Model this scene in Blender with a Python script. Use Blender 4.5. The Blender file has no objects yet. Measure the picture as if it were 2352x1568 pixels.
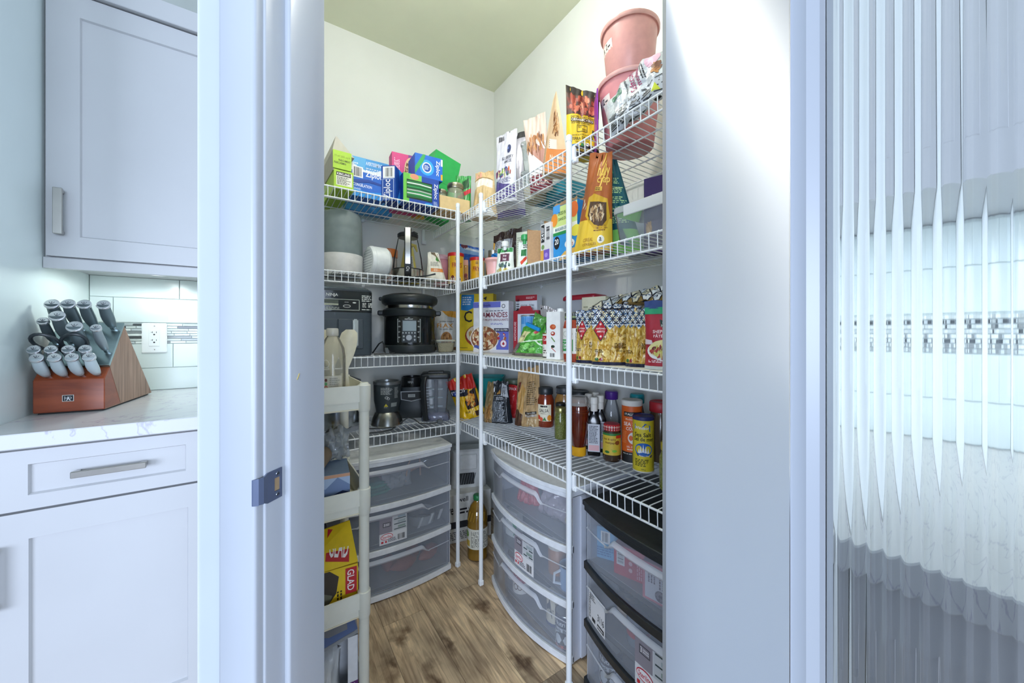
import bpy, bmesh, math, random
from math import sin, cos, pi, radians as rad, sqrt
C = bpy.context.scene.collection
sc = bpy.context.scene
# ---------------------------------------------------------------- camera, world, light
cd = bpy.data.cameras.new('camera'); cam = bpy.data.objects.new('camera', cd); C.objects.link(cam)
cam.location = (0, 0, 1.15); cam.rotation_euler = (rad(90), 0, rad(56.4 - 90))
cd.sensor_width = 36; cd.lens = 845 / 2352 * 36; cd.shift_y = -19 / 2352; cd.clip_start = .01
sc.camera = cam
W = bpy.data.worlds.new('daylight'); sc.world = W; W.use_nodes = True
W.node_tree.nodes['Background'].inputs[0].default_value = (.45, .63, 1, 1)
W.node_tree.nodes['Background'].inputs[1].default_value = .4
def lamp(name, kind, loc, energy, col=(1, 1, 1), rot=(0, 0, 0), size=.1, sy=None, spot=None, blend=.6):
    d = bpy.data.lights.new(name, kind); d.energy = energy; d.color = col
    if kind == 'AREA':
        d.size = size
        if sy: d.shape = 'RECTANGLE'; d.size_y = sy
    else: d.shadow_soft_size = size
    if spot: d.spot_size = rad(spot); d.spot_blend = blend
    o = bpy.data.objects.new(name, d); C.objects.link(o); o.location = loc; o.rotation_euler = rot
    return o
lamp('pantry_lamp', 'POINT', (.47, .95, 2.58), 16.5, (1, 1, .96), size=.05)
lamp('kitchen_fill_south', 'AREA', (-.1, -7.0, 1.5), 340, (.68, .80, 1), (rad(90), 0, 0), 4.5, 2.2)  # added unseen fill light for the nook and left shelves, no window built
lamp('kitchen_fill_middle', 'AREA', (-5.0, -5.0, 1.5), 480, (.69, .80, 1), (rad(90), 0, rad(-45)), 4.0, 2.2)  # added fill light aimed through the doorway to brighten the right shelves
lamp('kitchen_fill_west', 'AREA', (-6.5, .0, 1.5), 60, (.60, .76, 1), (rad(90), 0, rad(-90)), 4.5, 2.2)  # weak side fill, added out of view to lift the door stile
lamp('kitchen_downlight', 'SPOT', (-.35, .1, 2.70), 3, (.86, .93, 1), (0, 0, 0), .05, spot=120)
sc.view_settings.view_transform = 'Standard'; sc.view_settings.look = 'None'
sc.view_settings.gamma = 1; sc.view_settings.use_curve_mapping = False
sc.view_settings.exposure = 0.3
cy = sc.cycles
cy.max_bounces = 11; cy.diffuse_bounces = 7; cy.glossy_bounces = 4; cy.transmission_bounces = 8
cy.transparent_max_bounces = 32; cy.use_denoising = True; cy.sample_clamp_indirect = 6
cy.caustics_reflective = False; cy.caustics_refractive = False
# ---------------------------------------------------------------- materials
def lin(h):
    h = h.lstrip('#'); o = []
    for i in (0, 2, 4):
        c = int(h[i:i+2], 16) / 255; o.append(c / 12.92 if c <= .04045 else ((c + .055) / 1.055) ** 2.4)
    return o + [1]
_m = {}
def M(h, rough=.5, metal=0, var=.06, bump=0, scale=40, coat=0, key=''):
    """plain surface: colour with a slight procedural mottle and optional fine relief"""
    k = (h, rough, metal, bump, coat, key)
    if k in _m: return _m[k]
    m = bpy.data.materials.new('surface_' + h.strip('#')); m.use_nodes = True
    t = m.node_tree; b = t.nodes['Principled BSDF']
    c = lin(h); b.inputs['Base Color'].default_value = c; b.inputs['Roughness'].default_value = rough
    b.inputs['Metallic'].default_value = metal
    if coat: b.inputs['Coat Weight'].default_value = coat
    if var or bump:
        tc = t.nodes.new('ShaderNodeTexCoord'); n = t.nodes.new('ShaderNodeTexNoise')
        n.inputs['Scale'].default_value = scale; n.inputs['Detail'].default_value = 2
        t.links.new(tc.outputs['Object'], n.inputs['Vector'])
        if var:
            r = t.nodes.new('ShaderNodeValToRGB')
            r.color_ramp.elements[0].position = .3; r.color_ramp.elements[1].position = .7
            r.color_ramp.elements[0].color = [x * (1 - var) for x in c[:3]] + [1]
            r.color_ramp.elements[1].color = [min(1, x * (1 + var)) for x in c[:3]] + [1]
            t.links.new(n.outputs[0], r.inputs[0]); t.links.new(r.outputs[0], b.inputs['Base Color'])
        if bump:
            bp = t.nodes.new('ShaderNodeBump'); bp.inputs['Strength'].default_value = bump
            bp.inputs['Distance'].default_value = .01
            t.links.new(n.outputs[0], bp.inputs['Height']); t.links.new(bp.outputs[0], b.inputs['Normal'])
    _m[k] = m; return m
def clear(h, alpha=.25, rough=.08, gl=.12, key=''):
    """thin clear or frosted plastic / thin glass: see-through mixed with a tinted body and a gloss"""
    k = ('clear', h, alpha, rough, gl, key)
    if k in _m: return _m[k]
    m = bpy.data.materials.new('clear_' + h.strip('#')); m.use_nodes = True
    t = m.node_tree; b = t.nodes['Principled BSDF']
    b.inputs['Base Color'].default_value = lin(h); b.inputs['Roughness'].default_value = rough + .1
    tr = t.nodes.new('ShaderNodeBsdfTransparent'); g = t.nodes.new('ShaderNodeBsdfGlossy')
    g.inputs['Roughness'].default_value = rough
    lw = t.nodes.new('ShaderNodeLayerWeight'); lw.inputs[0].default_value = gl
    mx = t.nodes.new('ShaderNodeMixShader'); mx.inputs[0].default_value = alpha
    m2 = t.nodes.new('ShaderNodeMixShader')
    t.links.new(tr.outputs[0], mx.inputs[1]); t.links.new(b.outputs[0], mx.inputs[2])
    t.links.new(lw.outputs['Fresnel'], m2.inputs[0])
    t.links.new(mx.outputs[0], m2.inputs[1]); t.links.new(g.outputs[0], m2.inputs[2])
    t.links.new(m2.outputs[0], t.nodes['Material Output'].inputs[0])
    _m[k] = m; return m
def emit(h, s):
    k = ('e', h, s)
    if k in _m: return _m[k]
    m = bpy.data.materials.new('lit'); m.use_nodes = True; b = m.node_tree.nodes['Principled BSDF']
    b.inputs['Base Color'].default_value = lin(h); b.inputs['Emission Color'].default_value = lin(h)
    b.inputs['Emission Strength'].default_value = s; _m[k] = m; return m
def glassmat():
    m = bpy.data.materials.new('reeded_glass'); m.use_nodes = True; t = m.node_tree
    b = t.nodes['Principled BSDF']; b.inputs['Base Color'].default_value = (.98, 1, .99, 1)
    b.inputs['Transmission Weight'].default_value = 1; b.inputs['Roughness'].default_value = .04
    b.inputs['IOR'].default_value = 1.45
    return m
def wood(c1, c2, sx=3, sy=40, rough=.45, dist=3, key='', axis=1, knots=False):
    m = bpy.data.materials.new('wood'); m.use_nodes = True; t = m.node_tree; b = t.nodes['Principled BSDF']
    tc = t.nodes.new('ShaderNodeTexCoord'); mp = t.nodes.new('ShaderNodeMapping')
    oi = t.nodes.new('ShaderNodeObjectInfo'); ad = t.nodes.new('ShaderNodeVectorMath'); ad.operation = 'ADD'
    mu = t.nodes.new('ShaderNodeVectorMath'); mu.operation = 'SCALE'; mu.inputs[3].default_value = 7
    cb = t.nodes.new('ShaderNodeCombineXYZ')
    for i in range(3): t.links.new(oi.outputs['Random'], cb.inputs[i])
    t.links.new(cb.outputs[0], mu.inputs[0])
    t.links.new(tc.outputs['Object'], ad.inputs[0]); t.links.new(mu.outputs[0], ad.inputs[1])
    s = [sy, sy, sy]; s[axis] = sx; mp.inputs['Scale'].default_value = s
    t.links.new(ad.outputs[0], mp.inputs[0])
    n = t.nodes.new('ShaderNodeTexNoise'); n.inputs['Scale'].default_value = 1; n.inputs['Detail'].default_value = 6
    n.inputs['Distortion'].default_value = dist * .25; n.inputs['Roughness'].default_value = .62
    t.links.new(mp.outputs[0], n.inputs['Vector'])
    r = t.nodes.new('ShaderNodeValToRGB'); e = r.color_ramp.elements
    e[0].position = .32; e[1].position = .68; e[0].color = lin(c1); e[1].color = lin(c2)
    t.links.new(n.outputs[0], r.inputs[0]); col = r.outputs[0]
    if knots:
        n2 = t.nodes.new('ShaderNodeTexNoise'); n2.inputs['Scale'].default_value = 5; n2.inputs['Detail'].default_value = 3
        t.links.new(ad.outputs[0], n2.inputs['Vector'])
        r2 = t.nodes.new('ShaderNodeValToRGB'); r2.color_ramp.elements[0].position = .35; r2.color_ramp.elements[1].position = .72
        r2.color_ramp.elements[0].color = (.62, .58, .54, 1); r2.color_ramp.elements[1].color = (1.3, 1.22, 1.1, 1)
        t.links.new(n2.outputs[0], r2.inputs[0])
        mm = t.nodes.new('ShaderNodeMixRGB'); mm.blend_type = 'MULTIPLY'; mm.inputs[0].default_value = 1
        t.links.new(col, mm.inputs[1]); t.links.new(r2.outputs[0], mm.inputs[2]); col = mm.outputs[0]
        v = t.nodes.new('ShaderNodeTexVoronoi'); v.voronoi_dimensions = '2D'; v.inputs['Scale'].default_value = 1; v.inputs['Randomness'].default_value = 1
        mp2 = t.nodes.new('ShaderNodeMapping'); mp2.inputs['Scale'].default_value = (6.5, 2.6, 1)
        ns = t.nodes.new('ShaderNodeTexNoise'); ns.inputs['Scale'].default_value = 14; ns.inputs['Detail'].default_value = 3
        t.links.new(ad.outputs[0], ns.inputs['Vector'])
        sc_ = t.nodes.new('ShaderNodeVectorMath'); sc_.operation = 'SCALE'; sc_.inputs[3].default_value = .16
        a2 = t.nodes.new('ShaderNodeVectorMath'); a2.operation = 'ADD'
        t.links.new(ns.outputs['Color'], sc_.inputs[0]); t.links.new(ad.outputs[0], a2.inputs[0]); t.links.new(sc_.outputs[0], a2.inputs[1])
        t.links.new(a2.outputs[0], mp2.inputs[0]); t.links.new(mp2.outputs[0], v.inputs['Vector'])
        r3 = t.nodes.new('ShaderNodeValToRGB'); r3.color_ramp.elements[0].position = .04; r3.color_ramp.elements[1].position = .22
        r3.color_ramp.elements[0].color = (.28, .22, .18, 1); r3.color_ramp.elements[1].color = (1, 1, 1, 1)
        t.links.new(v.outputs['Distance'], r3.inputs[0])
        m3 = t.nodes.new('ShaderNodeMixRGB'); m3.blend_type = 'MULTIPLY'; m3.inputs[0].default_value = .95
        t.links.new(col, m3.inputs[1]); t.links.new(r3.outputs[0], m3.inputs[2]); col = m3.outputs[0]
        r4 = t.nodes.new('ShaderNodeValToRGB'); r4.color_ramp.elements[0].color = (.74, .74, .76, 1); r4.color_ramp.elements[1].color = (1.2, 1.16, 1.1, 1)
        m4 = t.nodes.new('ShaderNodeMixRGB'); m4.blend_type = 'MULTIPLY'; m4.inputs[0].default_value = 1
        t.links.new(oi.outputs['Random'], r4.inputs[0]); t.links.new(col, m4.inputs[1]); t.links.new(r4.outputs[0], m4.inputs[2]); col = m4.outputs[0]
    t.links.new(col, b.inputs['Base Color']); b.inputs['Roughness'].default_value = rough
    bp = t.nodes.new('ShaderNodeBump'); bp.inputs['Strength'].default_value = .15; bp.inputs['Distance'].default_value = .002
    t.links.new(n.outputs[0], bp.inputs['Height']); t.links.new(bp.outputs[0], b.inputs['Normal'])
    return m
def quartz():
    m = bpy.data.materials.new('quartz'); m.use_nodes = True; t = m.node_tree; b = t.nodes['Principled BSDF']
    tc = t.nodes.new('ShaderNodeTexCoord'); n = t.nodes.new('ShaderNodeTexNoise')
    n.inputs['Scale'].default_value = 5; n.inputs['Detail'].default_value = 8; n.inputs['Distortion'].default_value = 1.6
    t.links.new(tc.outputs['Object'], n.inputs['Vector'])
    r = t.nodes.new('ShaderNodeValToRGB'); e = r.color_ramp.elements
    e[0].position = .485; e[0].color = lin('d3d3d3'); e[1].position = .515; e[1].color = lin('d3d3d3')
    k = e.new(.5); k.color = lin('b9b6c0')
    t.links.new(n.outputs[0], r.inputs[0]); t.links.new(r.outputs[0], b.inputs['Base Color'])
    b.inputs['Roughness'].default_value = .18; return m
# ---------------------------------------------------------------- mesh helpers
class G:
    """collects faces, links them as ONE mesh object"""
    def __init__(s): s.v = []; s.f = []; s.m = []; s.mats = []
    def mi(s, m):
        if m not in s.mats: s.mats.append(m)
        return s.mats.index(m)
    def add(s, vs, fs, m):
        n = len(s.v); k = s.mi(m); s.v += [tuple(p) for p in vs]
        for f in fs: s.f.append([n + i for i in f]); s.m.append(k)
        return s
    def box(s, x0, x1, y0, y1, z0, z1, m):
        return s.add([(x0,y0,z0),(x1,y0,z0),(x1,y1,z0),(x0,y1,z0),(x0,y0,z1),(x1,y0,z1),(x1,y1,z1),(x0,y1,z1)],
                     [(3,2,1,0),(4,5,6,7),(0,1,5,4),(1,2,6,5),(2,3,7,6),(3,0,4,7)], m)
    def hexa(s, p, m):
        return s.add(p, [(3,2,1,0),(4,5,6,7),(0,1,5,4),(1,2,6,5),(2,3,7,6),(3,0,4,7)], m)
    def prism(s, poly, a0, a1, m, ax='z'):
        """poly of (p,q) counter-clockwise, extruded along ax"""
        f = {'z': lambda p, a: (p[0], p[1], a), 'y': lambda p, a: (p[0], a, p[1]), 'x': lambda p, a: (a, p[0], p[1])}[ax]
        n = len(poly); vs = [f(p, a0) for p in poly] + [f(p, a1) for p in poly]
        fs = [(i, (i+1) % n, n + (i+1) % n, n + i) for i in range(n)] + [tuple(range(n))[::-1], tuple(range(n, 2*n))]
        return s.add(vs, fs, m)
    def lathe(s, prof, m, n=24, c=(0, 0, 0), cap=True, ax='z', sq=1):
        """prof: list of (r,z); ax the axis; sq flattens the second direction"""
        vs = []; fs = []
        for r, z in prof:
            for i in range(n):
                a = 2*pi*i/n; p = (r*cos(a), r*sin(a)*sq, z)
                if ax == 'x': p = (p[2], p[0], p[1])
                if ax == 'y': p = (p[1], p[2], p[0])
                vs.append((p[0]+c[0], p[1]+c[1], p[2]+c[2]))
        for j in range(len(prof)-1):
            for i in range(n): fs.append((j*n+i, j*n+(i+1) % n, (j+1)*n+(i+1) % n, (j+1)*n+i))
        if cap:
            if prof[0][0] > 1e-5: fs.append(tuple(range(n))[::-1])
            if prof[-1][0] > 1e-5: fs.append(tuple(range((len(prof)-1)*n, len(prof)*n)))
        return s.add(vs, fs, m)
    def tube(s, path, r, m, n=6, closed=False, sq=1):
        from mathutils import Vector as V
        P = [V(p) for p in path]; k = len(P); vs = []; fs = []; up = None
        for i, p in enumerate(P):
            if closed: t = P[(i+1) % k] - P[i-1]
            else: t = P[min(i+1, k-1)] - P[max(i-1, 0)]
            t.normalize()
            if up is None: up = V((0, 0, 1)) if abs(t.z) < .9 else V((1, 0, 0))
            a = t.cross(up)
            if a.length < 1e-4: a = t.cross(V((.3, .9, .1)))
            a.normalize(); b = a.cross(t).normalized(); up = b
            rr = r[i] if isinstance(r, (list, tuple)) else r
            for j in range(n):
                w = 2*pi*(j+.5)/n; vs.append(p + a*(rr*cos(w)) + b*(rr*sq*sin(w)))
        for i in range(k if closed else k-1):
            for j in range(n):
                fs.append((i*n+j, i*n+(j+1) % n, ((i+1) % k)*n+(j+1) % n, ((i+1) % k)*n+j))
        if not closed: fs += [tuple(range(n))[::-1], tuple(range((k-1)*n, k*n))]
        return s.add(vs, fs, m)
    def grid(s, fn, nu, nv, m, u0=0, u1=1, v0=0, v1=1):
        vs = [fn(u0+(u1-u0)*i/nu, v0+(v1-v0)*j/nv) for j in range(nv+1) for i in range(nu+1)]
        fs = [(j*(nu+1)+i, j*(nu+1)+i+1, (j+1)*(nu+1)+i+1, (j+1)*(nu+1)+i) for j in range(nv) for i in range(nu)]
        return s.add(vs, fs, m)
    def ball(s, c, r, m, n=10, k=8):
        rx, ry, rz = r if isinstance(r, (tuple, list)) else (r, r, r)
        return s.lathe([(max(1e-6, sin(pi*j/k)), -cos(pi*j/k)) for j in range(k+1)], m, n, cap=False) if False else \
            s.grid(lambda u, v: (c[0]+rx*cos(2*pi*u)*sin(pi*v), c[1]+ry*sin(2*pi*u)*sin(pi*v), c[2]-rz*cos(pi*v)), n, k, m)
    def out(s, name, parent=None, bev=0, loc=None, rz=0, ang=35, seg=1, merge=0):
        me = bpy.data.meshes.new(name); me.from_pydata(s.v, [], s.f)
        for m in s.mats: me.materials.append(m)
        me.polygons.foreach_set('material_index', s.m)
        if bev or merge:
            bm = bmesh.new(); bm.from_mesh(me)
            bmesh.ops.remove_doubles(bm, verts=bm.verts, dist=merge or 1e-5)
            if bev:
                ed = [e for e in bm.edges if len(e.link_faces) == 2 and e.calc_face_angle(0) > .5]
                bmesh.ops.bevel(bm, geom=ed, offset=bev, segments=seg, affect='EDGES', clamp_overlap=True)
            bm.to_mesh(me); bm.free()
        me.polygons.foreach_set('use_smooth', [True]*len(me.polygons))
        me.set_sharp_from_angle(angle=rad(ang)); me.update()
        o = bpy.data.objects.new(name, me); C.objects.link(o)
        if parent: o.parent = parent
        if loc: o.location = loc
        o.rotation_euler[2] = rad(rz); return o
def thing(name, label, cat, loc=(0, 0, 0), rz=0, group=None, rx=0, ry=0):
    o = bpy.data.objects.new(name, None); C.objects.link(o); o.empty_display_size = .05
    o.location = loc; o.rotation_euler = (rad(rx), rad(ry), rad(rz)); return tag(o, label, cat, group)
def tag(o, label, cat, group=None):
    o['label'] = label; o['category'] = cat
    if group: o['group'] = group
    return o
def struct(name, g, parent=None, **k):
    o = g.out(name, parent, **k)
    if not parent: o['kind'] = 'structure'
    return o
def dup(o, loc=None, parent=None):
    c = o.copy(); C.objects.link(c)
    if loc: c.location = loc
    if parent: c.parent = parent
    return c
def dup_tree(o, loc, rz=None, label=None):
    r = o.copy(); C.objects.link(r); r.location = loc
    if rz is not None: r.rotation_euler[2] = rad(rz)
    if label: r['label'] = label
    for ch in list(o.children):
        c = ch.copy(); C.objects.link(c); c.parent = r
        for g2 in list(ch.children):
            d = g2.copy(); C.objects.link(d); d.parent = c
    return r
# ---------------------------------------------------------------- printed matter on surfaces
_t = {}
def textmesh(s):
    if s in _t: return _t[s]
    cu = bpy.data.curves.new('lettering', 'FONT'); cu.body = s; cu.resolution_u = 2; cu.offset = .012
    o = bpy.data.objects.new('lettering', cu); C.objects.link(o)
    bpy.context.view_layer.update()
    me = o.evaluated_get(bpy.context.evaluated_depsgraph_get()).to_mesh()
    vs = [(v.co.x, v.co.y) for v in me.vertices]; fs = [list(p.vertices) for p in me.polygons]
    x0 = min(v[0] for v in vs); x1 = max(v[0] for v in vs); y0 = min(v[1] for v in vs); y1 = max(v[1] for v in vs)
    vs = [((a-x0)/(x1-x0), (b-y0)/(y1-y0)) for a, b in vs]
    o.to_mesh_clear(); bpy.data.objects.remove(o); bpy.data.curves.remove(cu)
    _t[s] = (vs, fs); return _t[s]
class Dec:
    """flat print laid on a surface map S(a,b,offset); a,b run 0..1 over the printed face"""
    def __init__(s, S, seed=1, rough=.5): s.S = S; s.g = G(); s.t = G(); s.r = random.Random(seed); s.rough = rough
    def P(s, a, b, o): return s.S(a, b, .00035*o)
    def c(s, h): return h if not isinstance(h, str) else M(h, s.rough, var=0)
    def big(s, pts):
        a = [p[0] for p in pts]; b = [p[1] for p in pts]; return max(a)-min(a) > .07 or max(b)-min(b) > .06
    def tess(s, pts, h, o):
        ca = sum(p[0] for p in pts)/len(pts); cb = sum(p[1] for p in pts)/len(pts); n = len(pts)
        st = [((ca, cb), pts[i], pts[(i+1) % n]) for i in range(n)]; m = s.c(h); vs = []
        while st:
            t = st.pop(); e = [(abs(t[i][0]-t[(i+1) % 3][0])*1.2+abs(t[i][1]-t[(i+1) % 3][1]), i) for i in range(3)]; L, i = max(e)
            if L > .075:
                a, b, c = t[i], t[(i+1) % 3], t[(i+2) % 3]; k = ((a[0]+b[0])/2, (a[1]+b[1])/2); st += [(a, k, c), (k, b, c)]
            else: vs += [s.P(a, b, o) for a, b in t]
        s.g.add(vs, [(i, i+1, i+2) for i in range(0, len(vs), 3)], m); return s
    def rect(s, a0, b0, a1, b1, h, o=1, nu=1, nv=1):
        if getattr(s.S, 'dense', 0): nu = max(nu, round(abs(a1-a0)*28)); nv = max(nv, round(abs(b1-b0)*36))
        s.g.grid(lambda u, v: s.P(u, v, o), nu, nv, s.c(h), a0, a1, b0, b1); return s
    def poly(s, pts, h, o=1):
        if getattr(s.S, 'dense', 0) and s.big(pts): return s.tess(pts, h, o)
        ca = sum(p[0] for p in pts)/len(pts); cb = sum(p[1] for p in pts)/len(pts); n = len(pts)
        s.g.add([s.P(ca, cb, o)] + [s.P(a, b, o) for a, b in pts], [(0, i+1, (i+1) % n + 1) for i in range(n)], s.c(h)); return s
    def ell(s, a, b, ra, rb, h, o=1, n=16, rot=0, a0=0, a1=2*pi):
        pts = [(ra*cos(a0+(a1-a0)*i/n), rb*sin(a0+(a1-a0)*i/n)) for i in range(n)]
        return s.poly([(a+x*cos(rot)-y*sin(rot), b+x*sin(rot)+y*cos(rot)) for x, y in pts], h, o)
    def ring(s, a, b, ra, rb, w, h, o=1, n=20):
        vs = []; 
        for i in range(n):
            t = 2*pi*i/n; vs += [s.P(a+ra*cos(t), b+rb*sin(t), o), s.P(a+ra*(1-w)*cos(t), b+rb*(1-w)*sin(t), o)]
        s.g.add(vs, [(2*i, 2*((i+1) % n), 2*((i+1) % n)+1, 2*i+1) for i in range(n)], s.c(h)); return s
    def frame(s, a0, b0, a1, b1, w, h, o=1, wb=None):
        wb = wb or w
        s.rect(a0, b0, a1, b0+wb, h, o); s.rect(a0, b1-wb, a1, b1, h, o); s.rect(a0, b0, a0+w, b1, h, o); s.rect(a1-w, b0, a1, b1, h, o); return s
    def text(s, str_, a0, b0, a1, b1, h, o=2, up=0):
        """up: 0 left to right, 1 reading upwards, -1 downwards, 2 upside down"""
        vs, fs = textmesh(str_)
        f = {0: lambda x, y: (x, y), 1: lambda x, y: (1-y, x), -1: lambda x, y: (y, 1-x), 2: lambda x, y: (1-x, 1-y)}[up]
        s.t.add([s.P(a0+(a1-a0)*f(x, y)[0], b0+(b1-b0)*f(x, y)[1], o) for x, y in vs], fs, s.c(h)); return s
    def fine(s, a0, b0, a1, b1, rows, h, o=2, up=0, words=7):
        for k in range(rows):
            a = 0; end = s.r.uniform(.7, 1)
            while a < end:
                w = s.r.uniform(.4, 1.4)/words; y0 = (k+.2)/rows; y1 = (k+.75)/rows; e = min(a+w, end)
                if up: q = [(a0+(a1-a0)*y, b0+(b1-b0)*x) for x, y in ((a, y0), (a, y1), (e, y1), (e, y0))][::-1]
                else: q = [(a0+(a1-a0)*x, b0+(b1-b0)*y) for x, y in ((a, y0), (e, y0), (e, y1), (a, y1))]
                s.t.add([s.P(x, y, o) for x, y in q], [(0, 1, 2, 3)], s.c(h)); a += w + .25/words
        return s
    def bars(s, a0, b0, a1, b1, h='15151a', o=2, n=14, up=0):
        a = 0
        for i in range(n):
            w = s.r.choice((.25, .5, .75))/n
            q = (a, 0, a+w, 1) if not up else (0, a, 1, a+w)
            s.rect(a0+(a1-a0)*q[0], b0+(b1-b0)*q[1], a0+(a1-a0)*q[2], b0+(b1-b0)*q[3], h, o); a += 1/n
        return s
    def scat(s, a, b, ra, rb, n, cols, sa, sb, o=2, rnd=.5, seg=7, rect=False):
        for i in range(n):
            if rect: x = s.r.uniform(-1, 1); y = s.r.uniform(-1, 1)
            else:
                t = s.r.uniform(0, 2*pi); q = sqrt(s.r.random()); x = q*cos(t); y = q*sin(t)
            k = s.r.uniform(1-rnd, 1+rnd)
            s.ell(a+x*(ra-sa), b+y*(rb-sb), sa*k, sb*s.r.uniform(1-rnd, 1+rnd), s.r.choice(cols), o+.02*(i % 40), seg, s.r.uniform(0, pi)); 
        return s
    def done(s, parent, n1='printed_label', n2='lettering'):
        r = None
        if s.g.f: r = s.g.out(n1, parent)
        if s.t.f: r = s.t.out(n2, parent) or r
        return r
def flat(x0, y0, z0, ux, uy, h, ox=None):
    """upright face from (x0,y0,z0), width vector (ux,uy), height h; outward = right-hand normal (uy,-ux)"""
    L = sqrt(ux*ux+uy*uy)
    return lambda a, b, o: (x0+ux*a+uy/L*o, y0+uy*a-ux/L*o, z0+h*b)
def top(x0, y0, z, w, d): return lambda a, b, o: (x0+w*a, y0+d*b, z+o)
def cylmap(r, z0, h, a0=-150, a1=-30, c=(0, 0)):
    """front band of an upright cylinder; angles in degrees, -90 faces -y"""
    rf = r if callable(r) else (lambda b: r)
    return lambda a, b, o: (c[0]+(rf(b)+o)*cos(rad(a0+(a1-a0)*a)), c[1]+(rf(b)+o)*sin(rad(a0+(a1-a0)*a)), z0+h*b)
# ---------------------------------------------------------------- the setting
WH = M('d9dcda', .6, var=.02, scale=6); TRIM = M('b8bdc5', .35, var=.015, scale=5)
CEIL = M('dcdfc8', .7, var=.02, scale=6); CAB = M('bdbdbf', .35, var=.015, scale=5)
FLOORW = wood('98836e', 'efdec2', 3.2, 48, .42, 5, knots=True)
GAP = M('3a2c20', .8)
r = random.Random(4)
fl = G().box(-2.6, 1.5, -2.6, 2.3, -.06, -.006, GAP); floor = struct('floor', fl)
pw = .166; x = .543 - pw*8; row = 0; pl = {}
cuts = {8: [1.48], 7: [.9], 9: [.25, 1.72], 10: [.955, 1.50], 6: [1.3], 11: [1.9, .4]}
while x < 1.24:
    k = round((x - (.543 - pw*9)) / pw)
    cs = cuts.get(k, [(row*.47) % 1.2 + .3]); ys = [-2.5]
    c0 = sorted(cs); lo = c0[0]
    while lo - 1.22 > -2.5: lo -= 1.22; c0.insert(0, lo)
    ys += c0 + [2.1]
    for a, b in zip(ys, ys[1:]):
        g = G().box(x+.0006, min(x+pw-.0006, 1.245), a+.0006, b-.0006, -.006, 0, FLOORW)
        g.out('plank', floor)
    x += pw; row += 1
struct('ceiling', G().box(-2.6, 1.5, -2.6, 2.3, 2.74, 2.84, CEIL))
struct('wall_back', G().box(-.70, 1.40, 2.09, 2.2, -.05, 2.8, WH))
struct('wall_right', G().box(1.246, 1.36, -2.6, 2.09, -.05, 2.8, WH))
struct('wall_left', G().box(-.69, -.572, 1.34, 2.09, -.05, 2.8, M('dfe8e6', .32, var=.02, scale=5)))
struct('wall_return_left', G().prism([(-.094, .773), (.04, .83), (.04, 2.089), (-.094, 2.089)], 0, 2.74, WH))
struct('wall_return_right', G().prism([(.499, .183), (1.245, .183), (1.245, .285), (.505, .285)], 0, 2.74, WH))
def TD(t, d): return ((t+d)/sqrt(2), (d-t)/sqrt(2))
def prismTD(g, pts, z0, z1, m): return g.prism([TD(*p) for p in pts], z0, z1, m)
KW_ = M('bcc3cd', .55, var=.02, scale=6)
g = G()
prismTD(g, [(-.613, .482), (-.50, .482), (-.50, .598), (-.53, .598)], 0, 2.74, KW_)
prismTD(g, [(.14, .482), (.224, .482), (.15, .598), (.14, .598)], 0, 2.74, KW_)
prismTD(g, [(-.50, .482), (.14, .482), (.14, .598), (-.50, .598)], 2.06, 2.74, KW_)
struct('wall_door', g)
# door frame: casing, jambs with stop
def mould(s, z0, z1):
    pass
g = G()
prismTD(g, [(-.554, .466), (-.549, .464), (-.493, .464), (-.488, .468), (-.488, .482), (-.554, .482)], 0, 2.10, TRIM)
struct('trim_1', g, bev=.0015)
g = G()
prismTD(g, [(-.50, .480), (-.487, .480), (-.485, .482), (-.485, .600), (-.50, .600)], 0, 2.06, TRIM)
prismTD(g, [(-.4855, .518), (-.478, .518), (-.4755, .5205), (-.4755, .600), (-.4855, .600)], 0, 2.06, TRIM)
jl = struct('trim_2', g, bev=.001)
g = G()
prismTD(g, [(.125, .480), (.14, .480), (.14, .600), (.125, .600)], 0, 2.06, TRIM)
prismTD(g, [(.115, .520), (.126, .518), (.126, .600), (.115, .600)], 0, 2.06, TRIM)
struct('trim_3', g)
g = G(); prismTD(g, [(.128, .464), (.19, .464), (.19, .482), (.128, .482)], 0, 2.10, TRIM); struct('trim_4', g, bev=.001)
g = G(); prismTD(g, [(-.50, .48), (.14, .48), (.14, .60), (-.50, .60)], 2.045, 2.06, TRIM); struct('trim_5', g)
# strike plate
st = thing('strike_plate', 'dark metal latch strike plate screwed to the white door jamb', 'strike plate', (*TD(-.485, .497), .910), -45)
SM = M('66718c', .4, .35, var=.03)
def jm(d, z, o=0): return (o, d, z)     # local: x into the opening, y deeper
g = G(); hole = (-.001, .010)
pts = [(-.013, -.024), (.004, -.024)]
g.box(0, .0022, -.014, hole[0], -.0235, .0235, SM); g.box(0, .0022, hole[1], .0135, -.0235, .0235, SM)
g.box(0, .0022, hole[0], hole[1], -.0235, -.0105, SM); g.box(0, .0022, hole[0], hole[1], .0105, .0235, SM)
lip = [(-.014, .0), (-.022, .0012), (-.029, -.001), (-.034, -.006)]
for (y0, o0), (y1, o1) in zip(lip, lip[1:]):
    h0 = .0235 if y0 > -.02 else .0205; h1 = .0235 if y1 > -.02 else .0195
    g.hexa([(o0, y0, -h0), (o0+.0022, y0, -h0), (o1+.0022, y1, -h1), (o1, y1, -h1), (o0, y0, h0), (o0+.0022, y0, h0), (o1+.0022, y1, h1), (o1, y1, h1)], SM)
g.out('plate', st, merge=1e-4)
g = G().box(-.0005, .0004, hole[0], hole[1], -.0105, .0105, M('b59a78', .8)); g.out('latch_recess', st)
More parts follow.
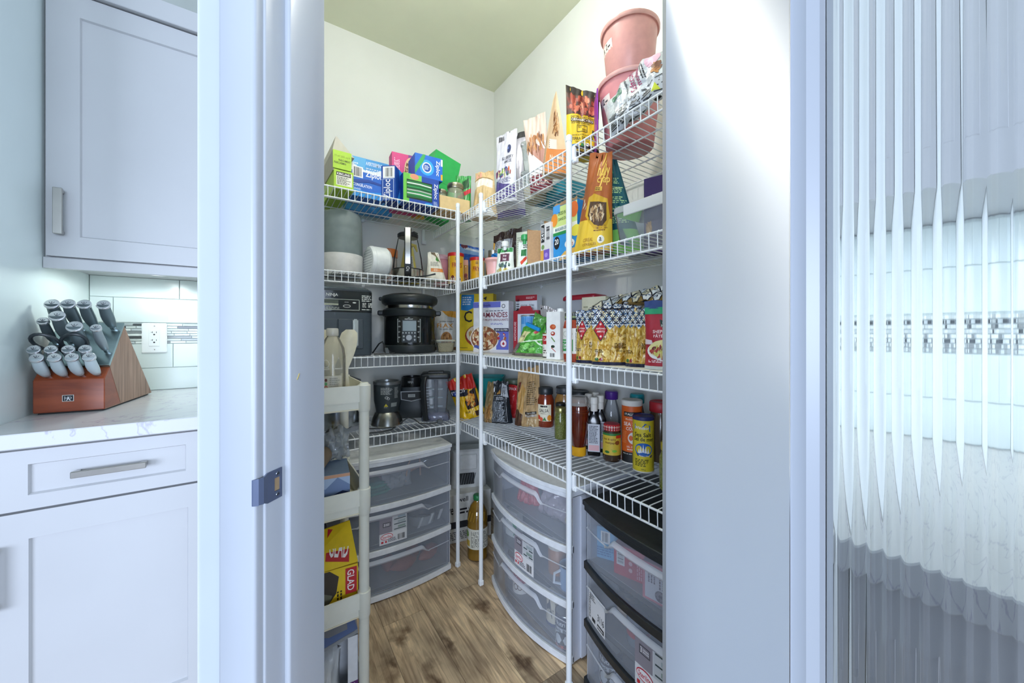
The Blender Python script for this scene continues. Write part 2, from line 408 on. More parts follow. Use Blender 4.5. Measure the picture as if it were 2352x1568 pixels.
for zz in (-.0165, .0165):
    g = G().lathe([(.0, .0024), (.0032, .0024), (.0028, .0034), (.0, .0036)], M('9aa2b4', .3, 1), 10, (0, .0045, zz), ax='x'); g.out('screw', st)
    g2 = G().box(.0030, .0037, .0020, .0070, zz-.0005, zz+.0005, M('222630', .6)); g2.out('screw_slot', st)
g = G().tube([TD(-.4752, .5335)+(1.072,), TD(-.4752, .5385)+(1.082,)], .0009, M('c8b26a', .8), 5)
tag(g.out('scuff'), 'tiny tan scuff mark on the white jamb', 'mark')
# ---------------------------------------------------------------- wire shelves
WIRE = M('edf1f4', .32, var=0)
def shelf_set(kind):
    """kind right: runs along y, front at x=.826 ; left: runs along x, front at y=1.673"""
    sh = []
    if kind == 'right': a0, a1, dep, n = .290, 2.082, .412, 70
    else: a0, a1, dep, n = .05, .80, .41, 29
    step = (a1-a0)/n
    g = G()
    g.tube([(0, -.003, -.043), (0, -.0045, -.002), (0, 0, .003), (0, .01, .0032), (0, dep, .0032)], .00165, WIRE, 5)
    wire = g.out('wire'); 
    g = G()
    L = a1-a0
    g.tube([(0, -.0015, -.0005), (L, -.0015, -.0005)], .0031, WIRE, 8); g.tube([(0, -.001, -.044), (L, -.001, -.044)], .0031, WIRE, 8)
    for k in (.34, .68): g.tube([(0, dep*k, -.0015), (L, dep*k, -.0015)], .0028, WIRE, 6)
    g.tube([(0, dep-.003, -.0005), (L, dep-.003, -.0005)], .003, WIRE, 6)
    rail = g.out('rails')
    g = G()
    g.box(-.008, .008, dep-.008, dep+.006, -.010, .006, WIRE); g.tube([(0, dep+.002, -.013), (0, dep-.006, -.013)], .004, WIRE, 6)
    clip = g.out('wall_clip', bev=.001)
    names = {1.755: 'top', 1.408: 'second', 1.046: 'third', .700: 'lowest'}
    for i, z in enumerate((1.755, 1.408, 1.046, .700)):
        side = 'right hand wall' if kind == 'right' else 'left hand back wall'
        t = thing('wire_shelf', f'{names[z]} white wire shelf along the {side}', 'wire shelf',
                  (.826, a1, z) if kind == 'right' else (a0, 1.673, z), -90 if kind == 'right' else 0)
        r2 = rail if i == 0 else dup(rail); r2.parent = t
        for k in range(n+1):
            w = wire if (i == 0 and k == 0) else dup(wire)
            w.parent = t; w.location = (k*step, 0, 0)
        for q in range(5 if kind == 'right' else 3):
            w = clip if (i == 0 and q == 0) else dup(clip)
            w.parent = t; w.location = (.12+q*(L-.24)/(4 if kind == 'right' else 2), 0, 0)
        sh.append(t)
    return sh
SR = shelf_set('right'); SL = shelf_set('left')
# end bracket of each left shelf on the back wall
for z, t in zip((1.755, 1.408, 1.046, .700), SL):
    g = G().box(.70, .714, .396, .412, -.085, 0, WIRE).box(.70, .726, .404, .412, -.085, -.062, WIRE)
    g.out('end_bracket', t, bev=.001)
LIN = M('e6e8e0', .45, var=.02)
for t, y0, y1, lb in ((SR[2], .005, 1.80, 'white plastic liner sheet covering the third right hand shelf'),
                      (SR[1], .01, 1.02, 'pale grey plastic liner sheet on the second right hand shelf')):
    z = t.location[2]
    g = G().box(.830, 1.236, 2.082-y1, 2.082-y0, z+.0052, z+.0068, LIN)
    tag(g.out('shelf_liner'), lb, 'shelf liner')
def pole(x, y, label, rz):
    t = thing('shelf_pole', label, 'pole', (x, y, 0), rz)
    g = G().prism([(.0095*cos(a*pi/8+.2)*(1 if abs(cos(a*pi/8+.2)) < .8 else .95), .0095*sin(a*pi/8+.2)) for a in range(16)], .02, 1.785, WIRE)
    g.out('tube', t, ang=20)
    G().box(-.0105, .0105, -.0105, .0105, 0, .024, WIRE).out('foot_cap', t, bev=.003)
    G().lathe([(.0105, 1.77), (.0105, 1.787), (.006, 1.791)], WIRE, 14).out('end_cap', t)
    for z in (1.755, 1.408, 1.046, .700):
        g = G().box(.008, .020, .002, .016, z-.052, z-.006, WIRE).box(.008, .026, .004, .02, z-.058, z-.042, WIRE)
        g.out('rail_clip', t, bev=.003)
    return t
pole(.782, 1.660, 'white shelf pole at the end of the left hand shelves', 20)
pole(.813, 1.480, 'white shelf pole at the inner part of the right hand shelves', -90)
pole(.813, .890, 'nearest white shelf pole, in front of the right hand shelves', -90)
# ---------------------------------------------------------------- pantry ceiling lamp (just above the frame)
t = thing('ceiling_light', 'round white flush ceiling light inside the pantry', 'ceiling light', (.47, .95, 2.74))
G().lathe([(.14, 0), (.15, -.012), (.14, -.03)], TRIM, 28).out('lamp_base', t)
G().lathe([(.13, -.03), (.12, -.065), (.07, -.09), (.001, -.10)], emit('fff8e2', 3), 28).out('lamp_shade', t)
# ---------------------------------------------------------------- left kitchen nook
QZ = quartz()
BR = M('a9a6a0', .28, 1, var=.03, scale=30)
def shaker(x0, x1, z0, z1, y, parent, name, fw=(.07, .07, .07, .07), m=None):
    """framed door or drawer front at plane y facing -y (19 mm thick); recessed panel"""
    m = m or CAB; g = G(); L_, R_, B_, T_ = fw; d = .008
    X0, X1, Z0, Z1 = x0+L_, x1-R_, z0+B_, z1-T_
    vs = [(x0, y, z0), (x1, y, z0), (x1, y, z1), (x0, y, z1), (X0, y, Z0), (X1, y, Z0), (X1, y, Z1), (X0, y, Z1),
          (X0+.003, y+d, Z0+.004), (X1-.003, y+d, Z0+.004), (X1-.003, y+d, Z1-.003), (X0+.003, y+d, Z1-.003),
          (x0, y+.019, z0), (x1, y+.019, z0), (x1, y+.019, z1), (x0, y+.019, z1)]
    fs = [(0, 1, 5, 4), (1, 2, 6, 5), (2, 3, 7, 6), (3, 0, 4, 7), (4, 5, 9, 8), (5, 6, 10, 9), (6, 7, 11, 10), (7, 4, 8, 11), (8, 9, 10, 11),
          (0, 12, 13, 1), (1, 13, 14, 2), (2, 14, 15, 3), (3, 15, 12, 0), (12, 15, 14, 13)]
    g.add(vs, fs, m); return g.out(name, parent, ang=20)
def pull(parent, x, z, y, L, vert=True, label=None):
    g = G(); h = L/2
    if vert:
        g.box(x-.010, x+.010, y-.030, y-.024, z-h, z+h, BR)
        for s in (-1, 1):
            e = z+s*h; i = z+s*(h-.014)
            g.hexa([(x-.010, y-.026, min(e, i)), (x+.010, y-.026, min(e, i)), (x+.006, y, min(e, i)+.002), (x-.006, y, min(e, i)+.002),
                    (x-.010, y-.026, max(e, i)), (x+.010, y-.026, max(e, i)), (x+.006, y, max(e, i)-.002), (x-.006, y, max(e, i)-.002)], BR)
    else:
        g.box(x-h, x+h, y-.030, y-.024, z-.008, z+.008, BR)
        for s in (-1, 1):
            e = x+s*h; i = x+s*(h-.014); a, b = min(e, i), max(e, i)
            g.hexa([(a, y-.026, z-.008), (b, y-.026, z-.008), (b-.002, y, z-.005), (a+.002, y, z-.005),
                    (a, y-.026, z+.008), (b, y-.026, z+.008), (b-.002, y, z+.005), (a+.002, y, z+.005)], BR)
    o = g.out('handle', parent, bev=.0012); o['label'] = 'brushed steel bar handle'; return o
t = thing('wall_cabinet', 'pale grey wall cabinet with one framed door above the knife block', 'cabinet', (0, 0, 0))
G().box(-.571, -.10, 1.741, 2.089, 1.375, 2.225, CAB).out('body', t)
d = shaker(-.563, -.105, 1.388, 2.212, 1.720, t, 'door', (.070, .07, .064, .068))
pull(d, -.531, 1.522, 1.720, .14)
G().box(-.571, -.10, 1.726, 1.745, 1.350, 1.384, CAB).out('light_rail', t, bev=.001)
G().box(-.571, -.10, 1.705, 2.089, 2.218, 2.286, CAB).out('crown_board', t, bev=.002)
tl = thing('puck_light', 'round recessed puck light under the wall cabinet', 'light', (-.352, 1.90, 1.375))
G().lathe([(.042, 0), (.042, -.003), (.034, -.004)], TRIM, 24, cap=False).out('bezel', tl)
G().lathe([(.034, -.0025), (.001, -.003)], emit('ffffff', 14), 24).out('lens', tl)
lamp('puck_beam', 'SPOT', (-.352, 1.80, 1.366), 2.3, (.86, 1, .97), size=.03, spot=176, blend=.15)
# base cabinets
t = thing('base_cabinet', 'pale grey base cabinet with a drawer above a framed door, left of the doorway', 'cabinet')
G().box(-.571, -.10, 1.396, 2.089, .10, .878, CAB).box(-.571, -.10, 1.45, 2.0, 0, .10, CAB).out('body', t)
d = shaker(-.570, -.108, .728, .870, 1.375, t, 'drawer', (.092, .084, .034, .034)); pull(d, -.337, .800, 1.383, .135, False)
d = shaker(-.570, -.108, .115, .722, 1.375, t, 'door', (.093, .079, .055, .064)); pull(d, -.532, .580, 1.375, .145)
g = G().box(-.571, -.095, 1.352, 2.088, .879, .915, QZ)
tag(g.out('worktop', bev=.002), 'white veined quartz worktop under the knife block', 'worktop')
# backsplash of the left nook
TILE = M('d6e0dc', .16, var=.02, scale=5); GR = M('cfd8d4', .8)
def splash(o, S, L, zs, offs, tl):
    """tiles: wide rows, S maps (along, out, z)"""
    for (z0, z1), of in zip(zs, offs):
        a = of - tl
        while a < L:
            b = min(a+tl, L); a2 = max(a, 0)
            if b - a2 > .01:
                g = G(); p = [S(a2+.001, 0, z0+.001), S(b-.001, 0, z0+.001), S(b-.001, .006, z0+.001), S(a2+.001, .006, z0+.001),
                              S(a2+.001, 0, z1-.001), S(b-.001, 0, z1-.001), S(b-.001, .006, z1-.001), S(a2+.001, .006, z1-.001)]
                g.hexa(p[::-1] if False else p, TILE); g.out('tile', o, bev=.0008)
            a += tl
def mosaic(o, S, L, seed):
    r = random.Random(seed); cols = ['cfd8d6', 'b9c2c2', 'a3abaa', '868c8c', 'd9dedb', '4c5152', 'c7cfca', 'dfe5e0']
    z = 1.108; k = 0
    while z < 1.190:
        a = -r.uniform(0, .1); 
        while a < L:
            w = r.choice((.03, .05, .075, .1)); b = min(a+w, L); a2 = max(a, 0)
            if b-a2 > .006:
                h = r.choice(cols); m = M(h, .15, var=.05)
                p = [S(a2+.0008, 0, z+.0008), S(b-.0008, 0, z+.0008), S(b-.0008, .0065, z+.0008), S(a2+.0008, .0065, z+.0008),
                     S(a2+.0008, 0, z+.0086), S(b-.0008, 0, z+.0086), S(b-.0008, .0065, z+.0086), S(a2+.0008, .0065, z+.0086)]
                G().hexa(p, m).out('mosaic_strip', o)
            a += w
        z += .0103; k += 1
sp = G().box(-.571, -.10, 2.083, 2.0895, .915, 1.375, GR); sp = struct('trim_6', sp)
SL_ = lambda a, o_, z: (-.571+a, 2.083-o_, z)
splash(sp, SL_, .47, ((.916, 1.007), (1.007, 1.107), (1.193, 1.293), (1.293, 1.375)), (.40, .24, .064, .26), .30)
mosaic(sp, SL_, .47, 3)
# outlet
t = thing('wall_outlet', 'white double wall outlet on the mosaic tile band', 'outlet', (-.387, 2.0755, 1.131))
OW = M('eef1ef', .35, var=0)
G().box(-.038, .038, -.006, .0015, -.061, .061, OW).out('cover_plate', t, bev=.0025, seg=2)
G().box(-.0165, .0165, -.0085, -.005, -.034, .034, OW).out('receptacle', t, bev=.001)
dk = Dec(flat(-.0165, -.0085, -.034, .033, 0, .068))
for b in (.27, .74):
    dk.rect(.2, b+.09, .36, b+.11, '101010').rect(.33, b+.05, .37, b+.15, '101010').rect(.68, b+.05, .73, b+.14, '101010')
    dk.ell(.5, b-.04, .09, .045, '101010', n=10)
dk.done(t, 'socket_holes')
for z in (-.048, .048): G().lathe([(.0, -.0062), (.0025, -.0066), (.0025, -.006)], BR, 10, (0, 0, z), ax='y').out('screw', t)
# ---------------------------------------------------------------- glazed pantry door, swung open to the right
a_ = rad(28); hx, hy = TD(.0897, .452)
dr = thing('door_1', '', '', (hx, hy, 0)); del dr['label']; del dr['category']; dr['kind'] = 'structure'
dirx = sin(a_)*.70711-cos(a_)*.70711; diry = -sin(a_)*.70711-cos(a_)*.70711
dr.rotation_euler[2] = math.atan2(diry, dirx)
DW = .605; sw = .143
g = G().box(0, sw, 0, .035, .012, 2.035, TRIM).box(DW-sw, DW, 0, .035, .012, 2.035, TRIM)
g.box(sw, DW-sw, 0, .035, .012, .23, TRIM).box(sw, DW-sw, 0, .035, 1.89, 2.035, TRIM)
g.out('door_leaf', dr, bev=.0012)
g = G()
for x0, s in ((sw, 1), (DW-sw, -1)):
    p = [(0, .0015), (.004, .0035), (.009, .004), (.012, .0075), (.0145, .010), (.0145, .0163), (0, .0163)]
    pp = [(x0+s*a, b) for a, b in p]
    g.prism(pp if s < 0 else pp[::-1], .23, 1.89, TRIM); 
    pp = [(a, .035-b) for a, b in pp]; g.prism(pp if s > 0 else pp[::-1], .23, 1.89, TRIM)
for z0 in (.23, 1.877): g.box(sw, DW-sw, .004, .012, z0, z0+.013, TRIM)
g.out('glazing_bead', dr)
gx0, gx1 = sw-.004, DW-sw+.004; n = int((gx1-gx0)/.00905); pts = []
for i in range(n):
    for q in range(8):
        u = q/8; pts.append((gx0+(i+u)*(gx1-gx0)/n, .0165-.0010*(1-(2*u-1)**2)))
pts.append((gx1, .0165)); pts += [(gx1, .0205), (gx0, .0205)]
g = G().prism(pts, .235, 1.885, glassmat()); g.out('reeded_pane', dr, ang=60)
for z in (.25, 1.05, 1.82):
    G().lathe([(.006, z-.045), (.006, z+.045)], BR, 10, (-.007, .03, 0)).out('hinge', dr)
# ---------------------------------------------------------------- right kitchen run, seen through the reeded glass
t = thing('base_cabinet', 'long base cabinet run seen blurred behind the reeded door glass', 'cabinet')
G().box(.590, 1.245, -2.2, .176, .10, .878, CAB).box(.65, 1.2, -2.2, .176, 0, .10, CAB).out('body', t)
def shaker_x(x, y0, y1, z0, z1, name, fw):
    o = shaker(y0, y1, z0, z1, 0, t, name, fw); o.rotation_euler[2] = rad(-90); o.location = (x, y0+y1 if False else 0, 0); return o
for i in range(3):
    y1 = .174-i*.6; y0 = y1-.595
    for z0, z1, nm in ((.70, .87, 'drawer'), (.41, .69, 'drawer'), (.115, .40, 'drawer')):
        o = shaker(-y1, -y0, z0, z1, 0, t, nm, (.055,)*4); o.rotation_euler[2] = rad(-90); o.location = (.571, 0, 0)
        pull(o, -(y0+y1)/2, (z0+z1)/2, 0, .2, False)
g = G().box(.548, 1.245, -2.2, .181, .879, .915, QZ); tag(g.out('worktop', bev=.002), 'pale worktop seen blurred behind the reeded door glass', 'worktop')
t = thing('wall_cabinet', 'white wall cabinets seen blurred behind the reeded door glass', 'cabinet')
G().box(.915, 1.245, -2.2, .178, 1.392, 2.25, CAB).out('body', t)
for i in range(4):
    y1 = .174-i*.45; o = shaker(-y1, -y1+.446, 1.385, 2.24, 0, t, 'door', (.065,)*4); o.rotation_euler[2] = rad(-90); o.location = (.895, 0, 0)
sp = struct('trim_7', G().box(1.239, 1.2455, -2.2, .181, .915, 1.39, GR))
SR_ = lambda a, o_, z: (1.239-o_, .18-a, z)
splash(sp, SR_, 1.6, ((.916, 1.007), (1.007, 1.107), (1.193, 1.293), (1.293, 1.385)), (.3, .15, .3, .15), .30)
mosaic(sp, SR_, 1.2, 8)
for y in (-.15, -.75):
    tl = thing('puck_light', 'puck light under the wall cabinets, ' + ('nearer the pantry wall' if y > -.2 else 'further from the pantry wall'), 'light', (1.08, y, 1.391))
    G().lathe([(.042, 0), (.042, -.003), (.034, -.004)], TRIM, 20, cap=False).out('bezel', tl)
    G().lathe([(.034, -.0025), (.001, -.003)], emit('ffffff', 10), 20).out('lens', tl)
    lamp('puck_beam', 'SPOT', (1.08, y, 1.38), 2.0, (1, .94, .80), size=.03, spot=160)
# ---------------------------------------------------------------- builders for goods
def box_item(name, label, cat, loc, rz, w, d, h, col, group=None, rx=0, ry=0, bev=.0012, part='carton', bump=.0):
    t = thing(name, label, cat, loc, rz, group, rx, ry)
    m = col if not isinstance(col, str) else M(col, .5, bump=bump)
    G().box(-w/2, w/2, -d/2, d/2, 0, h, m).out(part, t, bev=bev)
    t_ = type('Faces', (), {})()
    t_.F = flat(-w/2, -d/2, 0, w, 0, h); t_.R = flat(w/2, -d/2, 0, 0, d, h); t_.L = flat(-w/2, d/2, 0, 0, -d, h); t_.T = top(-w/2, -d/2, h, w, d)
    t_.t = t; return t_
def pouch_mesh(g, w, h, d, m, seed=1, topw=1., kind='stand', crinkle=.002, lean=0, n=(22, 28), skew=0, slope=0):
    r = random.Random(seed); ph = [r.uniform(0, 6.3) for _ in range(8)]
    def th(s, t):
        if kind == 'stand': p = max(0, 1-(t/.93)**1.5) ** .8 * (1 if t > .08 else .82+.18*t/.08)
        else: p = max(0, 1-abs(2*t-1)**4) ** .75
        return d/2*p*max(0, 1-abs(s)**2.6)**.55 + .0009
    def cen(s, t): return lean*t*t + crinkle*1.5*sin(3*s+ph[0]+4*t)*t
    def nz(s, t, k): return crinkle*(sin(9*s+ph[1+k]+3*t)*sin(11*t+ph[3+k]) + .6*sin(17*s-7*t+ph[5]))*(1-abs(s)**4)
    def wd(t): return (1+(topw-1)*t)*(1-.05*sin(pi*t) if kind == 'stand' else 1-.06*sin(pi*t))
    def X(s, t): return s*w/2*wd(t)+skew*t
    def Z(s, t): return h*t + slope*h*s*t - crinkle*.6*sin(8*s+ph[6])*(t > .9)
    k1 = lambda q: min(1, max(0, q))
    Sf = lambda a, b, o: Sf0(k1(a), k1(b), o)
    Sb = lambda a, b, o: Sb0(k1(a), k1(b), o)
    Sf0 = lambda a, b, o: (X(2*a-1, b), cen(2*a-1, b)-th(2*a-1, b)-nz(2*a-1, b, 0)-o*1.6, Z(2*a-1, b))
    Sb0 = lambda a, b, o: (X(1-2*a, b), cen(1-2*a, b)+th(1-2*a, b)+nz(1-2*a, b, 1)+o*1.6, Z(1-2*a, b))
    g.grid(lambda u, v: Sf(u, v, 0), n[0], n[1], m); g.grid(lambda u, v: Sb(u, v, 0), n[0], n[1], m)
    k = n[0]; ring = [Sf(i/k, 0, 0) for i in range(k+1)] + [Sb(i/k, 0, 0) for i in range(k+1)]
    g.add(ring, [tuple(range(len(ring)))[::-1]], m)
    Sf.dense = Sb.dense = 1
    return Sf, Sb
def pouch(name, label, cat, loc, rz, w, h, d, col, group=None, rx=0, ry=0, rough=.4, metal=0, bump=0, part='pouch', **k):
    t = thing(name, label, cat, loc, rz, group, rx, ry); g = G()
    m = col if not isinstance(col, str) else M(col, rough, metal, bump=bump, scale=60)
    Sf, Sb = pouch_mesh(g, w, h, d, m, **k); g.out(part, t, merge=2e-4, ang=70)
    return t, Sf, Sb
def turned(name, label, cat, loc, parts, group=None, rz=0, n=24):
    """round goods from a list of (part name, profile, material)"""
    t = thing(name, label, cat, loc, rz, group)
    for nm, prof, m in parts: G().lathe(prof, m if not isinstance(m, str) else M(m, .4), n).out(nm, t, ang=40)
    return t
TAG = [0]
def fruit(dc, a, b, ra, rb, n, cols, s, sb=None): dc.scat(a, b, ra, rb, n, cols, s, sb or s)
TZ, SZ, MZ, LZ = 1.7602, 1.4132, 1.0512, .7052   # tops of the four wire decks
CLEAR = clear('e4efec', .16, .05); CLEAR2 = clear('dfe8e6', .30, .12); GLASS = clear('e8f0ec', .05, .02, .08)
# ================================================================ top shelf, left wall
b = box_item('parchment_box', 'lime green parchment paper box with raised lid, leftmost on the top shelf', 'box', (.262, 1.86, TZ), 3, .078, .32, .082, 'a9cf3a')
g = G().box(-.043, .030, -.163, -.158, .084, .160, M('a9cf3a', .5)).box(-.043, -.038, -.158, .16, .075, .160, M('a8a49a', .6)).box(.026, .030, -.158, .16, .078, .155, M('b9b5aa', .6))
g.hexa([(-.043, -.15, .160), (.045, -.15, .150), (.045, .15, .150), (-.043, .15, .160), (-.030, -.15, .222), (-.026, -.15, .224), (-.026, .15, .224), (-.030, .15, .222)], M('c2beb2', .6)); g.out('lid', b.t)
d = Dec(b.F); d.rect(.12, .2, .92, .88, 'e8e8dc').rect(.12, .68, .86, .88, '231f20', 2).text('KIRKLAND', .16, .72, .82, .84, 'ffffff', 3).fine(.16, .24, .86, .64, 6, '55554a', 2); d.done(b.t)
d = Dec(flat(-.043, -.163, .084, .073, 0, .076)); d.text('19 m² 205 sq ft', .08, .62, .92, .76, '86a02a').text('PARCHMENT', .3, .42, .95, .54, '3c4a14').text('PARCHEMIN', .06, .26, .7, .38, '3c4a14'); d.done(b.t)
b = box_item('storage_bag_box', 'light blue box turned to its warning text, standing behind the blue freezer bag box', 'box', (.43, 1.985, TZ), 0, .225, .07, .268, '3f9bdc')
d = Dec(b.F, 2); d.poly([(0, 0), (.30, 0), (.42, 1), (0, 1)], '58b0e4').text('AVERTISSEMENT !', .42, .88, .80, .95, 'e6f4fd').fine(.42, .66, .86, .84, 5, 'cfe6f7').text('MISE EN GARDE', .44, .52, .78, .60, 'e6f4fd').fine(.44, .3, .86, .5, 5, 'cfe6f7').fine(.06, .55, .3, .9, 8, 'dcecf8').rect(.80, .72, .97, .94, 'eef2f2'); d.done(b.t)
b = box_item('freezer_bag_box', 'blue freezer bag box with torn open front edge, beside the lime green box', 'box', (.376, 1.80, TZ), 4, .150, .11, .116, '1c62c4')
g = G(); r = random.Random(3)
pts = [(-.075+.15*i/9, .116+(.006+.026*(abs(i-4.5)/4.5)**2 if i % 2 else .004+.026*(abs(i-4.5)/4.5)**2)) for i in range(10)]
g.prism([(-.075, .112)]+[(p[0], p[1]) for p in pts][::1][::-1][::-1] and ([(-.075, .112), (.075, .112)] + pts[::-1]), -.0555, -.0545, M('dfe4ea', .6), 'y')
g.box(-.06, .06, -.045, .045, .112, .118, M('7fa3cc', .4)); g.out('torn_edge', b.t)
d = Dec(b.F, 3); d.poly([(0, 0), (1, 0), (1, .34), (.5, .22), (0, .3)], '1a8ad8').poly([(0, .45), (.5, .62), (1, .56), (1, .64), (.5, .72), (0, .6)], '0d3f96').rect(.04, .72, .34, 1.14, 'f0f0f0', 2).bars(.07, .76, .31, 1.10, o=3).text('Ziploc', .42, .74, .92, 1.06, 'f4f6fb').text('CONGÉLATION', .06, .38, .60, .52, 'f2f6fc').text('GRAND', .06, .24, .28, .32, 'cfe0f5').text('50', .86, .06, .96, .2, 'f2f6fc'); d.done(b.t)
b = box_item('freezer_bag_box', 'upright blue freezer bag box standing on end, right of the torn one', 'box', (.493, 1.765, TZ), -38, .066, .10, .162, '14489f')
d = Dec(b.F, 4); d.rect(.12, .64, .96, .97, 'f0f1f2').bars(.30, .68, .84, .93, o=2).text('Ziploc', .18, .06, .80, .60, 'f4f6fb', up=1).frame(.10, .04, .90, .62, .03, 'cfe0f5', 2, .012); d.done(b.t)
d = Dec(b.R, 5); d.poly([(.2, 0), (1, 0), (1, 1), (.45, 1), (.62, .5)], '2f9fe2').text('CONGÉLATION', .52, .06, .74, .6, 'f2f6fc', up=1).ell(.8, .86, .08, .05, 'eaf4fb', 2); d.done(b.t)
b = box_item('snack_box', 'pink box with a leopard spotted oval, behind the upper blue bag box', 'box', (.575, 1.86, TZ), -4, .13, .07, .283, 'd2397f')
d = Dec(b.F, 6); d.rect(.62, .0, 1, 1, '7c2a86').ell(.72, .72, .26, .24, 'd9b68c', 2, 20).scat(.72, .72, .25, .23, 60, ['5a3318', '3c2010', '7a4a22'], .028, .014, 3).fine(.08, .62, .3, .92, 5, 'f2c3d8', up=1).text('snack', .1, .4, .5, .5, 'f6d3e2'); d.done(b.t)
b = box_item('sandwich_bag_box', 'green and blue sandwich bag box with a cut-out window showing green bags', 'box', (.612, 1.775, TZ), 0, .176, .15, .138, '1746a6')
d = Dec(b.F, 7); d.rect(0, 0, .16, 1, '6cc24a').rect(.16, .78, .5, 1, '7fcf5c').ell(.3, .92, .12, .1, 'e09a7a', 2).rect(.09, .16, .80, .80, '0c2a1c', 2)
for i, c in enumerate(('0e6a36', '12833f', 'c9dccf', '1c8f4a', 'aebdb3', '0b5c30', '2a9a55', '0e6a36', 'd8e6dd', '13783c')): d.poly([(.10, .20+i*.057), (.45, .215+i*.057), (.78, .19+i*.057), (.78, .235+i*.057), (.45, .262+i*.057), (.10, .245+i*.057)], c, 3)
d.text('Ziploc', .83, .30, .96, .84, 'f4f6fb', up=-1).fine(.84, .04, .98, .22, 4, 'bcd0f0').ell(.7, .05, .12, .06, '2a9fe0', 3); d.done(b.t)
b = box_item('snack_bag_box', 'bright blue bag box lying on the green windowed bag box', 'box', (.655, 1.775, TZ+.1385), -2, .138, .13, .112, '1768d0')
d = Dec(b.F, 8); d.ell(.42, .46, .26, .34, '34a6f0', 1, 20).ell(.42, .46, .17, .23, 'e8f2fa', 2, 20).ell(.42, .46, .13, .18, '1d4fae', 3, 18).fine(.33, .36, .51, .56, 4, 'e8f2fa', 4).text('Ziploc', .72, .20, .90, .86, 'f4f6fb', up=-1).rect(.93, .05, 1, .3, 'e2b52c', 2).poly([(0, .1), (.3, .7), (.38, 1), (.28, 1), (0, .4)], '3aa85c', 3).rect(.93, .66, 1, .96, 'dfe8f5', 2); d.done(b.t)
t, S, _ = pouch('snack_bag', 'yellow twisted bag top poking out behind the blue boxes', 'bag', (.665, 1.905, TZ), -10, .07, .29, .04, 'e3b93a', seed=5, topw=.4, rough=.35)
G().tube([(-.03, -.02, .262), (0, -.024, .266), (.03, -.02, .262)], .004, M('e9c64a', .4)).out('tie', t)
b = box_item('card_box', 'plain bright green box leaning against the wall behind the jars', 'box', (.775, 1.985, TZ+.035), 6, .165, .09, .372, '2db45a', ry=13)
d = Dec(b.F, 9); d.poly([(0, .548), (1, .556), (1, .562), (0, .554)], '1c8a42').ell(.92, .26, .03, .014, 'c8ecd2', 2); d.done(b.t)
t = thing('carton_tray', 'open beige tray box holding two glass jars', 'tray', (.79, 1.765, TZ), -3)
bg = M('dcc08c', .6); g = G()
g.box(-.082, .082, -.062, .062, 0, .003, bg).box(-.082, .082, -.062, -.059, 0, .072, bg).box(-.082, .082, .059, .062, 0, .072, bg).box(-.082, -.079, -.062, .062, 0, .072, bg).box(.079, .082, -.062, .062, 0, .072, bg); g.out('tray_body', t)
def mason(x, y, z, r_, h, label, grp=None):
    t = turned('glass_jar', label, 'jar', (x, y, z), [
        ('jar_body', [(r_*.9, 0), (r_, .008), (r_, h*.70), (r_*.84, h*.82), (r_*.82, h*.86)], clear('cfd8b8', .35, .06)),
        ('screw_band', [(r_*.88, h*.84), (r_*.90, h*.85), (r_*.90, h*.97), (r_*.86, h)], M('b8b49e', .3, 1)),
        ('lid', [(r_*.86, h*.985), (.001, h*.99)], M('cfccb8', .35, 1)),
        ('contents', [(r_*.86, .006), (r_*.92, .02), (r_*.92, h*.5), (.001, h*.52)], M('8c8650', .8, bump=.8, scale=200))])
    for k in range(3): G().lathe([(r_*.905, h*(.87+k*.03)), (r_*.925, h*(.88+k*.03)), (r_*.905, h*(.89+k*.03))], M('a8a48c', .3, 1), 24, cap=False).out('thread', t)
mason(.822, 1.775, TZ+.003, .047, .165, 'larger glass jar with silver lid in the beige tray')
mason(.742, 1.775, TZ+.003, .032, .118, 'smaller glass jar with silver lid in the beige tray')
t, S, _ = pouch('snack_bag', 'green bag with a red stripe beside the paper bread bag', 'bag', (.888, 1.815, TZ), -35, .085, .245, .05, '2f9b45', seed=9, rough=.3, bump=.15)
d = Dec(S, 3); d.rect(0, 0, 1, .30, 'e4e8e4', 1, 8, 2).poly([(.1, .42), (1, .62), (1, .72), (.1, .52)], 'c8283a', 2).poly([(.5, .66), (.9, .74), (.85, .95), (.45, .86)], '14502a', 2).scat(.5, .36, .3, .06, 8, ['7ad06a', '1d6b30'], .06, .02); d.done(t)
t, S, _ = pouch('bread_bag', 'pale brown paper bread bag closed with a rubber band, in the shelf corner', 'bag', (.965, 1.715, TZ), -58, .15, .25, .10, 'd9bd8c', seed=12, topw=.72, rough=.6, bump=.5, crinkle=.004)
d = Dec(S, 4); 
for i in range(7): d.poly([(.2+i*.1, .12), (.21+i*.1, .12), (.22+i*.09, .62), (.215+i*.09, .62)], 'b08a52', 1)
d.poly([(.08, .62), (.5, .68), (.95, .60), (.95, .78), (.5, .86), (.08, .8)], 'efe6d6', 1).poly([(0, 0), (1, 0), (.9, .16), (.5, .2), (.1, .14)], 'e4e6e8', 2).poly([(.1, .86), (.4, .88), (.36, .98), (.12, .97)], 'e8a48c', 2); d.done(t)
G().tube([S(.03, .80, .003), S(.25, .85, .003), S(.5, .865, .004), S(.75, .84, .003), S(.97, .78, .003)], .002, M('c9a878', .5)).out('rubber_band', t)
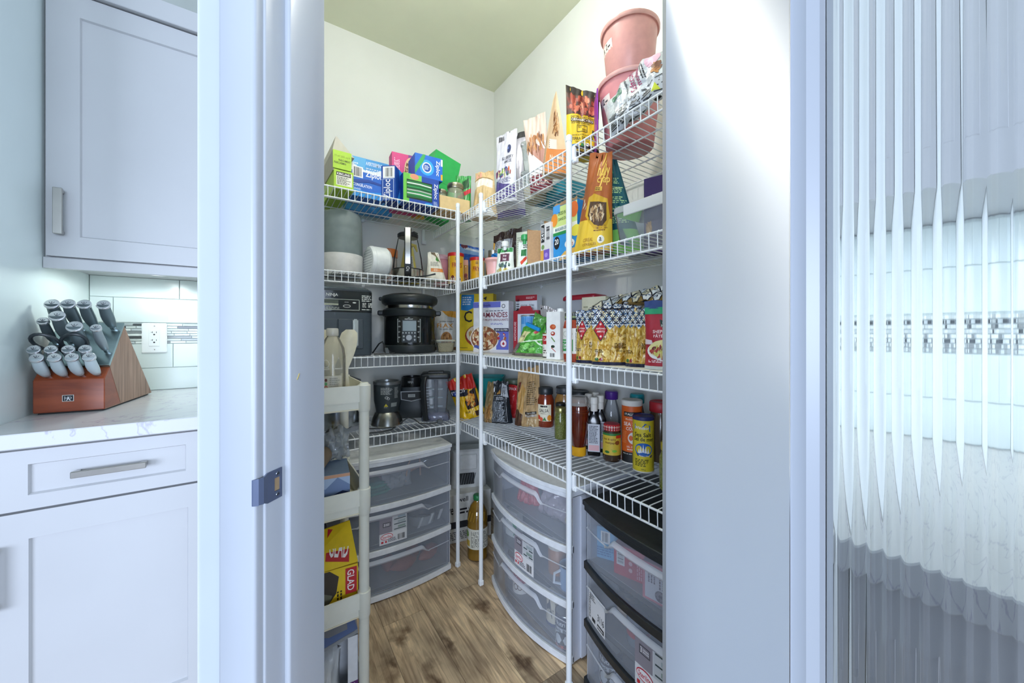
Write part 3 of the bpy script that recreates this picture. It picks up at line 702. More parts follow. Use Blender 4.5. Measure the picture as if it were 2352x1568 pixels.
# ================================================================ top shelf, right wall
t, S, _ = pouch('snack_bag', 'silver foil snack bag standing edge on at the corner end of the top shelf', 'bag', (1.075, 1.625, TZ), -62, .17, .44, .07, 'b9b6c4', seed=21, rough=.3, metal=.3, bump=.2)
d = Dec(S, 4); d.rect(0, 0, 1, .07, '5a4a94', 1, 8).rect(.0, .93, 1, 1, '2b2b30', 1, 8).fine(.06, .3, .16, .7, 5, '333340', up=1); d.done(t)
t, S, _ = pouch('snack_bag', 'white and purple berry cluster bag with barcode, on the top shelf', 'bag', (.94, 1.462, TZ), -72, .125, .335, .06, 'cfced8', seed=22, rough=.3, bump=.1)
d = Dec(S, 5); d.rect(.12, .04, .98, .20, '453a78', 1, 8, 2).poly([(.12, .2), (.98, .2), (.98, .22), (.5, .26), (.12, .33)], '453a78', 1).text('inno foods', .2, .09, .62, .14, 'f0f0f8').bars(.12, .90, .42, .97).text('BLUEBERRY', .40, .60, .92, .645, '2a2a3a').text('AMAS DE', .50, .545, .86, .59, '2a2a3a').ell(.72, .74, .10, .06, '27325c', 2).ell(.69, .75, .03, .02, '6d83c4', 3)
d.poly([(.04, .46), (.3, .47), (.34, .40), (.1, .37)], '7e2a5c', 2); fruit(d, .52, .42, .38, .07, 46, ['c8653a', 'e0b890', '2c3c78', '3d4f98', '7a9a3a', 'd8d2b0', '8f3a2a', '1c2858'], .045, .028); d.fine(.22, .27, .9, .34, 4, '6a6a8a'); d.done(t)
def tub(z, label, fill):
    t = thing('food_container', label, 'container', (1.050, 1.365, z), -68); g = G()
    w = .15; prof = []
    def ring(k, zz, rr=.02): 
        q = []
        for cx_, cy_, a0 in ((1, 1, 0), (-1, 1, 90), (-1, -1, 180), (1, -1, 270)):
            for i in range(4): a = rad(a0+30*i); q.append((cx_*(k-rr)+rr*cos(a), cy_*(k-rr)+rr*sin(a), zz))
        return q
    def loft(g, rings, m):
        n = len(rings[0]); vs = [p for q in rings for p in q]
        fs = [(j*n+i, j*n+(i+1) % n, (j+1)*n+(i+1) % n, (j+1)*n+i) for j in range(len(rings)-1) for i in range(n)]
        fs += [tuple(range(n))[::-1], tuple(range((len(rings)-1)*n, len(rings)*n))]; g.add(vs, fs, m)
    loft(g, [ring(.049, 0), ring(.051, .004), ring(.059, .118)], CLEAR2); g.out('tub_body', t)
    g = G(); loft(g, [ring(.062, .119), ring(.063, .122), ring(.062, .134), ring(.055, .136)], CLEAR2); g.out('lid', t, bev=.001)
    if fill:
        g = G(); loft(g, [ring(.0475, .003), ring(.0525, .062)], M('c2ab74', .8, bump=1, scale=180)); g.out('grain', t)
    return t
tub(TZ, 'clear square container part filled with grain, under another container', True)
tub(TZ+.1365, 'empty clear square container stacked on the grain container', False)
b = box_item('teal_box', 'flat teal box lying behind the square containers, seen from below', 'box', (1.14, 1.30, TZ), -90, .22, .15, .06, '1f8fae')
t, S, _ = pouch('granola_bag', 'brown and white granola bag leaning beside the containers', 'bag', (.985, 1.25, TZ), -62, .105, .335, .05, 'e9e1da', seed=24, ry=-6, rough=.35, bump=.1)
d = Dec(S, 6); d.rect(0, 0, 1, .20, '6e2030', 1, 8, 2).text('NOLA', .2, .06, .9, .14, 'e9dccf').rect(0, .62, 1, 1, 'c9b4a6', 1, 8, 3).poly([(0, .60), (1, .24), (1, .48), (.5, .62)], 'a87868', 2); fruit(d, .5, .62, .5, .14, 50, ['7a4a2a', '9a6438', '5c3420', 'b07c4a'], .07, .03); d.done(t)
def gusset_bag(name, label, loc, rz, w, d_, h, col, seed, peak=.0):
    """flat-bottomed bag pinched to a line at the top"""
    t = thing(name, label, 'bag', loc, rz); g = G(); m = M(col, .45, bump=.15, scale=40)
    F = lambda a, b, o: (-w/2+w*a+(peak if b > .5 else 0)*(b-.5)*2*w, -(d_/2*(1-b**1.4))-.001-o, h*b)
    Rr = lambda a, b, o: (w/2*(1-.02*sin(pi*b))+peak*(b-.5)*2*w*(b > .5)+o-.012*sin(pi*a)*b*(1-b)*2, (-1+2*a)*(d_/2*(1-b**1.4)+.001), h*b)
    Bk = lambda a, b, o: (F(1-a, b, 0)[0], -F(1-a, b, 0)[1]+o, h*b)
    Ll = lambda a, b, o: (-Rr(1-a, b, 0)[0]+2*peak*(b-.5)*2*w*(b > .5)-o, Rr(1-a, b, 0)[1], h*b)
    for S in (F, Rr, Bk, Ll): g.grid(lambda u, v: S(u, v, 0), 6, 12, m)
    g.add([(-w/2, -d_/2, 0), (w/2, -d_/2, 0), (w/2, d_/2, 0), (-w/2, d_/2, 0)], [(3, 2, 1, 0)], m)
    g.out('bag_body', t, merge=3e-4); return t, F, Rr, Ll
t, F, R_, L_ = gusset_bag('granola_bag', 'tall beige bag with an orange lower half and pinched top, at the top shelf middle', (.93, 1.10, TZ), -118, .055, .088, .312, 'd9bd96', 3)
d = Dec(R_, 8); d.rect(0, 0, 1, .30, 'd98a4a', 1, 6, 4).rect(.1, .3, .55, .42, 'ece2d4', 1).fine(.12, .31, .5, .41, 4, '8a6a4a'); fruit(d, .5, .62, .34, .16, 40, ['8a5a30', 'b98650', '6e4422', 'd2a870'], .06, .025); d.text('Nut Mix', .2, .17, .8, .23, 'f2dcc0'); d.done(t)
d = Dec(F, 9); d.fine(.2, .05, .8, .5, 12, 'b08a60'); d.done(t, 'printed_label', 'fine_print')
t, S, _ = pouch('date_bag', 'yellow and black pitted date bag with photo of dates, on the top shelf', 'bag', (.922, .940, TZ), -36, .118, .245, .055, 'e0bd22', seed=27, rough=.35, slope=-.07, bump=.08)
d = Dec(S, 10); d.rect(0, .60, 1, 1, '4a2a20', 1, 10, 6).rect(0, .90, 1, 1, '2e2620', 2, 10, 2); fruit(d, .5, .745, .52, .17, 60, ['b0523a', '8a3626', 'c4684a', '6a2418', 'd08262', '9c4430'], .075, .032)
d.rect(0, 0, 1, .10, '1c1a1a', 2, 10).poly([(0, .10), (1, .10), (.5, .155)], '1c1a1a', 2).text('DATTES DÉNOYAUTÉES', .12, .545, .88, .578, '2a2010').text('ORGANIC • BIO', .14, .497, .80, .535, 'f6efd2', 3).rect(.12, .49, .82, .54, '4e3a10', 2, 6).text('PITTED DATES', .14, .455, .68, .482, '2a2010').frame(.30, .34, .62, .44, .014, '2a2010', 2, .008).text('NO', .34, .395, .44, .425, '2a2010').text('PITS', .46, .355, .60, .385, '2a2010').text('SANS SUCRE AJOUTÉ', .16, .285, .76, .31, '2a2010').text('TERRA DELYSSA', .14, .225, .80, .268, '241a08').text('DEGLET NOOR', .26, .193, .66, .212, '2a2010').text('WET TEXTURE', .2, .06, .7, .09, 'e0bd22', 3)
d.ell(.88, .3, .09, .06, '2a1c10', 2).poly([(.72, .27), (.78, .39), (.84, .36), (.8, .38), (.76, .26)], '2a1c10', 2).rect(.16, .135, .34, .17, '2d6fae', 3, 3).ell(.46, .152, .05, .025, '3e8a4a', 3).ell(.62, .152, .05, .025, 'f2efe0', 3); d.done(t)
G().box(-.002, .002, -.05, .05, 0, .19, M('8e2fa0', .4)).out('purple_card')
o = bpy.data.objects['purple_card']; o.location = (.93, .885, TZ); o.rotation_euler[2] = rad(-40); tag(o, 'thin purple packet edge between the date bag and the pink bins', 'packet')
def bin_(z, R, rb, h, label, col='d98f92'):
    pk = M(col, .35, key='bin'); t = thing('storage_bin', label, 'bin', (1.012, .81, z), -60)
    G().lathe([(.001, .003), (rb-.003, .003), (rb, .006), (R-.004, h-.012), (R-.006, h-.012), (rb-.004, .009), (.001, .007)], pk, 40, cap=False).out('bin_body', t, ang=50)
    G().lathe([(R-.006, h-.014), (R+.001, h-.015), (R+.004, h-.010), (R+.004, h-.003), (R+.001, h), (R-.005, h)], M('dba8a2', .35), 40, cap=False).out('rim', t)
    d = Dec(cylmap(lambda b_: rb+(R-.004-rb)*(.58+.3*b_), h*.60, h*.2, -163, -122)); d.rect(0, .1, 1, .8, 'eadfd6', 1.5, 6).text('R', .16, .3, .3, .62, '1a1a1a', 2.5).text('Z', .46, .3, .6, .7, '1a1a1a', 2.5).fine(.66, .3, .92, .5, 1, '1a1a1a', 2.5); d.done(t)
bin_(TZ, .103, .076, .216, 'lower pink plastic bin of the two nested on the top shelf')
bin_(TZ+.183, .092, .070, .216, 'upper pink plastic bin of the two nested on the top shelf', 'd9a09a')
t, S, Bk = pouch('popcorn_bag', 'crumpled silver popcorn bag lying against the front lip of the top shelf', 'bag', (.866, .650, TZ+.004), -80, .215, .150, .05, 'c3c8ce', seed=31, kind='pillow', rough=.28, metal=.25, bump=.5, crinkle=.005, ry=-20, rx=-14)
d = Dec(S, 11); d.rect(.30, .02, 1, .34, 'c9ced4', 1, 8, 2).fine(.06, .04, .98, .34, 9, '2c2e34', 2).ell(.26, .74, .07, .12, '2f6e54', 2).ring(.26, .74, .09, .15, .15, '2f6e54', 2).text('Softcorn', .47, .42, .56, .96, '9c2560', up=1).text('moelleux', .57, .42, .64, .96, '9c2560', up=1).text('Biologique', .40, .5, .445, .94, '303038', up=1).fine(.66, .5, .72, .94, 2, '303038', up=1).ell(.84, .78, .10, .16, 'e4b6c8', 2).scat(.86, .52, .08, .16, 16, ['8a5028', 'b07840', '6a3a1c'], .04, .05).poly([(.70, .08), (.80, .06), (.78, .22), (.74, .14)], 'd2dc3a', 3); d.done(t)
t, S, _ = pouch('snack_bag', 'tan bag lying behind the pink bins, seen from below through the wires', 'bag', (1.14, .60, TZ+.03), -90, .26, .16, .06, 'a8884a', seed=33, kind='pillow', rough=.5, rx=-70, bump=.2)
# ================================================================ second shelf, left wall
t = turned('canister', 'large grey canister with a white base, leftmost on the second shelf', 'canister', (.288, 1.865, SZ), [
    ('base', [(.088, 0), (.091, .004), (.091, .094), (.089, .096)], M('dcdad6', .4)), ('body', [(.089, .096), (.090, .098), (.088, .24), (.084, .276), (.074, .290), (.001, .292)], M('808c8c', .55))], n=40)
t = thing('fan', 'round white fan heater lying with its dark grille facing left', 'fan', (.432, 1.80, SZ+.072), 8)
wf = M('dfe3e3', .35)
G().lathe([(.058, -.046), (.066, -.044), (.071, -.036), (.071, .034), (.062, .046), (.001, .048)], wf, 36, ax='x').out('housing', t)
G().lathe([(.071, -.030), (.0722, -.028), (.071, -.026)], wf, 36, cap=False, ax='x').out('seam_ring', t)
g = G().lathe([(.057, -.040), (.001, -.040)], M('3a4046', .6), 30, ax='x', cap=False)
for i in range(-4, 5):
    q = sqrt(.056**2-(i*.012)**2); g.tube([(-.044, i*.012, -q), (-.044, i*.012, q)], .0015, M('8b949a', .4), 4); g.tube([(-.045, -q, i*.012), (-.045, q, i*.012)], .0015, M('8b949a', .4), 4)
g.out('grille', t)
turned('spice_jar', 'clear jar with an orange lid behind the glass kettle', 'jar', (.535, 1.965, SZ), [('jar_body', [(.036, 0), (.037, .004), (.037, .125), (.034, .132)], clear('d8c8c0', .45, .08)), ('contents', [(.034, .004), (.034, .07), (.001, .075)], M('a0674c', .8, bump=.6)), ('lid', [(.039, .132), (.040, .135), (.040, .172), (.037, .175), (.001, .175)], M('d4722a', .4))])
t = thing('kettle', 'glass kettle with steel band, black lid and upright steel trimmed handle', 'kettle', (.578, 1.80, SZ), -18)
BK = M('1b1e20', .35); STL = M('bdbab2', .22, 1, var=.03)
G().lathe([(.071, .045), (.0715, .06), (.066, .11), (.050, .19), (.045, .212), (.044, .215)], GLASS, 32, cap=False).out('glass_body', t)
G().lathe([(.074, .008), (.0745, .012), (.0735, .046), (.071, .048)], STL, 32, cap=False).out('steel_band', t)
G().lathe([(.070, 0), (.076, .003), (.076, .009), (.001, .010)], BK, 32).lathe([(.076, .046), (.0745, .050), (.071, .05)], BK, 32, cap=False).out('base_ring', t)
G().lathe([(.046, .205), (.050, .210), (.050, .222), (.043, .228), (.001, .229)], BK, 32).tube([(.01, 0, .228), (.03, .005, .238), (.045, .01, .232)], .006, BK, 8).out('lid', t)
g = G(); hp = [(0, -.046, .226), (0, -.064, .234), (0, -.088, .226), (0, -.102, .19), (0, -.108, .13), (0, -.106, .07), (0, -.098, .02), (0, -.080, .006), (0, -.06, .012)]
def strap(g, path, w, th, m):
    from mathutils import Vector as V
    P = [V(p) for p in path]; vs = []
    for i, p in enumerate(P):
        tt = (P[min(i+1, len(P)-1)]-P[max(i-1, 0)]).normalized(); nn = V((1, 0, 0)).cross(tt)
        vs += [p+V((-w/2, 0, 0))+nn*th/2, p+V((w/2, 0, 0))+nn*th/2, p+V((w/2, 0, 0))-nn*th/2, p+V((-w/2, 0, 0))-nn*th/2]
    fs = [(4*i+j, 4*i+(j+1) % 4, 4*i+4+(j+1) % 4, 4*i+4+j) for i in range(len(P)-1) for j in range(4)] + [(3, 2, 1, 0), tuple(4*len(P)-4+j for j in range(4))]
    g.add(vs, fs, m)
strap(g, hp, .032, .014, BK); g.out('handle', t, bev=.003)
g = G(); strap(g, [(0, -.098, .232), (0, -.1075, .206), (0, -.1145, .15), (0, -.1155, .10), (0, -.1135, .06)], .022, .003, STL); g.out('handle_plate', t)
d = Dec(flat(-.012, -.1125, .022, .024, 0, .03)); d.ring(.5, .6, .3, .25, .3, 'd8d8d8').fine(.2, .1, .8, .3, 1, 'd8d8d8'); d.done(t, 'badge')
G().tube([(.04, -.07, .006), (.09, -.085, .012), (.128, -.088, .022)], [.004, .003, .0045], BK, 6).out('lever', t)
t, S, _ = pouch('snack_bag', 'yellow bag knotted at the top, behind the glass kettle', 'bag', (.628, 1.945, SZ), -15, .12, .205, .07, 'd6c43c', seed=41, topw=.35, rough=.35, bump=.2)
d = Dec(S, 3); d.rect(.5, .25, .82, .72, 'c9c8bc', 1, 4, 4).fine(.53, .28, .8, .7, 10, '444444').rect(.1, .05, .9, .22, 'd98a4a', 1, 6); d.done(t)
G().tube([(-.02, 0, .18), (.01, -.01, .21), (.035, 0, .205), (.045, .004, .175)], [.006, .009, .010, .004], M('d6c43c', .35), 6).out('knot', t)
t, S, _ = pouch('flour_bag', 'white paper bag with an orange label and green leaf, right of the kettle', 'bag', (.712, 1.765, SZ), -12, .105, .145, .06, 'e6e2d4', seed=43, topw=.5, skew=-.016, rough=.6, bump=.25)
d = Dec(S, 3); d.rect(.2, .30, .95, .42, 'd9823a', 1, 6).fine(.25, .32, .9, .40, 2, 'f6e4d0').fine(.2, .5, .8, .66, 4, '9a968c').poly([(.6, .72), (.74, .66), (.84, .72), (.78, .84), (.66, .82)], '3f8a34', 2).poly([(.3, .96), (.62, .92), (.9, .62), (.92, .66), (.66, .98), (.3, 1)], '7a6a52', 2); d.done(t)
turned('tub', 'pink round tub behind the white paper bag', 'tub', (.812, 1.945, SZ), [('tub_body', [(.036, 0), (.038, .003), (.044, .145), (.043, .147)], M('d796a6', .4)), ('lid', [(.047, .146), (.048, .150), (.048, .162), (.045, .165), (.042, .172), (.001, .174)], M('e4b4bf', .35))])
def cocoa(x, y, rz, label):
    R = .0425
    t = turned('cocoa_tin', label, 'tin', (x, y, SZ), [('tin', [(R, 0), (R, .158)], M('e6b01e', .38)), ('lid', [(R+.0015, .150), (R+.002, .152), (R+.002, .166), (R-.002, .169), (R-.006, .166), (.001, .166)], M('d4262c', .35)), ('bottom_rim', [(R+.001, 0), (R+.0015, .002), (R, .004)], M('b8b8b0', .3, 1))], 'cocoa tins', rz)
    d = Dec(cylmap(R, 0, .15, -155, -25), 3); d.text("FRY'S", .22, .58, .80, .76, '9c1c22', 1.5).text('COCOA', .40, .46, .66, .53, 'c89418', 1.5).fine(.40, .84, .60, .95, 2, '5a3a10', 1.5).rect(.12, .02, .40, .26, 'efe6d6', 1, 6).ell(.26, .17, .12, .14, '6a2a1c', 1.6).ell(.3, .16, .03, .03, 'd8c0b0', 2).ell(.62, .14, .13, .13, 'efe6d6', 1.2).ell(.62, .16, .09, .08, '5c2418', 1.6).rect(0, 0, .06, 1, 'eae4d2', 1, 2).fine(.005, .05, .055, .9, 20, '3a6a54', 1.6).rect(.94, 0, 1, 1, 'eae4d2', 1, 2); d.done(t)
cocoa(.853, 1.835, -18, 'yellow cocoa tin with red lid left of the thin chocolate box')
cocoa(1.005, 1.875, -26, 'yellow cocoa tin with red lid right of the thin chocolate box')
b = box_item('chocolate_box', 'narrow brown chocolate box between the two yellow cocoa tins', 'box', (.938, 1.895, SZ), -26, .036, .05, .150, 'b07a2c')
d = Dec(b.F, 4); d.rect(.18, .0, 1, .8, 'c08c34').rect(.1, .80, .96, 1, 'd8a08c').ell(.6, .42, .26, .07, '8a2a20', 2).ell(.6, .14, .24, .05, 'e8dcd0', 2).scat(.6, .36, .28, .12, 10, ['7a1e1a', '5a140f'], .1, .03).poly([(.6, .16), (.9, .3), (.5, .28)], '4a1210', 2).ell(.6, .74, .08, .02, 'f0e0c0', 2); d.done(b.t)
t, S, _ = pouch('chip_bag', 'bright blue bag behind the cocoa tins', 'bag', (1.03, 1.99, SZ), -28, .15, .262, .06, '2a62c0', seed=47, rough=.3, slope=-.05, bump=.3)
d = Dec(S, 3); d.rect(0, .80, 1, .96, '8ab4e2', 1, 8).poly([(.2, .9), (.9, .88), (.9, .93), (.2, .95)], 'e6eef6', 2).ell(.2, .97, .14, .05, '7a2c3a', 2); d.done(t)
# ================================================================ second shelf, right wall
turned('sauce_jar', 'black jar with a silver lid behind the second shelf pole', 'jar', (1.03, 1.735, SZ+.002), [('jar_body', [(.040, 0), (.041, .004), (.041, .11), (.03, .14), (.026, .15)], M('15171a', .2)), ('lid', [(.028, .15), (.029, .152), (.029, .185), (.001, .187)], M('b9bab4', .3, 1))])
t = thing('small_bucket', 'small pale pink bucket with a blue cloth tucked in, on the second shelf', 'bucket', (.918, 1.53, SZ+.002), -60)
pk = M('eeb6b2', .35)
G().lathe([(.036, 0), (.038, .002), (.046, .074), (.052, .080), (.054, .084), (.050, .088), (.049, .094), (.046, .094), (.044, .08)], pk, 30, cap=False).lathe([(.036, .001), (.001, .001)], pk, 30, cap=False).out('bucket_body', t)
g = G(); pouch_mesh(g, .07, .03, .05, M('1f7fc4', .7), seed=3, kind='pillow', crinkle=.004)
o = g.out('blue_cloth', t, merge=2e-4); o.location = (.012, .004, .089)
o['label'] = 'folded blue cloth'
d = Dec(cylmap(lambda q: .038+.008*q, 0, .074, -120, -20)); d.ring(.62, .22, .035, .055, .3, '50282a', 1.5, 14); d.done(t, 'badge')
def spout(name, label, x, y, rz, w, h, cap, seed):
    t, S, _ = pouch(name, label, 'pouch', (x, y, SZ+.0022), rz, w, h, .05, 'dfe4dc', seed=seed, rough=.3, topw=.8, bump=.12)
    G().lathe([(.009, h-.012), (.009, h+.004), (.0155, h+.005), (.0165, h+.008), (.0165, h+.026), (.013, h+.029), (.001, h+.029)], M(cap, .35), 14, (0, .0, 0)).out('spout_cap', t)
    return t, S
t, S = spout('food_pouch', 'white cap fruit puree pouch with a maroon label, beside the pink bucket', .890, 1.395, -58, .098, .118, 'eeefec', 51)
d = Dec(S, 5); d.rect(.02, .82, .98, .99, '2f8a48', 1, 8).poly([(.1, .8), (.2, .98), (.3, .98), (.22, .8)], '1c4a2c', 2).rect(.28, .46, .82, .76, '5c2a44', 2, 5, 3).text('baby', .46, .62, .66, .72, 'efe6ea', 3).text('beet', .46, .50, .66, .6, 'efe6ea', 3); fruit(d, .56, .32, .34, .12, 26, ['3c5a48', '5a7a66', '2a3c5a', '7c94a0', '243a2c'], .06, .04); d.scat(.5, .12, .4, .08, 16, ['c8b45a', '9a8a30', 'e0d49a'], .07, .03).ell(.58, .88, .1, .06, '17352a', 3); d.done(t)
t, S = spout('food_pouch', 'green cap puree pouch with a pepper picture, left of the cardboard box', .925, 1.292, -55, .075, .130, '38a05a', 52)
d = Dec(S, 6); d.rect(.3, .5, .7, .72, '2a7a44', 2, 4).poly([(.3, .3), (.7, .5), (.75, .4), (.4, .2)], 'd2452e', 2).poly([(.55, .1), (.9, .4), (.95, .1)], '6fbf3c', 2).fine(.4, .76, .8, .9, 2, '4a5a4e'); d.done(t)
t, S, _ = pouch('chip_bag', 'black and silver crumpled bag behind the puree pouches', 'bag', (1.075, 1.665, SZ+.002), -52, .19, .285, .09, '3a2c2a', seed=55, topw=.85, rough=.25, crinkle=.006, bump=.5, slope=.06)
d = Dec(S, 7); d.poly([(.02, .5), (.3, .55), (.36, .86), (.1, .84)], 'b8bcc2', 1).poly([(.36, .5), (.72, .52), (.74, .82), (.42, .84)], 'a8acb2', 1).fine(.1, .55, .3, .84, 8, '45484e', 2).poly([(0, .6), (.06, .6), (.08, .82), (0, .86)], 'd8a850', 2); d.done(t)
b = box_item('tea_box', 'pale cream box with a yellow band behind the green cap pouch', 'box', (1.10, 1.50, SZ+.002), -58, .115, .06, .242, 'd8dcc6')
d = Dec(b.F, 8); d.fine(.06, .3, .6, .9, 14, '8a927c').rect(.66, 0, 1, 1, 'cdd6ac').text('bunzo', .68, .80, .98, .90, 'd8a01c').ell(.83, .72, .16, .03, '8a9a3c', 2); d.done(b.t)
t = thing('cardboard_box', 'open brown cardboard box with its mouth towards the aisle, on the second shelf', 'box', (.925, 1.155, SZ+.002), -92)
kb = M('9a744c', .7, bump=.15, scale=120); k2 = M('b08a60', .7, bump=.15, scale=120); g = G()
w, d_, h = .118, .09, .158
g.box(-w/2, -w/2+.003, -d_/2, d_/2, 0, h, kb).box(w/2-.003, w/2, -d_/2, d_/2, 0, h+.004, kb).box(-w/2, w/2, d_/2-.003, d_/2, 0, h+.012, kb).box(-w/2, w/2, -d_/2, d_/2, 0, .003, kb); g.out('carton', t)
G().hexa([(-w/2, -d_/2, .004), (-w/2+.003, -d_/2, .004), (.012, d_/2-.004, .004), (.009, d_/2-.004, .004), (-w/2, -d_/2, h-.004), (-w/2+.003, -d_/2, h-.004), (.012, d_/2-.004, h-.01), (.009, d_/2-.004, h-.01)], k2).out('inner_flap', t)
b = box_item('snack_box', 'white box with a purple lower panel, between the cardboard box and fruit cup box', 'box', (.905, 1.077, SZ+.002), -90, .058, .08, .146, 'dcdad8')
d = Dec(b.F, 9); d.rect(.08, .52, .42, .97, '26262a').text('24', .13, .58, .37, .74, 'ffffff', 2, 1).fine(.12, .76, .38, .94, 2, 'ffffff', 2, 1).bars(.62, .56, .94, .9, up=1).ell(.26, .40, .16, .06, '7a9a5a', 2).rect(.34, .02, .92, .32, '7458b8').rect(.02, .02, .34, .32, 'd2a04c').ell(.6, .18, .16, .06, 'a48ad8', 2); d.done(b.t)
b = box_item('fruit_cup_box', 'blue and lime green mango fruit cup box with torn top edge, at the nearest pole', 'box', (.925, .987, SZ), -88, .122, .09, .198, '2f8fd0')
g = G(); kp = M('a88860', .7)
for i in range(8): g.hexa([(-.061+i*.01525, -.0455, .196), (-.061+(i+1)*.01525, -.0455, .196), (-.061+(i+1)*.01525, -.0445, .196), (-.061+i*.01525, -.0445, .196)] + [(-.061+i*.01525, -.0455, .199+.012*abs(sin(i*1.3))), (-.061+(i+1)*.01525, -.0455, .199+.012*abs(sin((i+1)*1.3))), (-.061+(i+1)*.01525, -.0445, .199+.012*abs(sin((i+1)*1.3))), (-.061+i*.01525, -.0445, .199+.012*abs(sin(i*1.3)))], kp)
g.box(-.061, .061, .040, .045, .196, .235, kp); g.out('torn_flap', b.t)
d = Dec(b.F, 10); d.rect(0, .62, 1, .98, 'cfe08a').rect(0, .52, 1, .62, 'e9ebdc').rect(0, .46, 1, .52, '1f8a46').rect(0, .86, .3, 1.02, '4a9ee0', 2).ell(.06, .76, .14, .12, 'e8922e', 3).ell(.88, .84, .16, .14, 'e8722e', 3).text('DICED IN JUICE', .24, .80, .74, .88, '2c5a1c', 3).text('DANS DU JUS', .24, .70, .72, .77, '2c5a1c', 3).text('MANDARIN ORANGES', .1, .54, .8, .60, '2a6a78', 3).ell(.16, .33, .13, .12, '101018', 2).text('20', .08, .30, .24, .40, 'ffffff', 3).ell(.7, .26, .2, .08, 'f2f2ee', 2).text('Dole', .56, .22, .84, .30, 'c8262c', 3).poly([(.26, 0), (1, 0), (1, .18), (.5, .14), (.3, .06)], 'e2b45a', 2).ell(.95, .46, .2, .1, 'e4d84a', 3); d.done(b.t)
t, S, _ = pouch('cereal_pouch', 'tall orange brown cereal pouch with a yellow bottom and bowl picture', 'pouch', (.897, .866, SZ), -73, .140, .325, .075, 'a8581e', seed=61, topw=.55, skew=.030, rough=.4, slope=-.03, bump=.06)
d = Dec(S, 11); d.rect(0, 0, 1, .32, 'e8c23a', 1, 10, 4).poly([(.30, .36), (.34, .54), (.48, .58), (.92, .52), (.98, .34), (.9, .2), (.62, .22)], 'cfa31e', 2).poly([(.38, .36), (.40, .5), (.9, .48), (.92, .3), (.84, .24), (.62, .26)], '4a3018', 3); d.scat(.66, .38, .25, .10, 70, ['8a6a44', 'c9b088', 'e6d8b8', '5c4026', 'a88458'], .035, .014, o=4)
for (x, y) in ((.62, .93), (.66, .85), (.60, .80), (.70, .76), (.64, .70)): d.ell(x+.06, y, .10, .022, 'e8c050', 2, 10, .8)
d.text('holy', .50, .72, .94, .88, 'e8c050', 2).text('crap', .54, .66, .96, .74, 'e8c050', 2).rect(.5, .60, .74, .645, 'd2a838', 2).fine(.52, .605, .72, .64, 2, '5a3010', 3).text('CEREAL', .34, .10, .62, .135, 'a8762a', 2).text('CÉRÉALES', .34, .06, .70, .09, 'a8762a', 2).ell(.80, .11, .08, .04, 'f4f0e0', 2).text('a', .77, .09, .83, .13, '3a3a3a', 3).scat(.22, .5, .12, .08, 7, ['f0e8d0'], .03, .014).fine(.62, .19, .95, .26, 3, '7a4a14'); d.done(t)
t, S, _ = pouch('snack_bag', 'tall teal bag printed with pale green text, light green at its base', 'bag', (1.0, .825, SZ), -62, .140, .335, .07, '0d5a66', seed=63, topw=.42, skew=-.052, rough=.4, slope=-.02, bump=.06)
d = Dec(S, 12); d.rect(0, 0, 1, .24, '7fc85a', 1, 10, 3).rect(.02, .24, .10, .36, 'a8dcd0', 2, 2, 2).rect(.02, .2, .10, .28, '1a1a22', 3, 2)
for i in range(5): d.fine(.30, .30+i*.105, .94, .375+i*.105, 4, 'bfe6a0', 2, words=5)
d.text('HELLO FRIENDS', .42, .66, .82, .69, 'd8f0b8', 2).poly([(.44, .86), (.66, .84), (.6, .96), (.5, .96)], '3f9a80', 2).fine(.06, .04, .3, .16, 3, '2f7a34'); d.done(t)
t = thing('food_container', 'long clear lidded food container at the front of the second shelf, by the door edge', 'container', (.925, .640, SZ), -90)
def rrect(w, d, z, r_=.018):
    q = []
    for cx_, cy_, a0 in ((1, 1, 0), (-1, 1, 90), (-1, -1, 180), (1, -1, 270)):
        for i in range(4): a = rad(a0+30*i); q.append((cx_*(w/2-r_)+r_*cos(a), cy_*(d/2-r_)+r_*sin(a), z))
    return q
def loft(g, rings, m, caps=(1, 1)):
    n = len(rings[0]); vs = [p for q in rings for p in q]
    fs = [(j*n+i, j*n+(i+1) % n, (j+1)*n+(i+1) % n, (j+1)*n+i) for j in range(len(rings)-1) for i in range(n)]
    if caps[0]: fs.append(tuple(range(n))[::-1])
    if caps[1]: fs.append(tuple(range((len(rings)-1)*n, len(rings)*n)))
    return g.add(vs, fs, m)
g = G(); loft(g, [rrect(.185, .12, 0), rrect(.190, .125, .004), rrect(.208, .142, .085)], CLEAR); g.out('container_body', t)
g = G(); loft(g, [rrect(.214, .148, .086), rrect(.216, .150, .090), rrect(.214, .148, .104), rrect(.200, .134, .106)], clear('eef2f2', .45, .1)); g.out('lid', t)
G().box(-.06, .07, -.080, -.076, .070, .102, clear('f4f6f6', .6, .1)).out('clip', t, bev=.002)
b = box_item('cracker_box', 'purple box behind the clear container on the second shelf', 'box', (1.085, .748, SZ), -72, .085, .05, .252, '3d2a66')
d = Dec(b.F, 13); d.text('ORGANIC', .3, .72, .8, .77, 'e6dff0').text('CRACKERS', .15, .52, .85, .57, 'd6cce8').fine(.2, .62, .8, .68, 2, 'b8a8d8').scat(.2, .34, .14, .12, 14, ['c8a070', 'a87c4a'], .06, .03); d.done(b.t)
b = box_item('white_carton', 'plain white carton beside the purple box on the second shelf', 'box', (1.105, .835, SZ), -72, .07, .06, .195, 'dfe4e6')
turned('pot', 'light blue round pot at the right end of the second shelf', 'pot', (1.13, .665, SZ), [('pot_body', [(.055, 0), (.058, .004), (.062, .215), (.064, .218)], M('5fa4c4', .35)), ('lid', [(.066, .218), (.067, .222), (.066, .238), (.05, .246), (.001, .247)], M('7ab8d2', .35))], n=30)
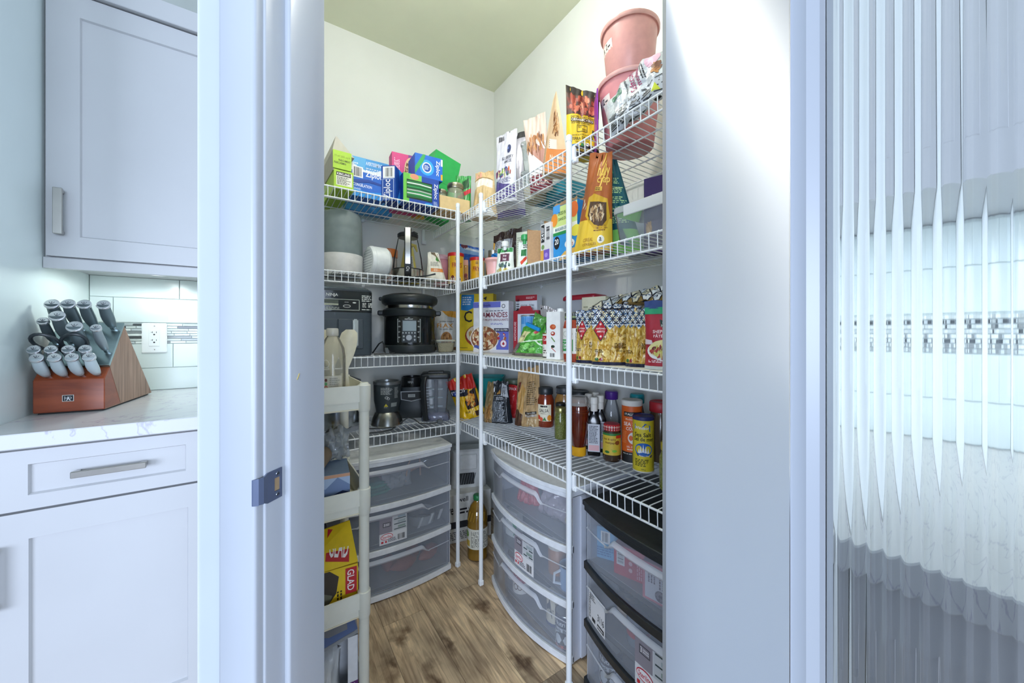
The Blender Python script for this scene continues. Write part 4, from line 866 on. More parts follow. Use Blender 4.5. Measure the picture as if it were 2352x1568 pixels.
# ================================================================ third shelf, left wall
t = thing('air_fryer', 'dark grey air fryer with a glossy control panel, left end of the third shelf', 'air fryer', (.245, 1.865, MZ), 0)
AG = M('3b454e', .45); GL = M('23292c', .12, var=0)
def rbox(g, w, d, z0, z1, m, rr=.03, tap=0): loft(g, [rrect(w-.006, d-.006, z0, rr), rrect(w, d, z0+.004, rr), rrect(w-tap, d-tap, z1-.006, rr), rrect(w-tap-.012, d-tap-.012, z1, rr)], m)
g = G(); rbox(g, .300, .30, 0, .292, AG, .035); g.out('body', t, ang=30)
g = G(); rbox(g, .302, .304, .188, .286, GL, .036); g.out('control_band', t, ang=30)
g = G(); rbox(g, .284, .28, .287, .300, M('5a6468', .12, .3), .04); g.out('top_cover', t, ang=30)
for x0, x1 in ((-.14, .002), (.004, .107)):
    g = G(); g.box(x0, x1, -.1535, -.148, .030, .160, AG); g.out('drawer', t, bev=.003)
g = G(); g.box(.062, .084, -.166, -.150, .040, .160, M('a9aca6', .3, 1)); g.out('handle', t, bev=.005, seg=2)
d = Dec(flat(-.151, -.1525, .188, .302, 0, .098), 5)
d.text('NINJA', .365, .66, .515, .82, 'e4e8e4', 2).frame(.05, .10, .80, .58, .008, 'c4ccc0', 2, .022).rect(.32, .30, .52, .38, 'a8ae9a', 2).rect(.30, .40, .52, .54, '4a5448', 2).ell(.63, .28, .05, .07, 'd8dcd6', 2).ell(.63, .28, .042, .055, '1c2224', 3).fine(.60, .44, .66, .47, 1, 'd8dcd6').ell(.73, .44, .025, .03, 'd8dcd6', 2).fine(.36, .14, .6, .24, 2, 'a8b0a8')
d.fine(.83, .50, .985, .80, 4, 'd8dcd6', words=4).fine(.83, .12, .985, .18, 1, 'd8dcd6', words=4).fine(.84, .24, .9, .46, 4, 'd8dcd6', words=2).fine(.92, .24, .98, .46, 4, 'd8dcd6', words=2); d.done(t)
t = thing('pressure_cooker', 'black electric pressure cooker with a control panel and dial, on the third shelf', 'cooker', (.606, 1.855, MZ), -20)
pb = M('14191a', .16, var=0); pm = M('262d30', .4)
G().lathe([(.110, 0), (.126, .004), (.129, .012), (.129, .038), (.125, .042)], pm, 40).out('base', t)
G().lathe([(.1255, .040), (.126, .046), (.126, .178), (.124, .182)], pb, 40).out('body', t)
G().lathe([(.124, .180), (.131, .184), (.133, .192), (.133, .212), (.126, .218), (.118, .222)], pm, 40).out('upper_ring', t)
G().lathe([(.114, .218), (.116, .226), (.116, .236)], M('c8c8c0', .18, 1), 40, cap=False).out('steel_rim', t)
G().lathe([(.119, .236), (.135, .248), (.139, .262), (.139, .272), (.132, .284), (.10, .294), (.001, .298)], pm, 40).out('lid', t)
for s in (-1, 1): G().box(min(s*.126, s*.155), max(s*.126, s*.155), -.022, .022, .188, .212, pm).out('side_handle', t, bev=.005)
G().box(-.15, -.128, -.012, .012, .262, .28, pm).out('lid_fin', t, bev=.004)
S = cylmap(.1263, .048, .128, -117, -63); d = Dec(S, 6)
d.poly([(.04, .06), (.5, .01), (.96, .06), (.97, .93), (.5, .99), (.03, .93)], 'b8c0c0', 1).poly([(.06, .08), (.5, .03), (.94, .08), (.95, .91), (.5, .97), (.05, .91)], '20262a', 2)
d.rect(.22, .05, .80, .90, '343c44', 3, 4).rect(.26, .48, .78, .86, '93a4b0', 4, 4).text('INSTANT', .34, .90, .66, .945, 'e4e8e8', 4)
for i in range(5): d.ell(.27+i*.115, .41, .032, .032, 'b4bcc4', 4, 8)
for x, y in ((.30, .28), (.30, .15), (.72, .28), (.72, .15)): d.ell(x, y, .035, .04, 'b4bcc4', 4, 8)
for i in range(4): d.fine(.08, .82-i*.2, .18, .87-i*.2, 2, 'c8d0d0', 4, words=2).fine(.84, .82-i*.2, .93, .87-i*.2, 2, 'c8d0d0', 4, words=2)
d.done(t)
g = G().lathe([(.0135, -.133), (.0135, -.1262)], M('a4a8ac', .5, .6), 20, (0, .0, .078), ax='y'); g.out('dial', t)
d = Dec(cylmap(.1263, .182, .03, -112, -68), 7); d.fine(.3, .1, .8, .5, 1, '8a9294'); d.done(t, 'printed_label', 'lettering')
t = thing('power_cord', 'black power cord with a plug lying between the air fryer and pressure cooker', 'cord', (.44, 1.74, MZ))
g = G().tube([(-.03, .06, .005), (-.01, .02, .05), (.0, .0, .060), (.012, -.01, .03), (.03, -.02, .012), (.05, -.02, .006), (.0, -.03, .005), (-.04, -.015, .005)], .0035, M('1c1f22', .5), 6); g.out('cable', t)
G().hexa([(.008, -.03, .004), (.026, -.03, .004), (.026, -.012, .004), (.008, -.012, .004), (.004, -.028, .032), (.018, -.028, .032), (.018, -.014, .032), (.004, -.014, .032)], M('565c60', .5)).out('plug', t, bev=.002)
t, S, _ = pouch('flax_bag', 'white and orange flax seed bag behind the pressure cooker', 'bag', (.86, 1.985, MZ+.002), -24, .125, .225, .05, 'cfd0cc', seed=71, rough=.35, bump=.1)
d = Dec(S, 8); d.poly([(.3, 1), (.6, .86), (1, .82), (1, 1)], 'e0a030', 2).text('golden roasted', .2, .70, .86, .755, '5a5a52', 2).text('FLAX', .08, .575, .84, .68, 'd08a1c', 2).text('lin doré rôti', .2, .52, .8, .555, '5a5a52', 2).ell(.52, .28, .27, .19, 'a8743c', 2, 18).scat(.52, .28, .25, .17, 40, ['7a4e22', 'c09458'], .04, .02, 3).rect(0, 0, 1, .08, '6a4a2a', 2, 8); d.done(t)
t = thing('food_container', 'small clear lidded container of oats beside the pole on the third shelf', 'container', (.775, 1.80, MZ), -15)
g = G(); loft(g, [rrect(.075, .07, 0), rrect(.078, .073, .003), rrect(.094, .088, .056)], CLEAR); g.out('container_body', t)
g = G(); loft(g, [rrect(.104, .098, .056), rrect(.106, .1, .059), rrect(.104, .098, .066)], clear('d8dac8', .5, .1)); g.out('lid', t)
g = G(); loft(g, [rrect(.074, .069, .003), rrect(.088, .082, .048)], M('c0ae78', .8, bump=1, scale=160)); g.out('oats', t)
# ================================================================ third shelf, right wall
RZ = 1.0535
b = box_item('cereal_box', 'large yellow cereal box with a blue corner flag, in the third shelf corner', 'box', (.985, 1.835, RZ), -47, .205, .065, .315, 'e6c81c')
d = Dec(b.F, 9); d.poly([(.08, .72), (.28, .70), (.46, .76), (.46, .99), (.10, .99)], '1f86cc', 2).fine(.13, .80, .42, .96, 4, 'dceaf8', 3, words=4).text('C', .17, .50, .40, .70, '1a1a1a', 2).text('o', .5, .50, .7, .66, '1a1a1a', 2).ell(.62, .26, .42, .20, '9a3a1c', 2, 22).ell(.62, .28, .38, .17, 'e8dcc0', 3, 22).scat(.62, .28, .34, .14, 34, ['c8964a', 'a8742c', 'dcb268'], .05, .022, 4).poly([(.72, .92), (.82, .95), (.80, .88)], '1a1a1a', 3).fine(.06, .04, .3, .06, 1, '6a5a10'); d.done(b.t)
d = Dec(b.L, 10); d.rect(.1, .3, .9, .88, 'dcc43a', 1).fine(.14, .32, .86, .86, 16, '6a6020').rect(.15, .05, .85, .2, 'd8d4b8', 2); d.done(b.t)
b = box_item('cereal_box', 'white and lilac almond cereal box with a big bowl picture, third shelf', 'box', (.95, 1.60, RZ), -58, .198, .06, .255, 'dfe0e6')
d = Dec(b.F, 11); d.rect(0, .88, .78, .99, '6a72c8', 2).rect(.78, .84, 1, .99, 'ededf0', 2).ring(.86, .90, .05, .04, .3, '3a3a44', 3, 12).text('innofoods', .14, .905, .50, .945, '23235a', 3).text('AMANDES', .26, .685, .97, .785, '7a1c34', 2).text('ET FRUITS CROQUANTS', .24, .61, .99, .66, '7a1c34', 2).fine(.36, .80, .95, .825, 1, '4a4a5a').fine(.5, .54, .96, .58, 2, '7a7ab8').rect(.66, .06, 1, .42, '5f68c0', 2).rect(.6, .41, 1, .475, '22243a', 3).text('SANS GLUTEN', .64, .425, .97, .46, 'f0f0f4', 4)
d.ell(.32, .27, .41, .255, 'ebe6e0', 3, 28).ell(.32, .275, .385, .235, '8a5a3c', 4, 28).scat(.32, .275, .38, .23, 130, ['e2c8a2', 'c89a6c', 'a8603c', '8a3a2c', 'f0e0c4', 'b87c50'], .045, .030, 5).ell(.86, .18, .09, .075, 'efe8f0', 4, 18).ring(.86, .18, .09, .075, .12, 'b02a34', 5).poly([(.82, .17), (.86, .22), (.90, .17), (.86, .145)], 'b02a34', 5)
for x, y in ((.72, .35), (.88, .35), (.72, .28), (.9, .28)): d.scat(x, y, .05, .03, 5, ['b02a40', 'e8d0b0', 'a8602c'], .03, .02, 5)
d.rect(0, 0, 1, .05, 'd8d4d8', 2).poly([(.02, .10), (.2, .06), (.24, .12), (.05, .15)], '4a5aa8', 6); d.done(b.t)
d = Dec(b.L, 12); d.fine(.2, .04, .9, .94, 30, '9a9a98'); d.done(b.t)
b = box_item('tomato_paste_box', 'tall white and red tomato paste box printed upside down on the third shelf', 'box', (1.12, 1.53, RZ), -62, .122, .06, .290, 'd6dade')
d = Dec(b.F, 13); d.rect(0, .90, 1, 1, '9e1e2c', 2).text('PASTE', .64, .80, .86, .84, '2e3440', 2, 2).text('TOMATO', .64, .745, .86, .785, '2e3440', 2, 2).text('ORGANIC', .64, .69, .86, .73, '2e3440', 2, 2).text('BIOLOGIQUE', .24, .80, .54, .84, '2e3440', 2, 2).text('TOMATES', .28, .745, .52, .785, '2e3440', 2, 2).text('PÂTE DE', .24, .69, .52, .73, '2e3440', 2, 2).bars(.04, .70, .18, .97, up=1).rect(0, 0, 1, .64, '9e1e2c', 2).ell(.12, .66, .17, .10, '1e1416', 3, 18).ell(.12, .65, .13, .075, 'a83a28', 4, 16).fine(.5, .93, .9, .97, 2, 'e0b8b8', 3); d.done(b.t)
b = box_item('tomato_paste_box', 'red hang-tab box with a blue can picture, in front of the taller tomato box', 'box', (1.045, 1.435, RZ), -62, .135, .045, .205, 'a01c2c')
G().prism([(-.04, .203), (.04, .203), (.025, .226), (-.025, .226)], -.025, -.023, M('a01c2c', .5), 'y').out('hang_tab', b.t)
d = Dec(b.F, 14); d.rect(.18, .04, .92, .92, 'cdd4da', 2).ell(.52, .78, .20, .10, '241a1a', 3).ell(.52, .77, .15, .07, '6a2418', 4).text('HOTHOUSE', .04, .3, .12, .74, 'e6d0d4', 2, 1).ell(.30, .16, .1, .08, 'd8a83a', 3).ell(.24, .1, .1, .07, '5a9a3a', 4); d.done(b.t)
t = turned('tin_can', 'light blue lidded can with a round crest label, in front of the red box', 'can', (.985, 1.345, RZ), [('can', [(.036, 0), (.036, .176)], M('7ab2d8', .35)), ('rim', [(.0365, .172), (.0375, .174), (.0365, .178), (.034, .177), (.001, .176)], M('c8ccd0', .25, 1))], rz=-40)
d = Dec(cylmap(.036, 0, .176, -150, -30), 3); d.rect(0, .78, 1, .96, '3c86c4', 1, 6).ell(.56, .68, .2, .12, 'e8eef2', 2, 18).ring(.56, .68, .2, .12, .14, 'a8b8c8', 3).poly([(.5, .70), (.56, .76), (.62, .70), (.56, .64)], '3a4a8a', 3).poly([(.46, .64), (.5, .68), (.52, .62)], 'b02a34', 3).fine(.02, .3, .28, .6, 5, 'b04a4a'); d.done(t)
t, S, Bk = pouch('produce_bag', 'clear and leafy green bag of grains closed with a blue clip, on the third shelf', 'bag', (.945, 1.285, RZ), -80, .205, .128, .085, '4f9e3a', seed=75, topw=.62, skew=.030, rough=.25, crinkle=.005, bump=.35, slope=.02)
d = Dec(S, 15); d.rect(.0, 0, .98, .10, '6a6058', 1, 8, 1).poly([(0, 0), (.22, 0), (.26, .3), (.2, .46), (.05, .40)], '6e645c', 2).scat(.14, .2, .12, .18, 40, ['8a8078', '52483e', 'a89c90'], .016, .012, 3).poly([(.22, .1), (.25, .1), (.30, .5), (.27, .5)], 'e6eee2', 3).poly([(.27, .44), (.98, .52), (.98, .56), (.3, .48)], 'dcecd2', 3).poly([(.74, .5), (.98, .3), (.98, .34), (.78, .53)], 'dcecd2', 3)
d.poly([(.06, .44), (.36, .46), (.46, .80), (.24, .84)], 'd6cf92', 3).text('PLANTES', .20, .62, .36, .70, '3a3a1c', 4).ell(.68, .74, .13, .08, '7cc45c', 3).ell(.7, .78, .08, .05, 'd8555a', 4).scat(.6, .28, .34, .16, 16, ['357a26', '6fb84e', '8cd070', '2d6a22'], .10, .06, 2); d.done(t)
o = G().box(-.045, .035, -.012, .004, -.008, .008, M('1f8fd2', .35)).out('clip', t, bev=.003); o.location = (.040, -.012, .122); o.rotation_euler = (0, rad(20), 0)
g = G(); pouch_mesh(g, .06, .055, .025, M('5c9a48', .25, bump=.3), seed=8, kind='pillow', crinkle=.004, topw=1.4); o = g.out('bag_top', t, merge=2e-4); o.location = (.045, 0, .122); o.rotation_euler = (0, rad(24), 0)
t, S, _ = pouch('snack_bag', 'crumpled silver bag behind the green produce bag', 'bag', (1.03, 1.215, RZ), -60, .14, .20, .05, 'bcb6b4', seed=76, rough=.25, metal=.3, slope=-.12, bump=.5, crinkle=.005)
d = Dec(S, 3); d.fine(.3, .7, .9, .9, 4, '8a4a48').rect(.3, .1, 1, .4, '1d5a40', 1, 4, 2); d.done(t)
def can(x, y, rz, label, red):
    t = turned('soup_can', label, 'can', (x, y, RZ), [('can', [(.0325, .003), (.0325, .094)], M('ece8e2' if red else '2a6aa8', .35)), ('rim', [(.0325, .093), (.034, .095), (.0335, .098), (.031, .0975), (.031, .094), (.001, .094)], M('c4a070', .25, 1)), ('bottom_rim', [(.030, 0), (.0335, .001), (.0325, .004)], M('b8b8b4', .25, 1))], 'soup cans', rz)
    d = Dec(cylmap(.0325, 0, .094, -160, -20), 4)
    if red: d.rect(0, .56, 1, .92, 'b81c26', 1, 8).text("Campbell's", .16, .66, .86, .86, 'f4ece6', 2).ell(.5, .52, .1, .06, 'd8a83a', 2.5).fine(.16, .16, .84, .44, 3, '5a4a44', words=3)
    else: d.rect(0, .1, 1, .5, 'e8e4e0', 1, 8).ell(.5, .6, .2, .14, 'b82a34', 2).fine(.2, .14, .8, .4, 3, '444444', words=3)
    d.done(t)
can(.945, 1.142, -52, 'white and red soup can beside the tall white carton', True)
can(1.01, 1.150, -52, 'blue and white soup can behind the red and white one', False)
b = box_item('broth_carton', 'white drink carton with small vegetable pictures down its front, left of the nearest pole', 'carton', (.905, 1.052, RZ), -76, .062, .062, .176, 'e6e7e4')
G().lathe([(.012, .174), (.0125, .176), (.0125, .188), (.001, .189)], M('eceeee', .35), 14, (.012, 0, 0)).out('cap', b.t)
d = Dec(b.F, 16); d.ell(.5, .68, .22, .055, 'b8502c', 2).ell(.56, .69, .12, .03, 'd0744a', 3).ell(.5, .54, .16, .045, 'a83a2c', 2).ell(.48, .55, .08, .02, 'e8dcd0', 3).poly([(.35, .46), (.62, .36), (.66, .38), (.42, .47)], '6a8a4a', 2).ell(.5, .27, .14, .03, '2a3a2a', 2).poly([(.36, .24), (.72, .15), (.7, .17), (.4, .25)], 'b83228', 2).bars(.28, .05, .64, .13); d.done(b.t)
def sauce(x, y, rz, label, front):
    t = turned('sauce_jar', label, 'jar', (x, y, RZ), [('jar_body', [(.032, 0), (.0355, .006), (.0362, .012), (.0362, .118), (.032, .136), (.028, .142)], M('a23a1e', .12, coat=.6, var=.15)), ('lid', [(.029, .141), (.030, .143), (.030, .164), (.027, .167), (.001, .167)], M('2e3626' if front else '20242a', .35))], None, rz)
    G().lathe([(.0301, .148), (.0306, .150), (.0301, .154)], M('8aa05a' if front else '3a4450', .35), 24, cap=False).out('lid_band', t)
    d = Dec(cylmap(.0363, .028, .085, -175, -5), 4); d.rect(.0, 0, 1, 1, 'e8e8e2', 1, 12)
    if front: d.rect(.05, .10, .55, .56, '2f9a4a', 2, 6).text('organic', .10, .44, .5, .53, 'f0f4ee', 3).rect(.64, .86, .95, .98, '22262c', 2, 4).text('TOMATO', .12, .30, .52, .40, 'f0f4ee', 3).text('BASIL', .2, .18, .5, .28, 'f0f4ee', 3).ring(.36, .78, .18, .12, .12, 'a8b0a4', 2).ell(.08, .1, .06, .06, 'b83228', 3).fine(.62, .1, .96, .84, 12, '5a5a58')
    else: d.fine(.12, .06, .9, .94, 15, '4a4a48').rect(.1, .9, .9, .99, '22262c', 2, 4)
    d.done(t)
sauce(.874, .934, -55, 'red pasta sauce jar with a green and white label, behind the nearest pole', True)
t = thing('food_container', 'frosted container with a dark red lid at the back of the third shelf', 'container', (1.165, 1.17, RZ), -78)
g = G(); loft(g, [rrect(.135, .09, 0), rrect(.14, .094, .004), rrect(.158, .108, .242)], clear('c8ccd4', .7, .25)); g.out('container_body', t)
g = G(); loft(g, [rrect(.170, .120, .240), rrect(.172, .122, .244), rrect(.170, .120, .254), rrect(.156, .106, .262)], M('a81e34', .35)); g.out('lid', t)
b = box_item('cream_box', 'plain cream box behind the pasta bags', 'box', (1.055, 1.0, RZ), -74, .10, .05, .235, 'e0dcc0')
d = Dec(b.F, 17); d.fine(.08, .82, .3, .86, 1, '9a9a78'); d.done(b.t)
def tilepat(d, seed, lo=.62, hi=1.0, diag=None):
    r = random.Random(seed); d.rect(0, lo, 1, hi, 'e2e4e2', 2, 10, 5)
    s = .19; k = 0
    for j in range(4):
        for i in range(-1, 7):
            a = i*s+(j % 2)*s/2; b_ = lo+.02+j*(hi-lo)/3.2
            if a < -.02 or a > 1.02: continue
            h = (hi-lo)/3.2; c = r.choice(('23284a', '2c3560', '1f2438'))
            A = lambda x: min(1, max(0, x)); Bq = lambda y: min(.995, y)
            d.poly([(A(a-s/2), Bq(b_)), (A(a), Bq(b_-h)), (A(a+s/2), Bq(b_)), (A(a), Bq(b_+h))], '1c2030', 3)
            d.poly([(A(a-s*.42), Bq(b_)), (A(a), Bq(b_-h*.84)), (A(a+s*.42), Bq(b_)), (A(a), Bq(b_+h*.84))], r.choice(('eceeea', 'dfe6ea', 'e8e2c4')), 4)
            for q in range(4):
                w = q*pi/2; d.ell(A(a+.045*cos(w)), Bq(b_+.045*sin(w)), .034, .013, r.choice(('2a5a8a', c)), 5, 7, w)
def pasta(name, loc, rz, w, h, dp, label, kind, seed, **kw):
    t, S, Bk = pouch('pasta_bag', label, 'pasta bag', loc, rz, w, h, dp, 'c9a548', 'pasta bags with tiled print', seed=seed, rough=.22, crinkle=.003, bump=.12, **kw)
    d = Dec(S, seed, .25); d.rect(0, 0, 1, .055, '1d2140', 3, 8, 1)
    L_, T_ = {'penne': (.10, .012), 'rigatoni': (.11, .024), 'fusilli': (.055, .016)}[kind]
    d.scat(.5, .36, .5, .30, 150 if kind != 'fusilli' else 220, ['e0c06a', 'c89c3a', 'ecd48a', 'b4882e', 'd8b050', '9a7024', 'e6c878'], L_, T_, 1.2, .35, 6, rect=True)
    tilepat(d, seed, .72, .99)
    for a in range(5): d.poly([(a*.25-.13, .725), (a*.25, .63+.03*(a % 2)), (a*.25+.13, .725)], 'e2e4e2', 3); d.ell(a*.25, .695, .05, .022, '2a5a8a', 4, 8)
    if kind != 'fusilli':
        c = .24 if kind == 'rigatoni' else .3
        d.poly([(c-.20, .62), (c, .42), (c+.20, .62), (c, .82)], '20203a', 6).poly([(c-.18, .62), (c, .44), (c+.18, .62), (c, .80)], 'b01e2a', 7).text('ANTONIO', c-.13, .635, c+.13, .665, 'f2e8e0', 8).text('AMATO', c-.11, .58, c+.11, .615, 'f2e8e0', 8).ell(c, .73, .03, .02, 'e8c8c0', 8).ell(c, .51, .03, .02, 'e8c8c0', 8)
    d.fine(.08, .22, .36, .28, 2, '4a3008', 6, words=3).fine(.62, .30, .95, .40, 4, '4a3008', 6, words=4).text('500 g', .68, .23, .9, .27, '4a3008', 6).ell(.14, .10, .05, .03, '3a6a3a', 6).ell(.26, .10, .05, .03, '8a2a2a', 6); d.done(t); return t
pasta('p', (.880, .868, RZ), -62, .088, .172, .06, 'left bag of short tube pasta with red diamond label, beside the sauce jar', 'penne', 81)
pasta('p', (.884, .782, RZ), -48, .112, .170, .065, 'middle bag of large tube pasta with a red diamond label', 'rigatoni', 82)
pasta('p', (.908, .690, RZ), -62, .084, .170, .065, 'right bag of small spiral pasta, beside the red packet', 'fusilli', 83)
pasta('p', (1.00, .83, RZ), -60, .12, .168, .07, 'bag of pasta hidden behind the front row, under the lying bags', 'rigatoni', 84)
pasta('p', (1.03, .72, RZ), -60, .12, .168, .07, 'bag of pasta behind the spiral pasta, under the lying bags', 'penne', 85)
for i, (x, y, z, rz, lb, dx) in enumerate(((.985, .855, 1.232, -68, 'lower pasta bag lying flat across the standing pasta bags', 0), (1.01, .76, 1.252, -75, 'upper pasta bag lying flat on top of the pasta row', 0))):
    t, S, Bk = pouch('pasta_bag', lb, 'pasta bag', (x, y, z), rz, .185, .13, .04, '8a7038' if i else '3a4058', 'pasta bags with tiled print', seed=90+i, kind='pillow', rough=.2, crinkle=.004, bump=.3, rx=-72)
    d = Dec(S, 90+i, .2); tilepat(d, 90+i, .02 if not i else .1, .98) if True else 0
    d.done(t)
t, S, _ = pouch('sauce_mix_packet', 'red shepherd pie sauce packet with a plate picture, right end of the third shelf', 'packet', (.884, .582, RZ), -72, .125, .185, .05, 'a82838', seed=95, rough=.35, bump=.05)
d = Dec(S, 18); d.rect(0, .88, 1, 1, '23407e', 2, 6).rect(0, .80, 1, .90, '1f9a6a', 2, 6).poly([(.34, .72), (.5, .68), (.66, .72), (.64, .62), (.5, .58), (.36, .62)], '1f3a34', 3).text('CLUB', .40, .655, .6, .695, 'e8ece8', 4).text('HOUSE', .38, .61, .62, .65, 'e8ece8', 4).text("SHEPHERD'S PIE", .20, .52, .86, .57, 'f4e4e4', 2).text('PÂTÉ CHINOIS', .22, .46, .84, .51, 'f4e4e4', 2).ell(.5, .27, .42, .14, 'e8e6e2', 2, 22).ell(.5, .30, .38, .13, 'e0d898', 3, 20).scat(.5, .27, .36, .1, 40, ['8a2a2a', 'a83a34', 'c8c060', '6a2020', 'd8d080'], .05, .022, 4).fine(.12, .10, .7, .14, 2, 'f0dede').rect(0, .0, 1, .05, 'c8ccc8', 2, 6).poly([(.0, .44), (.18, .42), (.22, .36), (0, .36)], 'd8c8cc', 3); d.done(t)
t = thing('tub', 'white square tub behind the red packet, right end of the third shelf', 'tub', (1.03, .575, RZ), -85)
g = G(); loft(g, [rrect(.08, .08, 0), rrect(.09, .09, .19)], M('e4e8ea', .4)); g.out('tub_body', t); g = G(); loft(g, [rrect(.096, .096, .188), rrect(.098, .098, .207), rrect(.09, .09, .211)], M('eceef0', .4)); g.out('lid', t)
# ================================================================ lowest shelf, left wall
t = turned('slow_cooker', 'brushed steel pot on the lowest shelf behind the ivory shelving', 'cooker', (.255, 1.87, LZ), [('body', [(.112, .020), (.114, .024), (.114, .215), (.11, .22)], M('a8b0ba', .2, 1)), ('base', [(.105, 0), (.118, .004), (.118, .020), (.112, .024)], M('8a909c', .4)), ('lid', [(.116, .218), (.116, .226), (.07, .245), (.001, .25)], M('2a2e32', .2))], n=40)
G().box(.118, .135, -.03, .03, .15, .175, BK).out('side_handle', t, bev=.004)
t = thing('bullet_blender', 'dark grey bullet blender base with steel foot and warning label, on the lowest shelf', 'blender', (.487, 1.835, LZ), -20)
nb = M('343c40', .4)
G().lathe([(.073, .002), (.075, .006), (.068, .034), (.058, .060), (.052, .066)], M('9a9a94', .25, 1), 36).out('steel_foot', t)
G().lathe([(.05, .055), (.053, .08), (.061, .12), (.063, .19), (.063, .198)], nb, 36).out('body', t)
G().lathe([(.0635, .198), (.065, .200), (.065, .212), (.062, .214), (.056, .213), (.054, .200), (.001, .196)], M('8d9294', .3, .8), 36).out('top_ring', t)
G().lathe([(.03, .196), (.028, .206), (.001, .207)], M('1c2022', .4), 20).out('drive_socket', t)
d = Dec(cylmap(lambda q: .0545+.009*min(1, q*2.2), .075, .12, -150, -30), 5); d.fine(.32, .66, .74, .94, 8, 'aab0b0', 3).fine(.80, .5, .98, .94, 9, '9aa0a0', 3).ring(.52, .54, .06, .05, .3, 'c8cccc', 3, 10).ring(.58, .5, .05, .05, .3, 'c8cccc', 3, 10).poly([(.42, .18), (.58, .18), (.50, .30)], 'd8c840', 3).rect(.68, .16, .92, .32, '8a9090', 3, 2).fine(.42, .13, .6, .16, 1, 'c8cccc', 3); d.done(t)
t = thing('blender', 'black blender motor base with a power button, behind the clear jug', 'blender', (.655, 1.965, LZ), -22)
g = G(); loft(g, [rrect(.145, .14, 0), rrect(.15, .145, .006), rrect(.145, .14, .06), rrect(.125, .12, .13), rrect(.12, .115, .16)], M('2c3438', .4)); g.out('body', t, ang=30)
G().lathe([(.055, .158), (.057, .165), (.056, .208), (.050, .212), (.048, .195), (.001, .19)], M('1b1f21', .3), 30).out('jug_socket', t)
d = Dec(lambda a, b_, o: (-.06+.12*a, -.0625-.012*(1-b_)-o-.004, .085+.07*b_), 6); d.poly([(.06, .2), (.5, .05), (.94, .2), (.98, .8), (.04, .8)], 'c8ccd0', 1).poly([(.09, .24), (.5, .10), (.91, .24), (.94, .74), (.08, .74)], '14181a', 2).rect(.36, .36, .66, .58, 'c8ccc8', 3).rect(.40, .40, .62, .54, 'a8aeac', 4); d.done(t, 'control_panel')
d = Dec(cylmap(.0568, .165, .04, -130, -60), 6); d.text('NINJA', .3, .3, .7, .7, 'c8ccd0', 1.5); d.done(t)
t = thing('blender_jug', 'clear square blender jug with a black lid and handle, by the pole', 'blender jug', (.735, 1.825, LZ), -24)
jg = clear('a4b0c4', .28, .05, .25)
g = G(); loft(g, [rrect(.100, .100, .02), rrect(.112, .112, .05), rrect(.132, .132, .215)], jg, (1, 0)); g.out('jug_body', t)
g = G(); loft(g, [rrect(.14, .14, 0, .03), rrect(.145, .145, .01, .03), rrect(.135, .135, .03, .03), rrect(.105, .105, .042, .025)], clear('8a90b4', .4, .05, .25)); g.out('jug_foot', t)
g = G(); loft(g, [rrect(.146, .146, .213), rrect(.15, .15, .217), rrect(.15, .15, .234), rrect(.142, .142, .240)], M('20262a', .35)); g.box(-.04, .04, -.03, .03, .238, .247, M('181c1e', .4)).out('lid', t, bev=.002)
g = G(); strap(g, [(0, -.066, .225), (0, -.10, .222), (0, -.112, .19), (0, -.108, .12), (0, -.098, .06), (0, -.09, .01), (0, -.06, .012)], .026, .016, M('20262a', .4)); o = g.out('handle', t, bev=.003); o.rotation_euler[2] = rad(-32)
g = G(); g.tube([(0, 0, .03), (0, 0, .20)], .010, M('3a4046', .4), 10)
for k in range(3): g.hexa([(-.035, -.003, .06+k*.045), (.035, -.003, .06+k*.045), (.035, .003, .06+k*.045), (-.035, .003, .06+k*.045), (-.035, -.001, .066+k*.045), (.035, -.001, .066+k*.045), (.035, .002, .066+k*.045), (-.035, .002, .066+k*.045)], M('9aa4ac', .25, 1))
g.out('blade_stack', t)
d = Dec(flat(-.062, -.064, .05, .124, 0, .15), 7)
for i in range(8): d.rect(.12, .1+i*.1, .12+(.16 if i % 2 else .1), .115+i*.1, 'd8e0ec', 3)
d.done(t, 'measure_marks')
t = thing('power_cord', 'dark power cords lying on the front of the lowest left shelf', 'cord', (.45, 1.72, LZ))
cm = M('2a2e30', .5)
G().tube([(-.09, .12, .06), (-.075, .1, .03), (-.06, .05, .006), (0, .03, .005), (.05, .02, .005), (.02, -.02, .006), (-.02, -.03, .005), (-.06, -.025, .005), (-.10, -.02, .005)], .0032, cm, 6).tube([(.08, .06, .01), (.12, .05, .035), (.14, .03, .03), (.16, .0, .012), (.20, -.01, .006), (.25, -.02, .009)], .003, cm, 6).out('cable', t)
G().box(.24, .265, -.035, -.01, .002, .022, M('5c6266', .5)).out('plug', t, bev=.004)
